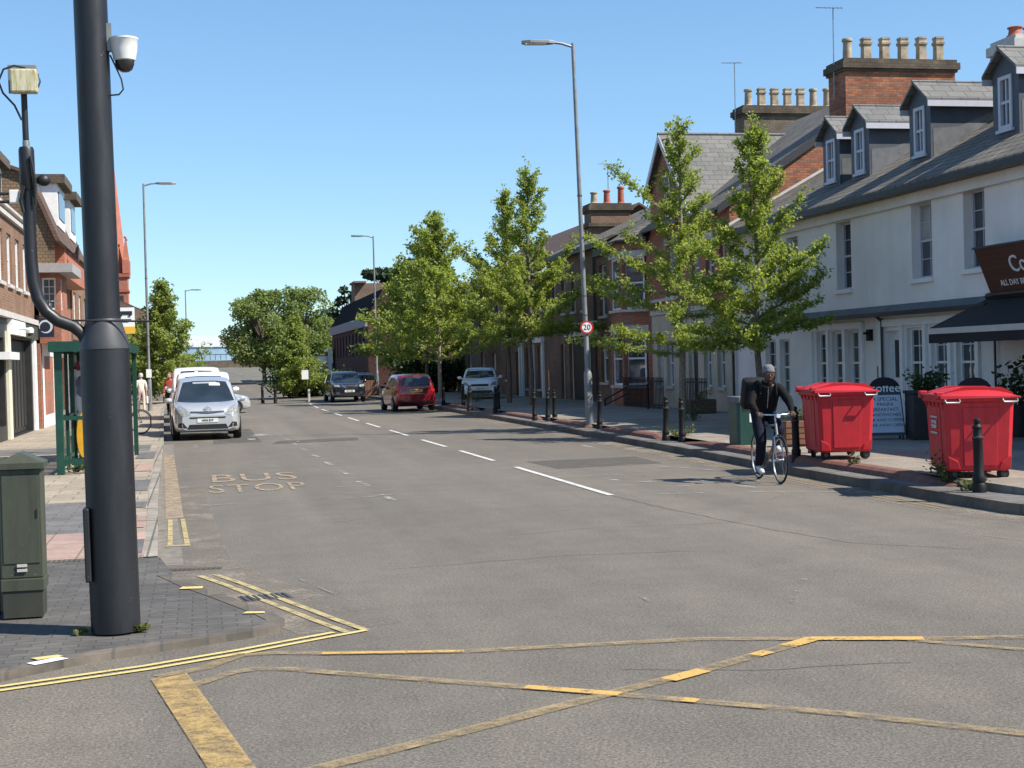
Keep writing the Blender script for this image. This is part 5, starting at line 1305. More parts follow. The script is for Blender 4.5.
# red wheeled bins
def bin_mesh(root):
    # body: tapering tub with ribs; long side along local y, lid hinged on local -x side
    def ring(z, hx, hy, c):
        return [(-hx + c, -hy, z), (hx - c, -hy, z), (hx, -hy + c, z), (hx, hy - c, z), (hx - c, hy, z), (-hx + c, hy, z), (-hx, hy - c, z), (-hx, -hy + c, z)]
    R_ = [ring(.125, .42, .51, .06), ring(.15, .45, .55, .06), ring(.60, .47, .585, .06), ring(1.06, .49, .615, .06), ring(1.08, .53, .66, .06), ring(1.15, .535, .665, .06)]
    m = MB(); vs = [p for r in R_ for p in r]; fs = []
    for i in range(len(R_) - 1):
        for k in range(8): fs.append((i * 8 + k, i * 8 + (k + 1) % 8, (i + 1) * 8 + (k + 1) % 8, (i + 1) * 8 + k))
    fs.append(tuple(range(8))[::-1])
    m.add(vs, fs)
    # pressed panels and corner feet
    for s in (-1, 1):
        m.extr([(-.22, s * .556, .20), (.24, s * .556, .20), (.26, s * .607, 1.0), (-.24, s * .607, 1.0)], (0, s * .014, 0))
        for sx in (-1, 1): m.extr([(sx * .27, s * .545, .155), (sx * .43, s * .545, .155), (sx * .445, s * .562, .34), (sx * .30, s * .562, .26)], (0, s * .02, 0))
        m.extr([(s * .452, -.3, .22), (s * .452, .3, .22), (s * .486, .33, 1.0), (s * .486, -.33, 1.0)], (s * .012, 0, 0))
    for k in range(5):
        y = -.5 + .25 * k
        m.extr([(-.487, y - .018, .95), (-.487, y + .018, .95), (-.53, y + .018, 1.08), (-.53, y - .018, 1.08)], (.03, 0, 0))
    m.build('body', M['redbin'], root, bevel=.008)
    # lid: overhangs all round, domed, with two raised rails
    L = MB(); n = 9; g = []
    for i in range(n):
        row = []
        for j in range(n):
            u, w = -1 + 2 * i / (n - 1), -1 + 2 * j / (n - 1)
            x, y = u * .555, w * .69
            z = 1.165 + .11 * (1 - abs(u) ** 2.4) * (1 - abs(w) ** 4) - .02 * (u + 1) * .5
            row.append((x, y, z))
        g.append(row)
    vs = [p for r in g for p in r]; fs = [(i * n + j, (i + 1) * n + j, (i + 1) * n + j + 1, i * n + j + 1) for i in range(n - 1) for j in range(n - 1)]
    edge = [(i, 0) for i in range(n)] + [(n - 1, j) for j in range(1, n)] + [(i, n - 1) for i in range(n - 2, -1, -1)] + [(0, j) for j in range(n - 2, 0, -1)]
    b = len(vs); vs += [(g[i][j][0] * 1.005, g[i][j][1] * 1.005, 1.125) for i, j in edge]
    for k in range(len(edge)):
        i, j = edge[k]; i2, j2 = edge[(k + 1) % len(edge)]
        fs.append((i * n + j, b + k, b + (k + 1) % len(edge), i2 * n + j2))
    L.add(vs, fs)
    for w in (-.42, .42):
        L.extr([(-.48, w - .07, 1.2), (-.2, w - .08, 1.275), (.35, w - .08, 1.262), (.5, w - .07, 1.19), (.5, w - .07, 1.16), (-.48, w - .07, 1.16)], (0, .15, 0))
    L.build('lid', M['redbin'], root, smooth=True)
    H = MB()
    for w in (-.52, .52): H.obox((-.545, w, 1.165), (.11, .13, .10))
    H.tube([(-.56, -.58, 1.16), (-.56, .58, 1.16)], .02, 8); H.build('hinge', M['redbin'], root, bevel=.012)
    for x in (-.40, .40):
        for s in (-1, 1):
            h = MB(); y = s * .672; h.tube([(x - .10, y, 1.115), (x - .10, y + s * .055, 1.085), (x - .09, y + s * .06, 1.07), (x + .09, y + s * .06, 1.07), (x + .10, y + s * .055, 1.085), (x + .10, y, 1.115)], .013, 8)
            h.build('handle', M['steel'] if s < 0 else M['redbin'], root, smooth=True)
    for (x, y, a) in ((-.33, -.42, .3), (.35, -.44, .1), (-.33, .42, 1.0), (.34, .42, .5)):
        w = MB(); d = Vector((math.cos(a), math.sin(a), 0))
        w.tube([Vector((x, y, .085)) - d.cross(Vector((0, 0, 1))) * .022, Vector((x, y, .085)) + d.cross(Vector((0, 0, 1))) * .022], .085, 18)
        wo = w.build('wheel', M['rubber'], root, smooth=True)
        w = MB(); w.tube([Vector((x, y, .085)) - d.cross(Vector((0, 0, 1))) * .026, Vector((x, y, .085)) + d.cross(Vector((0, 0, 1))) * .026], .04, 14); w.build('rim', M['collar'], wo)
        w = MB(); w.box(x - .03, x + .03, y - .03, y + .03, .10, .16); w.build('fork', M['blackplastic'], wo)
GR = 'red four-wheeled waste bins on the right pavement'
rb = thing('wheeled_bin', 'nearer red wheeled bin with white printing on its side behind the iron bollard', 'waste bin', (9.86, 17.35, .19), R(-16), GR)
bin_mesh(rb)
b2 = copy_tree(rb); b2.scale = (.90, .90, .93); rb.scale = (.90, .92, .94); b2.location = (9.80, 21.25, .222); b2.rotation_euler = (0, 0, R(-10)); b2['label'] = 'further red wheeled bin standing between the cyclist and the A-board'
m = MB()
for k, (wd, z) in enumerate(((.20, .86), (.15, .80), (.17, .74), (.13, .715), (.19, .64))): m.box(-.508 + .01 * (.9 - z), -.499 + .01 * (.9 - z), .02 - wd, .02 + wd, z - .012, z + .012)
m.box(-.507, -.498, -.14, -.02, .765, .785); m.box(-.507, -.498, .04, .15, .765, .785)
m.build('printing', M['stone'], rb)

# green litter bin
t = thing('litter_bin', 'green litter bin with a white sticker behind the cyclist', 'bin', (9.92, 25.5, .22))
m = MB(); m.prism([(-.25, -.2), (-.2, -.25), (.2, -.25), (.25, -.2), (.25, .2), (.2, .25), (-.2, .25), (-.25, .2)], 0, .78); m.build('body', M['greenbin'], t)
m = MB(); m.prism([(-.28, -.23), (-.23, -.28), (.23, -.28), (.28, -.23), (.28, .23), (.23, .28), (-.23, .28), (-.28, .23)], .781, .90); m.build('lid', M['lead'], t, bevel=.02)
m = MB(); m.box(-.02, .14, -.256, -.2505, .42, .58); m.build('sticker', M['signwhite'], t)
m = MB(); m.box(-.16, .16, -.254, -.2505, .63, .75); m.build('slot', M['blackplastic'], t)
# wooden trough and grey-green post by the kerb
t = thing('planter_trough', 'brown wooden trough with plants between litter bin and red bin', 'planter', (10.5, 24.4, .22))
m = MB(); m.box(-.3, .3, -.16, .16, .02, .46); m.build('box', M['brownwood'], t, bevel=.01)
m = MB()
for k in range(4): m.box(-.31, .31, -.172, -.161, .05 + k * .1, .13 + k * .1)
m.build('slat', M['brownwood'], t)
t = thing('marker_post', 'grey green square post hard against the further red bin', 'post', (9.95, 22.55, .22))
m = MB(); m.box(-.07, .07, -.06, .06, 0, .86); m.build('post', M['collar'], t, bevel=.01); m = MB(); m.box(-.085, .085, -.075, .075, .861, .9); m.build('cap', M['greenbin'], t, bevel=.01)

# A-boards
def a_board(label, loc, rz, lines, head, hs, body, panelmat):
    t = thing('pavement_board', label, 'A-board', loc, rz)
    tilt = R(13)
    def pl(x, z, o=0): return (x, -.24 + z * math.sin(tilt) - o, z * math.cos(tilt))
    for s in (1, -1):
        m = MB(); pts = [(-.36, .08), (.36, .08), (.31, .82), (.30, .95)] + [(.30 * math.cos(R(a)), .95 + .26 * math.sin(R(a))) for a in range(15, 180, 15)] + [(-.30, .95), (-.31, .82)]
        P = [Vector(pl(x, z)) for x, z in pts]
        if s < 0: P = [Vector((p.x, -p.y, p.z)) for p in P]
        m.extr(P, (0, .018 * s, 0))
        for x in (-.3, .3):
            a = Vector(pl(x, .0)); b = Vector(pl(x, .1))
            if s < 0: a.y *= -1; b.y *= -1
            m.tube([a, b], .02, 6)
        f = m.build('board', M['navy'], t)
        if s > 0:
            m = MB(); m.extr([pl(-.335, .14, .004), (pl(.335, .14, .004)), pl(.285, .86, .004), pl(-.285, .86, .004)], (0, .003, 0)); p = m.build('panel', M[panelmat], f)
            m = MB(); yd = (0, math.sin(tilt), math.cos(tilt))
            for k, (tx, sz) in enumerate(lines): put_text(m, tx, sz, pl(0, .78 - .1 * k, .007), (1, 0, 0), yd, .001)
            if lines: m.build('panel_lettering', M[body], p)
            if head:
                m = MB(); put_text(m, head, hs, pl(.02, .99, .004), (1, 0, 0), yd, .002); m.build('heading', M['offwhite'], f)
    return t
a_board('A-board with dark arched coffee heading and pale panel left of the big planter', (12.68, 25.4, .22), R(-20), [('A SPECIAL', .105), ('PANINI', .095), ('BREAKFAST', .095), ('SANDWICHES', .09), ('TEA AND COFFEE', .085), ('TAKE AWAY OPEN', .08)], 'coffee', .23, 'navy', 'chalkboard')
a_board('white A-board with dark arched top behind the nearer red bin', (12.95, 22.6, .22), R(-35), [('COFFEE', .12), ('CAKES', .11), ('SANDWICHES', .09)], '', .2, 'lead', 'signwhite')

# ------------------------------------------------------------------ kerbside railings of the gabled house
t = thing('railings', 'black iron railings with a sloping handrail in front of the cream ground floor', 'railing', (14.7, 46, .22), world=True)
m = MB()
for (ya, yb) in ((40.9, 43.3), (45.0, 49.5)):
    n = int((yb - ya) / .14)
    for k in range(n + 1):
        y = ya + (yb - ya) * k / n; m.box(14.69, 14.71, y - .010, y + .010, .22, 1.25)
    m.box(14.68, 14.72, ya, yb, 1.10, 1.14); m.box(14.68, 14.72, ya, yb, .32, .36)
m.build('bars', M['iron'], t)
m = MB(); m.tube([(14.2, 50.2, .45), (14.3, 47.6, .95), (14.3, 45.4, 1.0)], .03, 6); m.tube([(14.2, 50.2, .25), (14.3, 47.6, .72), (14.3, 45.4, .75)], .025, 6); m.tube([(14.2, 50.2, .2), (14.2, 50.2, .5)], .03, 6); m.tube([(14.3, 45.4, .2), (14.3, 45.4, 1.05)], .03, 6); m.build('handrail', M['iron'], t)

# distant bits by the bend
for (x, y, lab) in ((3.3, 79.5, 'left one of two dark bollards on the build-out at the bend'), (3.95, 79.0, 'right one of two dark bollards on the build-out at the bend')):
    b = copy_tree(proto); b.location = (x, y, 0); b.scale = (.9, .9, 1.0); b['label'] = lab; b['group'] = 'bollards at the bend'
t = thing('marker_post', 'pale marker post in front of the dark hedge at the bend', 'post', (5.75, 79.0, 0)); m = MB(); m.box(-.06, .06, -.05, .05, 0, .72); m.build('post', M['stone'], t, bevel=.02); m = MB(); m.box(-.058, .058, -.056, -.051, .5, .62); m.build('reflector', M['lampgrey'], t)
t = thing('road_sign', 'small white square sign on a dark post against the bright hedge tree', 'sign', (6.35, 87, 0)); m = MB(); m.tube([(0, 0, 0), (0, 0, 1.9)], .04, 6); m.build('post', M['iron'], t); m = MB(); m.box(-.42, -.02, -.05, -.02, 1.2, 1.75); m.build('sign_plate', M['signwhite'], t)
m = MB(); m.poly([(2.9, 78.6, .02), (9.4, 78.6, .02), (9.6, 130, zr(130) + .02), (5.6, 130, zr(130) + .02), (4.6, 90, zr(90) + .02), (3.6, 82, .02)]); 
struct('verge', m, M['ground'])
# ------------------------------------------------------------------ trees
rng = np.random.default_rng(11)
def leaf_mesh(name, C, D, size, mat, parent, fan=False, loc=None):
    """one mesh of many small leaves: centres C (n,3), outward axis D (n,3), size (n,)"""
    n = len(C)
    nrm = rng.normal(size=(n, 3)); nrm[:, 2] += .8; nrm /= np.linalg.norm(nrm, axis=1)[:, None]
    u = np.cross(nrm, D + rng.normal(size=(n, 3)) * .3); u /= (np.linalg.norm(u, axis=1)[:, None] + 1e-9)
    w = np.cross(nrm, u)
    s = size[:, None]
    if fan:    # ginkgo fan: narrow at the stalk, broad and notched at the tip
        V = np.stack([C, C + u * s * .62 + w * s * .75, C + w * s * .82 + nrm * s * .12, C - u * s * .62 + w * s * .75], 1)
    else:
        V = np.stack([C - w * s * .55, C + u * s * .42, C + w * s * .6, C - u * s * .42], 1)
    V = V.reshape(-1, 3)
    me = bpy.data.meshes.new(name)
    me.vertices.add(4 * n); me.vertices.foreach_set('co', V.ravel())
    me.loops.add(4 * n); me.loops.foreach_set('vertex_index', np.arange(4 * n, dtype=np.int32))
    me.polygons.add(n); me.polygons.foreach_set('loop_start', np.arange(0, 4 * n, 4, dtype=np.int32))
    me.materials.append(M[mat]); me.update(calc_edges=True)
    o = bpy.data.objects.new(name, me); COL.objects.link(o)
    if parent: o.parent = parent
    return o

def ginkgo(label, x, y, z, H, rad, nleaf, clear=1.9, seed=1, mat='ginkgo', bark='bark', lean=(0, 0), low=1.0, thin=1.0, leaf=.085, cl=.10, group='ginkgo street trees', limbs=()):
    """limbs: extra boughs (height, bearing in degrees, length, rise in degrees)"""
    rnd = random.Random(seed)
    t = thing('street_tree', label, 'tree', (x, y, z), 0, group)
    tr = MB()
    ctrl = [Vector((lean[0] * k * k + rnd.uniform(-.04, .04), lean[1] * k * k + rnd.uniform(-.04, .04), H * .97 * k)) for k in [i / 8 for i in range(9)]]
    tr.tube(ctrl, [.095 * (1 - .92 * i / 8) * (H / 8.5) + .008 for i in range(9)], 9)
    segs = []
    def axis(h):
        k = min(.999, h / (H * .97)) * 8; i = int(k); return ctrl[i].lerp(ctrl[i + 1], k - i)
    def bough(h, az, L, el, w=1.0):
        p = axis(h); d = Vector((math.cos(az) * math.cos(el), math.sin(az) * math.cos(el), math.sin(el)))
        n = 7; pts = [p]; q = p.copy(); dd = d.copy()
        for k in range(n):
            dd = (dd + Vector((rnd.uniform(-.13, .13), rnd.uniform(-.13, .13), rnd.uniform(-.06, .10)))).normalized()
            q = q + dd * (L / n); pts.append(q.copy())
        tr.tube(pts, [.024 * (1 - k / (n + .6)) * (.5 + L / rad) * (H / 8.5) + .004 for k in range(n + 1)], 5)
        for k in range(n): segs.append((pts[k], pts[k + 1], (.35 if k == 0 else 1.0) * w))
        for k in range(2, n + 1):          # side shoots, shorter towards the tip
            for _ in range(2):
                if rnd.random() < .75:
                    s = L * rnd.uniform(.14, .34) * (1.15 - .5 * k / n); e = (dd * .7 + Vector((rnd.uniform(-1, 1), rnd.uniform(-1, 1), rnd.uniform(-.15, .7)))).normalized()
                    r2 = pts[k] + e * s; tr.tube([pts[k], r2], [.008, .003], 4); segs.append((pts[k], r2, 1.0 * w))
    nb = int(36 * thin); a = rnd.uniform(0, 6)
    for b in range(nb):
        f = (b + .5) / nb; h = clear + (H * .93 - clear) * f ** 1.05
        a += 2.4 + rnd.uniform(-.4, .4)
        L = rad * (1.0 - .86 * f ** .95) * rnd.uniform(.6, 1.12) * (low if f < .3 else 1)
        bough(h, a, L, R(2 + 56 * f ** .75 + rnd.uniform(-10, 12)))
    for (h, az, L, el) in limbs: bough(h, R(az), L, R(el), 1.3)
    top = axis(H * .96); segs.append((axis(H * .72), axis(H * .85), .9)); segs.append((axis(H * .85), top, .9)); segs.append((top, top + Vector((0, 0, H * .035)), .8))
    tr.build('trunk', M[bark], t, smooth=True)
    P = np.array([s[0][:] for s in segs]); Q = np.array([s[1][:] for s in segs]); W = np.array([s[2] * (s[1] - s[0]).length for s in segs]); W /= W.sum()
    nc = nleaf // 5                        # leaves sit in spur clusters strung along the boughs
    idx = rng.choice(len(segs), nc, p=W); f = rng.random(nc)[:, None]
    CC = P[idx] * (1 - f) + Q[idx] * f + rng.normal(size=(nc, 3)) * np.array([cl, cl, cl * .75])
    C = np.repeat(CC, 5, 0) + rng.normal(size=(nc * 5, 3)) * np.array([.05, .05, .04]) * (leaf / .085)
    D = rng.normal(size=(nc * 5, 3))
    leaf_mesh('crown', C, D, leaf * rng.uniform(.7, 1.3, nc * 5), mat, t, fan=True)
    return t
ginkgo('ginkgo tree with wide low boughs between the lamp column and the cyclist', 12.4, 36.3, .22, 8.2, 2.7, 22000, 2.3, 3, lean=(.05, 0), low=1.0, bark='barkpale', leaf=.066, cl=.06, limbs=((4.2, 20, 1.7, 30), (3.2, 0, 2.0, 15), (1.75, 175, 2.6, 2), (2.0, 205, 2.2, 6), (3.3, 160, 2.9, 10), (3.6, 185, 2.6, 22), (1.9, 10, 1.8, 4), (1.9, 260, 1.8, 4), (5.2, 180, 2.2, 35)))
ginkgo('bright ginkgo tree right behind the cyclist in front of the white house', 12.5, 31.2, .22, 7.2, 2.35, 24000, 1.9, 12, low=.9, leaf=.065, cl=.06, limbs=((2.5, -5, 1.9, 26), (3.2, 10, 1.8, 20), (2.2, -25, 1.6, 6), (2.0, 190, 1.7, 4), (2.6, 170, 1.9, 10), (1.8, 240, 1.6, 5), (2.0, 90, 1.6, 5)))
ginkgo('slim ginkgo tree with a tall leader just left of the lamp column', 12.5, 54.5, .22, 9.5, 3.3, 20000, 2.3, 21, mat='ginkgo', leaf=.088, cl=.065, limbs=((4.2, 0, 2.8, 42), (3.2, 200, 3.0, 20), (2.6, 10, 3.0, 8)))
ginkgo('ginkgo tree with a forked top overlapping the slim tall one', 12.4, 58.2, .22, 9.0, 3.2, 19000, 2.2, 33, leaf=.088, cl=.065, limbs=((4.6, 185, 2.8, 40), (3.0, 180, 3.2, 15)))
ginkgo('full ginkgo tree with pale leaning trunks above the red car', 11.5, 70, .22, 9.3, 3.9, 18000, 1.7, 45, bark='barkpale', leaf=.12, cl=.10, thin=1.25, low=1.05)
ginkgo('ginkgo tree behind the red car with its crown against the sky', 12.2, 79, .22, 9.4, 3.8, 13000, 1.8, 52, mat='ginkgofar', leaf=.15, cl=.13, thin=1.1)
ginkgo('ginkgo tree furthest back in the right row beside the dark office block', 12.6, 91, .22, 8.4, 3.5, 12000, 2.0, 64, mat='ginkgofar', leaf=.16, cl=.14, thin=1.1)
ginkgo('dense pointed tree on the left pavement above the white van roofs', -1.95, 84, .1, 7.0, 3.1, 14000, .5, 71, mat='ginkgofar', leaf=.15, cl=.12, thin=1.7, low=1.0)
ginkgo('young bright tree in front of the dark hedge at the bend', 5.7, 88.5, .1, 5.0, 2.3, 11000, .3, 83, mat='ginkgofar', leaf=.14, cl=.13, thin=1.3, low=1.1)

def broad(label, x, y, z, H, rad, nleaf, seed, mat='round', leaf=.28, base=.25, sq=1.0, name='broadleaf_tree', group=None, nclump=26):
    rnd = random.Random(seed)
    t = thing(name, label, 'tree', (x, y, z), 0, group)
    tr = MB(); tr.tube([(0, 0, 0), (.1, 0, H * .3), (0, .1, H * .6), (.1, .1, H * .85)], [.2, .16, .1, .03], 9)
    cl = []
    for k in range(nclump):
        a = rnd.uniform(0, 6.3); u = rnd.random(); h = H * (base + (1 - base) * (.12 + .8 * u))
        rr = rad * math.sin(math.pi * (.2 + .68 * u)) * rnd.uniform(.2, .9) ** .8
        c = Vector((math.cos(a) * rr, math.sin(a) * rr, h)); s = rad * rnd.uniform(.22, .42) * (1.1 - .45 * u)
        cl.append((c, s)); tr.tube([(0, 0, h * .55), tuple(c * .6 + Vector((0, 0, h * .28))), tuple(c)], [.09, .05, .02], 5)
    tr.build('trunk', M['bark'], t, smooth=True)
    cc = np.array([c[:] for c, s in cl]); ss = np.array([s for c, s in cl])
    idx = rng.choice(len(cl), nleaf, p=ss ** 2 / (ss ** 2).sum())
    d = rng.normal(size=(nleaf, 3)); d /= np.linalg.norm(d, axis=1)[:, None]
    C = cc[idx] + d * (ss[idx] * rng.uniform(.25, 1.12, nleaf) ** .6)[:, None] * np.array([1, 1, .8 * sq])
    leaf_mesh('crown', C, d, leaf * rng.uniform(.6, 1.3, nleaf), mat, t)
    return t
broad('rounded grey-green tree left of the two far trees at the bend', 6.0, 140, zr(140), 9.2, 4.0, 19000, 5, leaf=.25, base=.13, nclump=64)
broad('rounded lighter tree right of the two far trees at the bend', 9.9, 141, zr(141), 9.4, 3.9, 19000, 9, leaf=.25, base=.06, nclump=64)
broad('low spreading tree behind the two rounded far trees', 12.5, 150, zr(150), 6.5, 2.8, 4500, 14, leaf=.28)
broad('dark cedar behind the black roof of the office block', 16.8, 126, .4, 11.0, 4.4, 7000, 18, mat='pine', leaf=.34, base=.4, sq=.45, name='cedar_tree', nclump=16)
broad('small dark tree beside the cedar over the office block roof', 12.9, 126, .4, 9.0, 1.8, 3500, 22, mat='pine', leaf=.26, name='cedar_tree')
broad('leafy tree at far left beyond the church', -3.6, 100, .3, 5.2, 2.1, 6000, 27, leaf=.2, base=.1)
broad('tree on the skyline left of the hill road', -14, 200, 4, 9, 6, 4000, 31, leaf=.5)

def shrub(name, label, cat, x, y, z, n, sx, sy, sz, leaf, mat, seed, stems=10, pot=None):
    rnd = random.Random(seed); t = thing(name, label, cat, (x, y, z))
    b = sz[0] if isinstance(sz, tuple) else 0; top = sz[1] if isinstance(sz, tuple) else sz
    s = MB(); ends = []
    for k in range(stems):
        e = Vector((rnd.uniform(-sx, sx), rnd.uniform(-sy, sy), rnd.uniform(.45, 1) * (top - b) + b)); s.tube([(e.x * .15, e.y * .15, b), tuple(e * .55 + Vector((0, 0, b * .4))), tuple(e)], [.008, .006, .003], 4); ends.append(e)
    s.build('stem', M['bark'], t)
    E = np.array([e[:] for e in ends]); i = rng.integers(0, stems, n); f = rng.uniform(.25, 1.05, n)[:, None]
    base = np.array([0, 0, b])
    C = base + (E[i] - base) * f + rng.normal(size=(n, 3)) * np.array([sx, sy, (top - b)]) * .16
    C[:, 2] = np.maximum(C[:, 2], b + .01)
    leaf_mesh('foliage', C, rng.normal(size=(n, 3)), leaf * rng.uniform(.6, 1.3, n), mat, t)
    return t
for (x, y, sx, sz, n, sd, lab) in ((9.50, 17.15, .3, .42, 420, 1, 'weed clump with seed heads against the nearer red bin'), (9.33, 16.35, .22, .16, 220, 2, 'dry weeds around the foot of the nearest bollard'), (9.45, 19.9, .10, .24, 90, 3, 'small weed growing from the brick edge by the further bin'),
                                  (9.85, 29.1, .35, .22, 260, 4, 'weeds at the feet of the twin bollards'), (12.6, 36.2, .35, .4, 260, 6, 'weeds round the trunk of the wide low ginkgo'), (-.44, 10.38, .07, .035, 90, 7, 'thin grass at the right foot of the black column'), (-.85, 10.42, .05, .03, 60, 8, 'thin grass at the left foot of the black column'), (11.6, 62, .9, .5, 500, 9, 'long grass under the trees beside the white car'), (-2.2, 26.7, .25, .15, 150, 10, 'weeds under the front of the bus shelter')):
    shrub('weed_clump', lab, 'plant', x, y, .06 if y < 11 else .12 if x < 9.6 else .2, n, sx, sx * .6, sz, .045, 'weed', sd, 12)
shrub('hedge', 'dark hedge under the young tree at the bend', 'hedge', 6.6, 90.5, 0, 5000, 2.3, 1.2, 1.6, .16, 'hedge', 12, 40)
shrub('hedge', 'dark low hedge behind the dark SUV', 'hedge', 9.4, 92, 0, 2500, 1.4, 1.0, 1.2, .15, 'hedge', 13, 24)
shrub('hedge', 'dense dark bushes added to darken the gap under the ginkgos beside the red hatchback', 'hedge', 13.5, 86, 0, 9000, 2.2, 1.5, 2.6, .19, 'hedge', 14, 50)  # bushes added to cover the sunlit end wall with a dark background
# big planter by the A-board, potted palm by the awning, small tub by the white house
t = thing('planter', 'tall dark planter box right of the coffee A-board', 'planter', (13.25, 24.9, .22), R(-8)); m = MB(); m.box(-.30, .30, -.24, .24, 0, .86); m.build('box', M['shopdark'], t, bevel=.012); m = MB(); m.box(-.33, .33, -.27, .27, .861, .92); m.build('rim', M['shopdark'], t, bevel=.01)
shrub('shrub', 'grey green spiky shrub growing from the tall dark planter', 'plant', 13.3, 24.9, 1.1, 420, .42, .3, .42, .075, 'hedge', 21, 22)
t = thing('plant_pot', 'dark pot by the wall under the awning', 'plant pot', (14.9, 24.5, .22)); m = MB(); m.lathe([(.16, 0), (.2, .3), (.24, .55), (.25, .6), (.21, .6), (.2, .52), (.001, .52)], (0, 0, 0), 'z', 20); m.build('pot', M['shopdark'], t, smooth=True)
shrub('potted_plant', 'broad leaved potted plant by the wall under the awning', 'plant', 14.9, 24.5, .74, 220, .35, .35, .85, .12, 'hedge', 22, 14)
t = thing('plant_pot', 'mossy stone tub near the cream wall beyond the litter bin', 'plant pot', (14.4, 40.6, .22)); m = MB(); m.box(-.4, .4, -.3, .3, 0, .42); m.build('tub', M['sootycap'], t, bevel=.04)
shrub('shrub', 'low dead looking plant in the mossy stone tub', 'plant', 14.4, 40.6, .62, 120, .3, .25, .25, .06, 'weed', 23, 10)
shrub('shrub', 'small plants in the brown wooden trough', 'plant', 10.5, 24.4, .68, 150, .26, .12, .2, .05, 'weed', 24, 10)
# ------------------------------------------------------------------ vehicles.  local axes: +y is the front, z up, origin on the road
def curve(pts):
    xs = np.array([p[0] for p in pts], float); ys = np.array([p[1] for p in pts], float)
    d = np.diff(ys) / np.diff(xs); m = np.zeros_like(ys); m[0] = d[0]; m[-1] = d[-1]
    for i in range(1, len(xs) - 1):
        m[i] = 0 if d[i - 1] * d[i] <= 0 else 2 * d[i - 1] * d[i] / (d[i - 1] + d[i])
    def f(x):
        i = int(np.clip(np.searchsorted(xs, x) - 1, 0, len(xs) - 2)); h = xs[i + 1] - xs[i]; t = (x - xs[i]) / h
        return ((2 * t ** 3 - 3 * t ** 2 + 1) * ys[i] + (t ** 3 - 2 * t ** 2 + t) * h * m[i] + (-2 * t ** 3 + 3 * t ** 2) * ys[i + 1] + (t ** 3 - t ** 2) * h * m[i + 1])
    return f

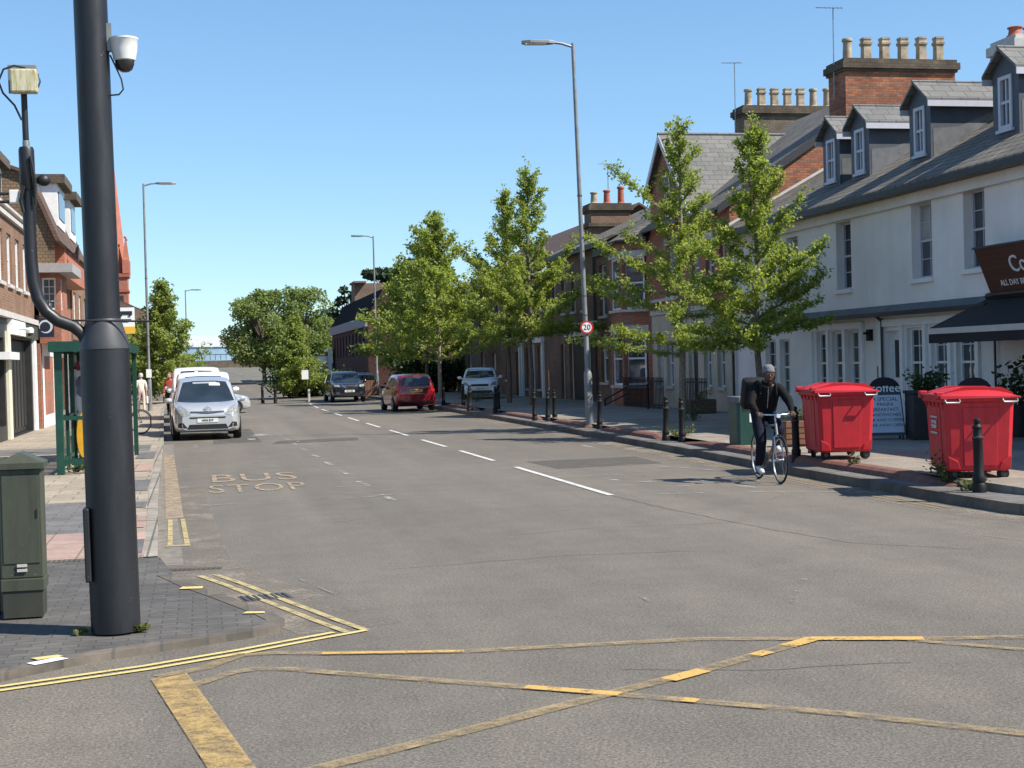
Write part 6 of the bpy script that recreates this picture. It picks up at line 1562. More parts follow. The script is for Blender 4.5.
class Car:
    def __init__(self, name, label, cat, loc, rz, L, W, paint, top, belt, bot, wid, roofw, group=None):
        self.t = thing(name, label, cat, loc, rz, group); self.L, self.W = L, W
        T, B, S, Wd, RW = map(curve, (top, belt, bot, wid, roofw))
        self.T, self.B, self.S, self.Wd, self.RW = T, B, S, Wd, RW
        ts = sorted(set(list(np.linspace(0, 1, 56)) + [.006, .012, .02, .03, .97, .98, .988, .994]))
        rings = []
        for t in ts:
            w = W / 2 * Wd(t); b = B(t); s = S(t); r = max(T(t), b + .012); wr = w * RW(t)
            pts = [(0, s), (.8 * w, s), (.94 * w, s + .03), (.985 * w, s + .10 * (b - s) + .03), (1.0 * w, s + .35 * (b - s)), (1.0 * w, s + .62 * (b - s)), (.985 * w, s + .86 * (b - s)), (.955 * w, b)]
            for f in (.25, .5, .75): pts.append((.955 * w + (wr - .955 * w) * f, b + (r - b) * (.9 * f)))
            pts += [(wr, b + (r - b) * .86), (wr * .93, b + (r - b) * .955), (wr * .75, b + (r - b) * .99), (wr * .4, r + .004), (0, r + .01)]
            rings.append([(x, (t - .5) * L, z) for x, z in pts] + [(-x, (t - .5) * L, z) for x, z in pts[-2:0:-1]])
        n = len(rings[0]); vs = [p for r in rings for p in r]; fs = []
        for i in range(len(rings) - 1):
            for k in range(n): fs.append((i * n + k, i * n + (k + 1) % n, (i + 1) * n + (k + 1) % n, (i + 1) * n + k))
        h = n // 2
        for base in (0, (len(rings) - 1) * n):
            for k in range(h):
                a, b2 = base + k, base + k + 1; c, d = base + (n - k - 1) % n, base + (n - k) % n
                fs.append((a, b2, c, d) if len({a, b2, c, d}) == 4 else tuple(dict.fromkeys((a, b2, c, d))))
        fs = [f for f in fs if len(f) >= 3]
        m = MB(); m.add(vs, fs); self.body = m.build('body', M[paint], self.t, smooth=True)
        self.bvh = BVHTree.FromPolygons([Vector(v) for v in vs], fs)
    def patch(self, name, mat, poly, axis, off=.006, parent=None, cuts=4, skirt=.03):
        """a panel (glass, lamp, plate ...) laid onto the bodywork. axis: '+y' seen from the front, '-y' from behind, '+x'/'-x' from the side.
        poly in (x,z) for front and rear, (y,z) for the sides"""
        bm = bmesh.new(); vv = [bm.verts.new((p[0], p[1], 0)) for p in poly]; bm.faces.new(vv)
        bmesh.ops.triangulate(bm, faces=bm.faces)
        bmesh.ops.subdivide_edges(bm, edges=bm.edges, cuts=cuts, use_grid_fill=True)
        s = 1 if axis[0] == '+' else -1
        for v in bm.verts:
            a, z = v.co.x, v.co.y
            o, d = (Vector((a, s * 6, z)), Vector((0, -s, 0))) if axis[1] == 'y' else (Vector((s * 3, a, z)), Vector((-s, 0, 0)))
            hit = self.bvh.ray_cast(o, d)
            if hit[0] is None:
                q = self.bvh.find_nearest(Vector((a, s * self.L / 2, z)) if axis[1] == 'y' else Vector((s * self.W / 2, a, z))); p, nn = q[0], q[1]
            else: p, nn = hit[0], hit[1]
            if nn.dot(d) > 0: nn = -nn
            v.co = p + nn * off
        bd = [e for e in bm.edges if len(e.link_faces) == 1]
        r = bmesh.ops.extrude_edge_only(bm, edges=bd)
        dd = Vector((0, -s, 0)) if axis[1] == 'y' else Vector((-s, 0, 0))
        for g in r['geom']:
            if isinstance(g, bmesh.types.BMVert): g.co += dd * skirt
        bmesh.ops.recalc_face_normals(bm, faces=bm.faces)
        me = bpy.data.meshes.new(name); bm.to_mesh(me); bm.free()
        me.materials.append(M[mat]); me.polygons.foreach_set('use_smooth', [True] * len(me.polygons))
        try: me.set_sharp_from_angle(angle=R(40))
        except Exception: pass
        o = bpy.data.objects.new(name, me); COL.objects.link(o); o.parent = parent or self.t; ORG[o] = Vector((0, 0, 0))
        return o
    def wheels(self, r, ys, w=.20, rim='alloy', x=None):
        x = x or self.W / 2 - .115
        for y in ys:
            for s in (-1, 1):
                k = [(y + (r + .055) * math.cos(R(a)), r + (r + .055) * math.sin(R(a))) for a in range(-20, 201, 20)]
                self.patch('wheel_arch', 'blackplastic', [(p[0], max(p[1], self.S((y / self.L + .5)) + .015)) for p in k], '+x' if s > 0 else '-x', .004)
                m = MB(); m.lathe([(r * .62, -w / 2), (r * .93, -w / 2), (r, -w / 2 + .03), (r, w / 2 - .03), (r * .93, w / 2), (r * .62, w / 2)], (s * (x + .03), y, r), 'x', 28, False)
                wh = m.build('wheel', M['rubber'], self.t, smooth=True)
                m = MB(); cx = s * (x + .03 + w / 2 - .012)
                m.lathe([(r * .63, -.02), (r * .63, .012), (r * .55, .012), (r * .55, -.02)], (cx, y, r), 'x', 28, False); m.lathe([(r * .16, -.02), (r * .16, .01), (.001, .012)], (cx, y, r), 'x', 14)
                for q in range(6):
                    a = q * math.pi / 3; d = Vector((0, math.cos(a), math.sin(a)))
                    m.tube([Vector((cx, y, r)) + d * r * .12, Vector((cx, y, r)) + d * r * .57], .028, 5)
                m.build('rim', M[rim], wh)
                m = MB(); m.lathe([(r * .6, 0), (.001, 0)], (cx - s * .05, y, r), 'x', 20); m.build('brake_disc', M['blackplastic'], wh)
    def mirrors(self, y, z, mat, x=None):
        for s in (-1, 1):
            w = (x or self.W / 2)
            m = MB(); m.ball((s * (w + .09), y, z), (.105, .055, .075), 12, 8); m.tube([(s * (w - .06), y, z - .05), (s * (w + .04), y, z - .03)], .025, 6); o = m.build('mirror', M[mat], self.t, smooth=True)
            m = MB(); m.ball((s * (w + .09), y - .03, z), (.085, .032, .058), 10, 6); m.build('mirror_glass', M['carglass'], o, smooth=True)

def sides(c, panes):
    for p in panes:
        for ax in ('+x', '-x'): c.patch('side_window', 'carglass', p, ax, .004)

def sym(pl): return [(-x, z) for x, z in pl][::-1]
def plate(c, axis, z, mat, txt, w=.52, h=.11, y=None, off=.012):
    p = c.patch('number_plate', mat, [(-w / 2, z - h / 2), (w / 2, z - h / 2), (w / 2, z + h / 2), (-w / 2, z + h / 2)], axis, off, cuts=1)
    s = 1 if axis[0] == '+' else -1
    hit = c.bvh.ray_cast(Vector((0, s * 6, z)), Vector((0, -s, 0)))[0]
    m = MB(); put_text(m, txt, h * .82, (0, hit.y + s * (off + .006), z), (-s, 0, 0), (0, 0, 1), .002, .86); m.build('plate_lettering', M['ink'], p)

# --- the silver people carrier facing us
c = Car('parked_car', 'silver people carrier facing the camera at the left kerb', 'car', (.10, 41.75, 0), R(180 + 2.0), 4.45, 1.80, 'silverpaint',
        [(0, 1.0), (.03, 1.35), (.08, 1.58), (.2, 1.66), (.45, 1.68), (.60, 1.60), (.70, 1.34), (.80, 1.06), (.88, .98), (.95, .90), (.985, .82), (1, .72)],
        [(0, .9), (.06, 1.0), (.3, 1.0), (.62, 1.0), (.78, .98), (.88, .93), (.95, .85), (1, .66)],
        [(0, .34), (.05, .24), (.2, .2), (.8, .2), (.95, .22), (1, .28)],
        [(0, .80), (.02, .90), (.08, .97), (.3, 1), (.7, 1), (.86, .985), (.93, .94), (.97, .87), (1, .74)],
        [(0, .78), (.1, .76), (.5, .78), (.62, .80), (.75, .84), (.85, .80), (.95, .70), (1, .62)])
c.patch('windscreen', 'carglass', [(-.76, 1.03), (-.4, 1.005), (0, 1.0), (.4, 1.005), (.76, 1.03), (.66, 1.34), (.58, 1.545), (.3, 1.575), (0, 1.58), (-.3, 1.575), (-.58, 1.545), (-.66, 1.34)], '+y', .004)
for s in (-1, 1):
    q = [(.44, .70), (.60, .655), (.80, .70), (.81, .86), (.72, .93), (.58, .86)]
    c.patch('headlight', 'headlight', q if s > 0 else sym(q), '+y', .006)
    q = [(.52, .33), (.78, .36), (.76, .47), (.64, .48)]
    f = c.patch('fog_lamp', 'blackplastic', q if s > 0 else sym(q), '+y', .005)
c.patch('upper_grille', 'blackplastic', [(-.45, .735), (0, .715), (.45, .735), (.46, .755), (.12, .745), (0, .74), (-.12, .745), (-.46, .755)], '+y', .008)
c.patch('grille', 'blackplastic', [(-.46, .585), (.46, .585), (.48, .625), (-.48, .625)], '+y', .006)
c.patch('air_intake', 'blackplastic', [(-.54, .30), (.54, .30), (.48, .43), (-.48, .43)], '+y', .006)
c.patch('chrome_strip', 'chrome', [(-.44, .765), (0, .755), (.44, .765), (.44, .778), (0, .77), (-.44, .778)], '+y', .012)
b = MB()
for k in range(2):
    z = .775 + .05 * k
    y = c.bvh.ray_cast(Vector((0, 6, z)), Vector((0, -1, 0)))[0].y + .015
    b.extr([(-.11, y, z), (0, y, z + .055), (.11, y, z), (.11, y, z + .018), (0, y, z + .085), (-.11, y, z + .018)], (0, .012, 0))
b.build('badge', M['chrome'], c.t)
plate(c, '+y', .535, 'plate_w', 'HF58 BYP', .54, .105, off=.016)
sides(c, [[(-1.95, 1.06), (-1.15, 1.04), (-1.15, 1.50), (-1.78, 1.47)], [(-1.08, 1.04), (-.1, 1.03), (-.1, 1.52), (-1.08, 1.52)], [(-.03, 1.03), (.95, 1.02), (.45, 1.47), (-.03, 1.52)]])
c.wheels(.315, (-1.38, 1.36)); c.mirrors(.92, 1.06, 'silverpaint')
m = MB(); m.box(-.06, .06, .42, .50, 1.45, 1.50); m.build('rear_view_mirror', M['blackplastic'], c.t)
c.patch('sun_sticker', 'whiteplastic', [(-.42, 1.44), (-.12, 1.45), (-.12, 1.52), (-.40, 1.515)], '+y', .0055, cuts=1)

def van(label, loc, rz, H, W, L, grp):
    c = Car('parked_van', label, 'van', loc, rz, L, W, 'whitepaint',
        [(0, H - .1), (.02, H - .03), (.1, H), (.6, H + .02), (.70, H - .06), (.82, 1.32), (.9, 1.14), (.97, 1.02), (1, .85)],
        [(0, 1.0), (.05, 1.05), (.6, 1.08), (.8, 1.06), (.9, 1.0), (1, .75)], [(0, .3), (.1, .24), (.9, .24), (1, .3)],
        [(0, .93), (.03, .98), (.1, 1), (.8, 1), (.93, .95), (.98, .86), (1, .78)], [(0, .9), (.1, .9), (.6, .88), (.8, .84), (.95, .8), (1, .7)], grp)
    z = H - .12
    c.patch('windscreen', 'carglass', [(-.74, 1.2), (0, 1.17), (.74, 1.2), (.66, z - .16), (.55, z), (0, z + .02), (-.55, z), (-.66, z - .16)], '+y', .004)
    for s in (-1, 1):
        q = [(.5, .78), (.8, .80), (.8, 1.0), (.6, .95)]; c.patch('headlight', 'headlight', q if s > 0 else sym(q), '+y')
    c.patch('grille', 'blackplastic', [(-.45, .70), (.45, .70), (.5, .85), (-.5, .85)], '+y'); c.patch('bumper', 'blackplastic', [(-.8, .33), (.8, .33), (.82, .62), (-.82, .62)], '+y')
    c.wheels(.33, (-L * .31, L * .30), rim='lampgrey'); c.mirrors(L * .21, 1.25, 'whitepaint')
    sides(c, [[(L * .02, 1.15), (L * .24, 1.12), (L * .16, z - .08), (L * .02, z)]])
    return c
VG = 'white vans parked behind the silver people carrier'
van('nearer white van right behind the silver people carrier', (.10, 48.2, 0), R(180), 1.80, 1.86, 4.7, None)
van('taller white van second behind the silver people carrier', (-.12, 56.5, 0), R(180), 1.98, 1.95, 5.0, None)

# --- silver car nosing out beyond the parked row
def hatch(name, label, loc, rz, L, W, H, paint, **k):
    return Car(name, label, 'car', loc, rz, L, W, paint,
        [(0, .95), (.02, 1.15), (.07, H - .16), (.13, H - .05), (.3, H), (.5, H - .01), (.60, H - .1), (.72, 1.08), (.8, .97), (.9, .89), (.97, .80), (1, .66)],
        [(0, .86), (.06, .96), (.3, .95), (.6, .93), (.75, .91), (.9, .84), (1, .58)], [(0, .36), (.05, .24), (.2, .19), (.8, .19), (.95, .21), (1, .26)],
        [(0, .82), (.02, .92), (.08, .98), (.3, 1), (.7, 1), (.86, .98), (.94, .92), (.98, .84), (1, .74)],
        [(0, .84), (.08, .80), (.3, .78), (.5, .78), (.6, .79), (.75, .83), (.9, .78), (1, .62)], **k)
def front_of(c, H, plt):
    c.patch('windscreen', 'carglass', [(-.70, 1.0), (0, .97), (.70, 1.0), (.60, H - .18), (.5, H - .09), (0, H - .07), (-.5, H - .09), (-.60, H - .18)], '+y', .004)
    for s in (-1, 1):
        q = [(.45, .62), (.74, .64), (.76, .80), (.6, .78)]; c.patch('headlight', 'headlight', q if s > 0 else sym(q), '+y')
    c.patch('grille', 'blackplastic', [(-.38, .60), (.38, .60), (.42, .70), (-.42, .70)], '+y'); c.patch('air_intake', 'blackplastic', [(-.6, .27), (.6, .27), (.55, .41), (-.55, .41)], '+y')
    plate(c, '+y', .5, 'plate_w', plt)
c = hatch('turning_car', 'low silver car showing only its bonnet beyond the parked silver people carrier', (.62, 64, 0), R(-90), 4.1, 1.74, 1.38, 'silverpaint')
c.t.scale = (1, .72, .86)
front_of(c, 1.38, 'KN61'); sides(c, [[(-1.3, 1.0), (-.4, .99), (-.4, 1.27), (-1.1, 1.25)], [(-.32, .99), (.75, .97), (.3, 1.24), (-.32, 1.27)]]); c.wheels(.31, (-1.25, 1.25)); c.mirrors(.72, 1.0, 'silverpaint')

# --- red hatchback seen from behind
c = hatch('parked_car', 'red hatchback with yellow rear plate parked at the right kerb', (8.42, 59.9, 0), R(3), 3.8, 1.70, 1.52, 'redpaint')
c.patch('rear_window', 'carglass', [(-.60, 1.03), (0, 1.01), (.60, 1.03), (.55, 1.25), (.48, 1.36), (0, 1.385), (-.48, 1.36), (-.55, 1.25)], '-y', .004)
for s in (-1, 1):
    q = [(.62, .78), (.76, .76), (.78, 1.0), (.68, 1.06), (.60, .98)]; c.patch('tail_light', 'taillight', q if s > 0 else sym(q), '-y', .006)
c.patch('boot_strip', 'chrome', [(-.32, .925), (.32, .925), (.32, .95), (-.32, .95)], '-y', .012)
plate(c, '-y', .84, 'plate_y', 'LR09 VKX', .52, .115, off=.014)
c.patch('rear_bumper', 'redpaint', [(-.78, .42), (.78, .42), (.78, .66), (-.78, .66)], '-y', .02)
c.patch('lower_valance', 'blackplastic', [(-.6, .30), (.6, .30), (.64, .40), (-.64, .40)], '-y', .01)
c.patch('wiper', 'blackplastic', [(-.02, 1.0), (.34, 1.09), (.34, 1.105), (-.02, 1.03)], '-y', .014, cuts=1)
m = MB(); m.tube([(0, -1.2, 1.50), (0, -1.55, 1.72)], .008, 5); m.build('aerial', M['blackplastic'], c.t)
c.patch('windscreen', 'carglass', [(-.68, 1.0), (0, .97), (.68, 1.0), (.56, 1.36), (0, 1.42), (-.56, 1.36)], '+y', .004)
sides(c, [[(-1.62, 1.08), (-1.05, 1.0), (-1.05, 1.36), (-1.45, 1.33)], [(-.98, 1.0), (-.15, .99), (-.15, 1.38), (-.98, 1.37)], [(-.08, .99), (.78, .97), (.30, 1.33), (-.08, 1.38)]])
c.wheels(.29, (-1.22, 1.22)); c.mirrors(.72, 1.0, 'redpaint')

# --- dark SUV facing us
c = Car('parked_car', 'dark blue SUV facing the camera beyond the red hatchback', 'car', (7.62, 78.6, 0), R(180 + 2), 4.4, 1.82, 'bluepaint',
        [(0, 1.1), (.03, 1.45), (.1, 1.6), (.3, 1.64), (.5, 1.62), (.6, 1.52), (.71, 1.16), (.8, 1.07), (.92, 1.02), (.97, .96), (1, .85)],
        [(0, 1.0), (.1, 1.05), (.6, 1.02), (.8, 1.0), (.93, .95), (1, .75)], [(0, .4), (.1, .28), (.9, .26), (1, .32)],
        [(0, .85), (.05, .96), (.3, 1), (.8, 1), (.93, .96), (.98, .88), (1, .80)], [(0, .8), (.3, .78), (.6, .78), (.75, .84), (.9, .82), (1, .75)])
c.patch('windscreen', 'carglass', [(-.76, 1.12), (0, 1.09), (.76, 1.12), (.62, 1.48), (0, 1.54), (-.62, 1.48)], '+y', .004)
for s in (-1, 1):
    q = [(.48, .82), (.80, .84), (.80, .95), (.55, .93)]; c.patch('headlight', 'headlight', q if s > 0 else sym(q), '+y')
    q = [(.16, .70), (.46, .93), (.42, .95), (.12, .75)]; c.patch('chrome_strip', 'chrome', q if s > 0 else sym(q), '+y', .014)
    q = [(.5, .42), (.72, .44), (.70, .56), (.55, .56)]; c.patch('fog_lamp', 'chrome', q if s > 0 else sym(q), '+y', .01)
c.patch('grille', 'blackplastic', [(-.42, .68), (.42, .68), (.46, .92), (-.46, .92)], '+y', .008); c.patch('bumper', 'blackplastic', [(-.8, .34), (.8, .34), (.8, .5), (-.8, .5)], '+y', .006)
plate(c, '+y', .60, 'plate_w', 'YK17 OEF', .52, .115, off=.02)
sides(c, [[(-1.8, 1.12), (-.9, 1.08), (-.9, 1.45), (-1.6, 1.44)], [(-.82, 1.08), (.1, 1.06), (.1, 1.48), (-.82, 1.47)], [(.18, 1.06), (.98, 1.06), (.5, 1.42), (.18, 1.48)]])
c.wheels(.34, (-1.34, 1.34)); c.mirrors(.85, 1.08, 'bluepaint')

# --- white hatchback in the shade of the trees
c = hatch('parked_car', 'white hatchback in the shade on the forecourt behind the bollards', (13.0, 67.5, .22), R(180 - 12), 4.05, 1.75, 1.46, 'whitepaint')
front_of(c, 1.46, 'OU14 LNT'); sides(c, [[(-1.3, 1.0), (-.4, .99), (-.4, 1.32), (-1.1, 1.3)], [(-.32, .99), (.75, .97), (.3, 1.28), (-.32, 1.32)]]); c.wheels(.31, (-1.25, 1.25)); c.mirrors(.72, 1.0, 'whitepaint')
c = hatch('parked_car', 'pale grey car tucked between the dark SUV and the red hatchback', (10.2, 93, 0), R(180), 4.1, 1.75, 1.5, 'silverpaint')
front_of(c, 1.5, 'EA12'); c.wheels(.31, (-1.25, 1.25)); c.mirrors(.72, 1.0, 'silverpaint')
t = thing('timber_gate', 'low brown timber fence between the SUV and the red car', 'fence', (9.6, 86, 0)); m = MB()
for k in range(7): m.box(-.65 + .19 * k, -.48 + .19 * k, -.03, .03, .02, 1.05)
m.build('boards', M['brownwood'], t); m = MB(); m.box(-.65, .68, .031, .06, .3, .38); m.box(-.65, .68, .031, .06, .8, .88); m.build('rail', M['brownwood'], t)

# ------------------------------------------------------------------ bicycle.  local: +y is the front
def bicycle(name, label, loc, rz, paint, tilt=0, steer=0):
    t = thing(name, label, 'bicycle', loc, rz); t.rotation_euler = (0, tilt, rz)
    r = .34; ya, yb = -.50, .52
    BB = Vector((0, -.07, .28)); ST = Vector((0, -.24, .86)); HT = Vector((0, .36, .84)); HB = Vector((0, .405, .70)); RA = Vector((0, ya, r)); FA = Vector((0, yb, r))
    m = MB(); m.tube([BB, ST], .015, 10); m.tube([ST + Vector((0, .01, -.05)), HT], .0145, 10); m.tube([BB, HB], .017, 10); m.tube([HT + Vector((0, -.012, .04)), HB], .019, 10)
    for s in (-1, 1):
        m.tube([BB + Vector((s * .03, 0, 0)), RA + Vector((s * .06, 0, 0))], .009, 8); m.tube([ST + Vector((s * .012, .01, -.06)), RA + Vector((s * .06, 0, 0))], .008, 8)
    m.build('frame', M[paint], t, smooth=True)
    m = MB(); m.tube([HB, HB + Vector((0, .01, -.03))], .03, 8)
    for s in (-1, 1): m.tube([HB + Vector((s * .045, .005, -.02)), HB + Vector((s * .052, .05, -.18)), FA + Vector((s * .055, 0, 0))], [.014, .012, .009], 8)
    m.build('fork', M['chrome'], t, smooth=True)
    m = MB(); m.tube([HT, HT + Vector((0, -.03, .12)), HT + Vector((0, .05, .15))], .013, 8)
    hb = HT + Vector((0, .05, .15))
    m.tube([hb + Vector((-.24, -.16, .00)), hb + Vector((-.235, -.06, .02)), hb + Vector((-.18, .0, .01)), hb, hb + Vector((.18, .0, .01)), hb + Vector((.235, -.06, .02)), hb + Vector((.24, -.16, .0))], .0115, 10)
    hbo = m.build('handlebar', M['chrome'], t, smooth=True)
    for s in (-1, 1):
        m = MB(); m.tube([hb + Vector((s * .24, -.17, .0)), hb + Vector((s * .237, -.07, .018))], .017, 10); m.build('grip', M['rubber'], hbo, smooth=True)
    m = MB(); m.tube([ST, ST + Vector((0, -.03, .10))], .013, 8); sp = m.build('seat_post', M['chrome'], t)
    m = MB(); c = ST + Vector((0, -.04, .12)); m.ball(c + Vector((0, -.08, 0)), (.075, .09, .03), 12, 8); m.ball(c + Vector((0, .06, 0)), (.03, .12, .024), 12, 8); m.build('saddle', M['blackplastic'], sp, smooth=True)
    for y in (ya, yb):
        m = MB(); m.lathe([(r - .012, -.014), (r, -.010), (r + .004, 0), (r, .010), (r - .012, .014), (r - .022, .010), (r - .022, -.010), (r - .012, -.014)], (0, y, r), 'x', 44, False); w = m.build('wheel', M['rubber'], t, smooth=True)
        m = MB(); m.lathe([(r - .022, -.011), (r - .040, -.009), (r - .040, .009), (r - .022, .011)], (0, y, r), 'x', 44, False); m.build('rim', M['alloy'], w, smooth=True)
        m = MB()
        for k in range(18):
            a = 2 * math.pi * k / 18; d = Vector((0, math.cos(a), math.sin(a))); m.tube([Vector(((-1) ** k * .025, y, r)) + d * .02, Vector((0, y, r)) + d * (r - .035)], .0011, 4)
        m.build('spokes', M['collar'], w)
        m = MB(); m.lathe([(.02, -.05), (.028, -.03), (.015, -.02), (.015, .02), (.028, .03), (.02, .05)], (0, y, r), 'x', 12); m.build('hub', M['steel'], w)
        m = MB(); n = 9; a0 = 20 if y > 0 else 30
        pts = [Vector((0, y + (r + .025) * math.cos(R(a0 + 130 * k / n)), r + (r + .025) * math.sin(R(a0 + 130 * k / n)))) for k in range(n + 1)]
        m.tube(pts, .013, 6); m.build('mudguard', M['blackplastic'], t, smooth=True)
    m = MB(); m.lathe([(.09, .045), (.095, .048), (.09, .051), (.03, .05)], BB, 'x', 24); ch = m.build('chainring', M['steel'], t)
    m = MB(); a = R(-100); d = Vector((0, math.cos(a), math.sin(a)))
    ped = []
    for s in (1, -1):
        dd = d * (-1 if s < 0 else 1); e = BB + Vector((s * .08, 0, 0)) + dd * .17; m.tube([BB + Vector((s * .07, 0, 0)), e], .010, 6); ped.append((s, e))
    m.build('crank', M['steel'], ch)
    for s, e in ped:
        p = MB(); p.obox(e + Vector((s * .05, 0, 0)), (.09, .09, .022)); p.build('pedal', M['blackplastic'], ch)
    m = MB(); m.tube([hb + Vector((0, .04, -.01)), hb + Vector((0, .09, -.01))], .03, 10); m.build('lamp', M['whiteplastic'], t)
    return t
bicycle('bicycle', 'pale framed bicycle ridden along the right kerb', (8.23, 20.25, 0), R(180 - 4), 'lampgrey')
bicycle('bicycle', 'parked bicycle with one wheel showing past the bus shelter', (-2.12, 42.4, .1), R(-58), 'iron')

# ------------------------------------------------------------------ people
def person(label, loc, rz, J, bones, rad, matmap, mats, cat='person', group=None, hands=(), head=None, name='person'):
    """one continuous skinned body: J joints, bones between them, radii; materials by the nearest bone"""
    t = thing(name, label, cat, loc, rz)
    keys = list(J); ix = {k: i for i, k in enumerate(keys)}
    def skin(verts, edges, rads, root, sub):
        me = bpy.data.meshes.new('b'); me.from_pydata(verts, edges, []); o = bpy.data.objects.new('b', me); COL.objects.link(o)
        md = o.modifiers.new('s', 'SKIN'); md.use_smooth_shade = True; md.branch_smoothing = .35
        if not me.skin_vertices: me.skin_vertices  # the layer comes with the modifier
        sv = me.skin_vertices[0].data
        for i, r in enumerate(rads):
            sv[i].radius = r if hasattr(r, '__len__') else (r, r); sv[i].use_root = (i == root)
        sb = o.modifiers.new('u', 'SUBSURF'); sb.levels = sub; sb.render_levels = sub
        dg = bpy.context.evaluated_depsgraph_get(); dg.update()
        m2 = bpy.data.meshes.new_from_object(o.evaluated_get(dg))
        bpy.data.objects.remove(o); bpy.data.meshes.remove(me)
        v = [tuple(p.co) for p in m2.vertices]; f = [tuple(p.vertices) for p in m2.polygons]; bpy.data.meshes.remove(m2)
        return v, f
    v, f = skin([J[k] for k in keys], [(ix[a], ix[b]) for a, b in bones], [rad[k] for k in keys], ix['pelvis'], 2)
    B = MB()
    segs = [(Vector(J[a]), Vector(J[b]), matmap[(a, b)]) for a, b in bones]
    def near(p):
        best = None
        for a, b, mm in segs:
            d = b - a; u = max(0, min(1, (p - a).dot(d) / d.length_squared)); q = (p - (a + d * u)).length
            if best is None or q < best[0]: best = (q, mm, u)
        mm = best[1]
        if isinstance(mm, tuple): return mm[1] if best[2] > mm[2] else mm[0]
        return mm
    for face in f:
        c = sum((Vector(v[i]) for i in face), Vector()) / len(face); B.m.append(near(c))
    nv = [Vector(p) for p in v]
    nn = [Vector() for _ in v]
    for face in f:
        q = (nv[face[2]] - nv[face[0]]).cross(nv[face[-1]] - nv[face[1]])
        for i in face: nn[i] += q
    v = []
    for p, q in zip(nv, nn):       # folds in the cloth
        w_ = mnoise.noise(p * 13) * .6 + mnoise.noise(Vector((p.x * 9, p.y * 9, p.z * 34))) * .7
        v.append(tuple(p + (q.normalized() if q.length else q) * .010 * w_ * (1 if p.z < 1.42 else .2)))
    B.v = [p for p in v]; B.f = [tuple(x) for x in f]
    # hands: palm and five fingers, each its own short chain rooted in the palm
    for (w, d, palm, side, curl, hm) in hands:
        w = Vector(w); d = Vector(d).normalized(); pn = Vector(palm).normalized(); s = d.cross(pn).normalized() * side
        B.cur = hm
        pv, pf = skin([w, w + d * .045, w + d * .09], [(0, 1), (1, 2)], [(.030, .020), (.040, .019), (.038, .016)], 0, 1); B.add(pv, pf)
        for k, (o, ln) in enumerate(((-.030, .066), (-.010, .076), (.011, .072), (.030, .056))):
            p0 = w + d * .075 + s * o; p1 = p0 + d * .03
            d1 = (d * math.cos(curl) + pn * math.sin(curl)); p2 = p1 + d1 * ln * .5; d2 = (d * math.cos(curl * 2) + pn * math.sin(curl * 2)); p3 = p2 + d2 * ln * .5
            fv, ff = skin([p0, p1, p2, p3], [(0, 1), (1, 2), (2, 3)], [.010, .0095, .009, .007], 0, 1); B.add(fv, ff)
        p0 = w + d * .03 - s * .03; p1 = p0 - s * .03 + d * .02 + pn * .01; p2 = p1 + d * .03 + pn * .02; 
        fv, ff = skin([p0, p1, p2], [(0, 1), (1, 2)], [.012, .011, .008], 0, 1); B.add(fv, ff)
    if head:
        H, fw, up, sm, dark, white = head
        H = Vector(H); fw = Vector(fw).normalized(); up = Vector(up).normalized(); sd = fw.cross(up)
        B.cur = sm
        b0 = len(B.v)
        B.ball((0, 0, 0), (.078, .098, .122), 20, 14)
        rot = Matrix((sd, fw, up)).transposed()
        for i in range(b0, len(B.v)):
            p = Vector(B.v[i])
            if p.z < -.02: p.x *= 1 + (p.z + .02) * 2.2; p.y += .012 * (p.z < -.05)     # jaw narrower than skull
            B.v[i] = tuple(H + rot @ p)
        def e(off, r): 
            b1 = len(B.v); B.ball((0, 0, 0), r, 10, 7)
            for i in range(b1, len(B.v)): B.v[i] = tuple(H + rot @ (Vector(B.v[i]) + Vector(off)))
        e((0, .100, -.022), (.017, .022, .026)); e((0, .094, .0), (.010, .016, .03))
        for s in (-1, 1): e((s * .078, -.005, -.012), (.012, .022, .034)); e((s * .034, .088, .022), (.024, .010, .008))
        B.cur = white
        for s in (-1, 1): e((s * .033, .0835, .004), (.012, .011, .006))
        e((0, .090, -.060), (.020, .008, .0045))
        B.cur = dark
        for s in (-1, 1): e((s * .033, .0925, .004), (.006, .006, .007))
        e((0, .088, -.070), (.032, .008, .006))
    o = B.build('body', [M[x] for x in mats], t)
    o.data.polygons.foreach_set('use_smooth', [True] * len(o.data.polygons))
    return t, o

# the cyclist: local +y is forward
J = {'pelvis': (0, -.22, .98), 'waist': (0, -.19, 1.12), 'chest': (0, -.09, 1.30), 'neck': (0, -.01, 1.43), 'skull': (0, .05, 1.525),
     'shl': (-.19, -.03, 1.385), 'ell': (-.30, .13, 1.16), 'wrl': (-.262, .31, 1.035), 'shr': (.19, -.03, 1.385), 'elr': (.30, .13, 1.16), 'wrr': (.262, .31, 1.035),
     'hpl': (-.10, -.20, .94), 'knl': (-.12, .20, .78), 'anl': (-.115, -.03, .50), 'tol': (-.12, .14, .455), 'hpr': (.10, -.20, .94), 'knr': (.13, .08, .60), 'anr': (.115, -.13, .20), 'tor': (.12, .06, .125)}
bones = [('pelvis', 'waist'), ('waist', 'chest'), ('chest', 'neck'), ('neck', 'skull'), ('chest', 'shl'), ('shl', 'ell'), ('ell', 'wrl'), ('chest', 'shr'), ('shr', 'elr'), ('elr', 'wrr'),
         ('pelvis', 'hpl'), ('hpl', 'knl'), ('knl', 'anl'), ('anl', 'tol'), ('pelvis', 'hpr'), ('hpr', 'knr'), ('knr', 'anr'), ('anr', 'tor')]
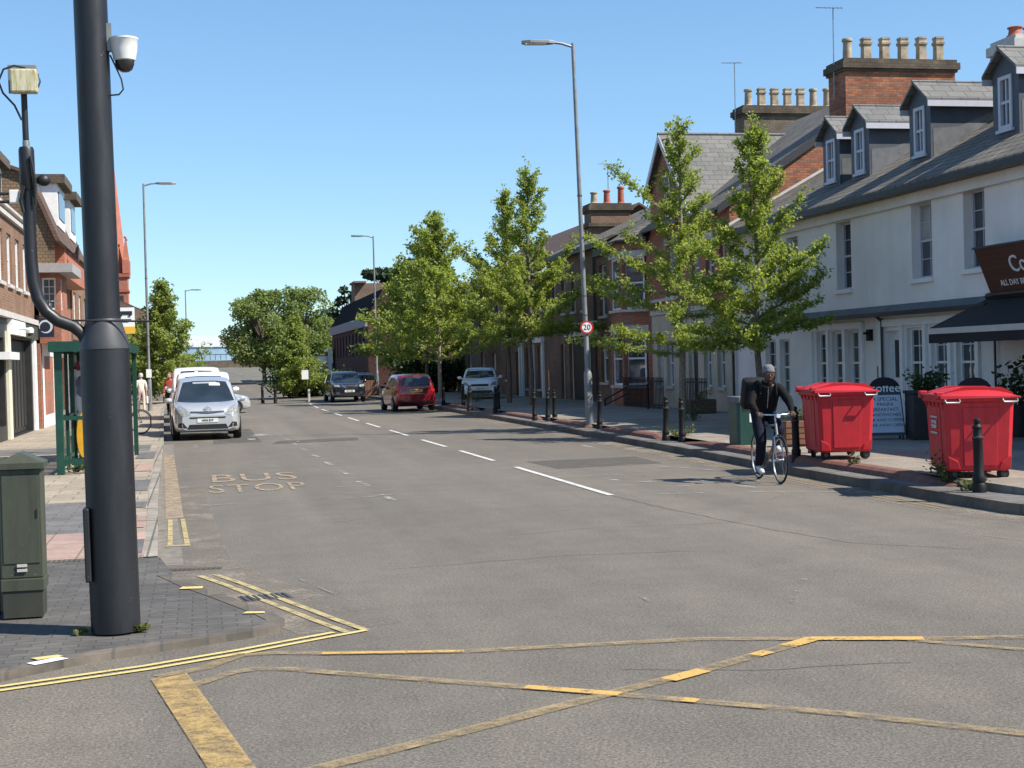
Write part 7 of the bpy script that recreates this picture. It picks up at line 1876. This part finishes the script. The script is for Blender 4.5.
rad = {'pelvis': (.19, .17), 'waist': (.215, .185), 'chest': (.225, .18), 'neck': .066, 'skull': .07, 'shl': .095, 'ell': .066, 'wrl': .042, 'shr': .095, 'elr': .066, 'wrr': .042,
       'hpl': .118, 'knl': .086, 'anl': .062, 'tol': .042, 'hpr': .118, 'knr': .086, 'anr': .062, 'tor': .042}
mm = {b: 1 for b in bones}
mm[('neck', 'skull')] = 0; mm[('chest', 'neck')] = (1, 0, .92)
for s in 'lr':
    mm[('pelvis', 'hp' + s)] = 2; mm[('hp' + s, 'kn' + s)] = 2; mm[('kn' + s, 'an' + s)] = (2, 3, .93); mm[('an' + s, 'to' + s)] = 3; mm[('el' + s, 'wr' + s)] = (1, 0, .95)
hands = [((-.262, .31, 1.035), (.10, .9, -.25), (0, -.25, -1), 1, R(50), 0), ((.262, .31, 1.035), (-.10, .9, -.25), (0, -.25, -1), -1, R(50), 0)]
t, body = person('cyclist in black jacket, dark jeans and grey beanie smiling on a bicycle', (8.23, 20.25, 0), R(180 - 4), J, bones, rad, mm, ['skin', 'jacket', 'denim', 'shoe', 'ink', 'eyewhite'], hands=hands, head=((0, .085, 1.578), (.12, 1, -.05), (0, .05, 1), 0, 4, 5))
m = MB(); 
for i in range(1):
    prof = [(.089, -.0), (.093, .022), (.092, .05), (.080, .085), (.052, .112), (.001, .122)]
    m.lathe(prof, (0, 0, 0), 'z', 22)
m.v = [tuple(Vector((0, .078, 1.611)) + Matrix.Rotation(R(8), 3, 'X') @ Vector((p[0] * .95, p[1] * 1.15, p[2]))) for p in m.v]
m.build('beanie', M['beanie'], t, smooth=True)
m = MB(); m.lathe([(.094, 0), (.099, .006), (.099, .032), (.094, .038)], (0, 0, 0), 'z', 22); m.v = [tuple(Vector((0, .078, 1.605)) + Matrix.Rotation(R(8), 3, 'X') @ Vector((p[0] * .95, p[1] * 1.15, p[2]))) for p in m.v]; m.build('beanie_brim', M['beanie'], t, smooth=True)
m = MB(); m.tube([(-.07, .02, 1.46), (-.03, .07, 1.43), (.03, .07, 1.43), (.07, .02, 1.46), (.05, -.06, 1.48), (-.05, -.06, 1.48), (-.07, .02, 1.46)], .022, 8); m.build('collar', M['jacket'], t, smooth=True)
m = MB(); m.tube([(0, .062, 1.40), (0, .02, 1.22), (0, -.02, 1.08)], .006, 6); m.build('zip', M['steel'], t)
t = thing('backpack', 'black backpack worn on the back of the cyclist', 'backpack', (8.23, 20.25, 0), R(180 - 4))
m = MB(); m.obox((.12, -.30, 1.30), (.36, .22, .48), Matrix.Rotation(R(-20), 3, 'X')); m.build('sack', M['bag'], t, bevel=.06, smooth=True)
m = MB(); m.obox((.12, -.41, 1.20), (.26, .07, .24), Matrix.Rotation(R(-20), 3, 'X')); m.build('pocket', M['bag'], t, bevel=.025)
for s in (-1, 1):
    m = MB(); m.tube([(s * .12, -.20, 1.47), (s * .12, -.06, 1.485), (s * .12, .04, 1.43), (s * .125, .055, 1.30), (s * .15, -.05, 1.15), (s * .15, -.2, 1.10)], .018, 6); m.build('strap', M['bag'], t, smooth=True)

def walker(label, loc, rz, mats, stride=.16, hat=None, sc_=1.0, short=False):
    J = {'pelvis': (0, 0, .94), 'waist': (0, 0, 1.08), 'chest': (0, .01, 1.28), 'neck': (0, .02, 1.45), 'skull': (0, .03, 1.55),
         'shl': (-.17, 0, 1.38), 'ell': (-.22, -.06, 1.12), 'wrl': (-.22, .06, .90), 'shr': (.17, 0, 1.38), 'elr': (.22, -.02, 1.12), 'wrr': (.23, .08, .90),
         'hpl': (-.09, 0, .90), 'knl': (-.10, stride * .7, .50), 'anl': (-.10, stride, .09), 'tol': (-.10, stride + .15, .035), 'hpr': (.09, 0, .90), 'knr': (.10, -stride * .3, .50), 'anr': (.10, -stride * 1.2, .10), 'tor': (.10, -stride * 1.2 + .15, .035)}
    rad = {'pelvis': (.15, .12), 'waist': (.135, .11), 'chest': (.16, .12), 'neck': .055, 'skull': .068, 'shl': .072, 'ell': .05, 'wrl': .034, 'shr': .072, 'elr': .05, 'wrr': .034,
           'hpl': .10, 'knl': .068, 'anl': .05, 'tol': .034, 'hpr': .10, 'knr': .068, 'anr': .05, 'tor': .034}
    mm = {b: 1 for b in bones}; mm[('neck', 'skull')] = 0; mm[('chest', 'neck')] = (1, 0, .9)
    for s in 'lr':
        mm[('pelvis', 'hp' + s)] = 2; mm[('hp' + s, 'kn' + s)] = 2; mm[('kn' + s, 'an' + s)] = (2, 3, .93); mm[('an' + s, 'to' + s)] = 3
    hands = [((-.22, .06, .90), (0, .25, -1), (1, 0, 0), 1, R(20), 0), ((.23, .08, .90), (0, .25, -1), (-1, 0, 0), -1, R(20), 0)]
    t, b = person(label, loc, rz, J, bones, rad, mm, mats, hands=hands, head=((0, .035, 1.60), (0, 1, 0), (0, 0, 1), 0, 4, 5))
    m = MB(); m.lathe([(.094, -.06), (.10, 0), (.096, .05), (.07, .095), (.001, .115)], (0, .015, 1.63), 'z', 18); m.build('hair', M[hat], t, smooth=True)
    return t
walker('woman in pale top and cream trousers walking away past the bus shelter', (-2.5, 64.9, .1), R(8), ['skinpale', 'palecloth', 'pinkcloth', 'shoe', 'ink', 'offwhite'], .14, 'stone')
hb = thing('handbag', 'dark bag hanging at the left hip of the woman in pale clothes', 'bag', (-2.5, 64.9, .1), R(8)); m = MB(); m.obox((-.24, -.02, .88), (.10, .26, .24)); m.build('bag', M['bag'], hb, bevel=.02); m = MB(); m.tube([(-.22, -.1, .98), (-.12, -.02, 1.42), (-.22, .06, .98)], .012, 5); m.build('strap', M['bag'], hb)
hb = thing('carrier_bag', 'white carrier bag hanging from the right hand of the woman', 'bag', (-2.5, 64.9, .1), R(8)); m = MB(); m.obox((.25, .10, .56), (.09, .24, .32)); m.build('bag', M['whiteplastic'], hb, bevel=.03); m = MB(); m.tube([(.25, .04, .72), (.24, .10, .84), (.25, .16, .72)], .008, 5); m.build('handles', M['whiteplastic'], hb)
walker('person in red top and dark trousers beside the white vans on the pavement', (-1.20, 60.5, .1), R(170), ['skinpale', 'redcloth', 'jacket', 'ink', 'ink', 'offwhite'], .1, 'brownwood')
# ------------------------------------------------------------------ light, sky, camera
SUN_AZ = (.86, -.51); SUN_EL = 47
w = bpy.data.worlds.new('World'); sc.world = w; w.use_nodes = True
nt = w.node_tree; bg = nt.nodes['Background']
sky = nt.nodes.new('ShaderNodeTexSky'); sky.sky_type = 'NISHITA'; sky.sun_disc = False
sky.sun_elevation = R(SUN_EL); sky.sun_rotation = math.atan2(SUN_AZ[0], SUN_AZ[1])
sky.altitude = 50; sky.air_density = 1.0; sky.dust_density = .05; sky.ozone_density = 4.5
gm = nt.nodes.new('ShaderNodeGamma'); gm.inputs[1].default_value = .82
mx = nt.nodes.new('ShaderNodeMix'); mx.data_type = 'RGBA'; mx.blend_type = 'MULTIPLY'; mx.inputs[0].default_value = 1; mx.inputs[7].default_value = (1.0, 1.22, 1.36, 1)
nt.links.new(sky.outputs[0], gm.inputs[0]); nt.links.new(gm.outputs[0], mx.inputs[6]); nt.links.new(mx.outputs[2], bg.inputs[0]); bg.inputs['Strength'].default_value = .102
sl = bpy.data.lights.new('sun', 'SUN'); sl.energy = 4.9; sl.angle = R(.5); sl.color = (1, .94, .84)
so = bpy.data.objects.new('sun', sl); COL.objects.link(so)
dirv = Vector((SUN_AZ[0] * math.cos(R(SUN_EL)), SUN_AZ[1] * math.cos(R(SUN_EL)), math.sin(R(SUN_EL))))
so.rotation_euler = dirv.to_track_quat('Z', 'Y').to_euler(); so.location = (40, -30, 60)
cam = bpy.data.cameras.new('camera'); co = bpy.data.objects.new('camera', cam); COL.objects.link(co)
F = 1450.; TH = math.atan(312 / F); PI_ = math.atan(21 / F); RO = R(1.5)
cam.sensor_width = 36; cam.lens = 36 * F / 1024; cam.clip_end = 6000; cam.clip_start = .1
co.matrix_world = Matrix.Translation((0, 0, 1.85)) @ Matrix.Rotation(-TH, 4, 'Z') @ Matrix.Rotation(math.pi / 2 - PI_, 4, 'X') @ Matrix.Rotation(-RO, 4, 'Z')
sc.camera = co
vs = sc.view_settings; vs.view_transform = 'Standard'; vs.look = 'None'; vs.exposure = 0.76; vs.gamma = 1; vs.use_curve_mapping = False
sc.render.engine = 'CYCLES'
sc.cycles.max_bounces = 6; sc.cycles.transparent_max_bounces = 12; sc.cycles.diffuse_bounces = 3; sc.cycles.glossy_bounces = 3
try: sc.cycles.use_denoising = True
except Exception: pass
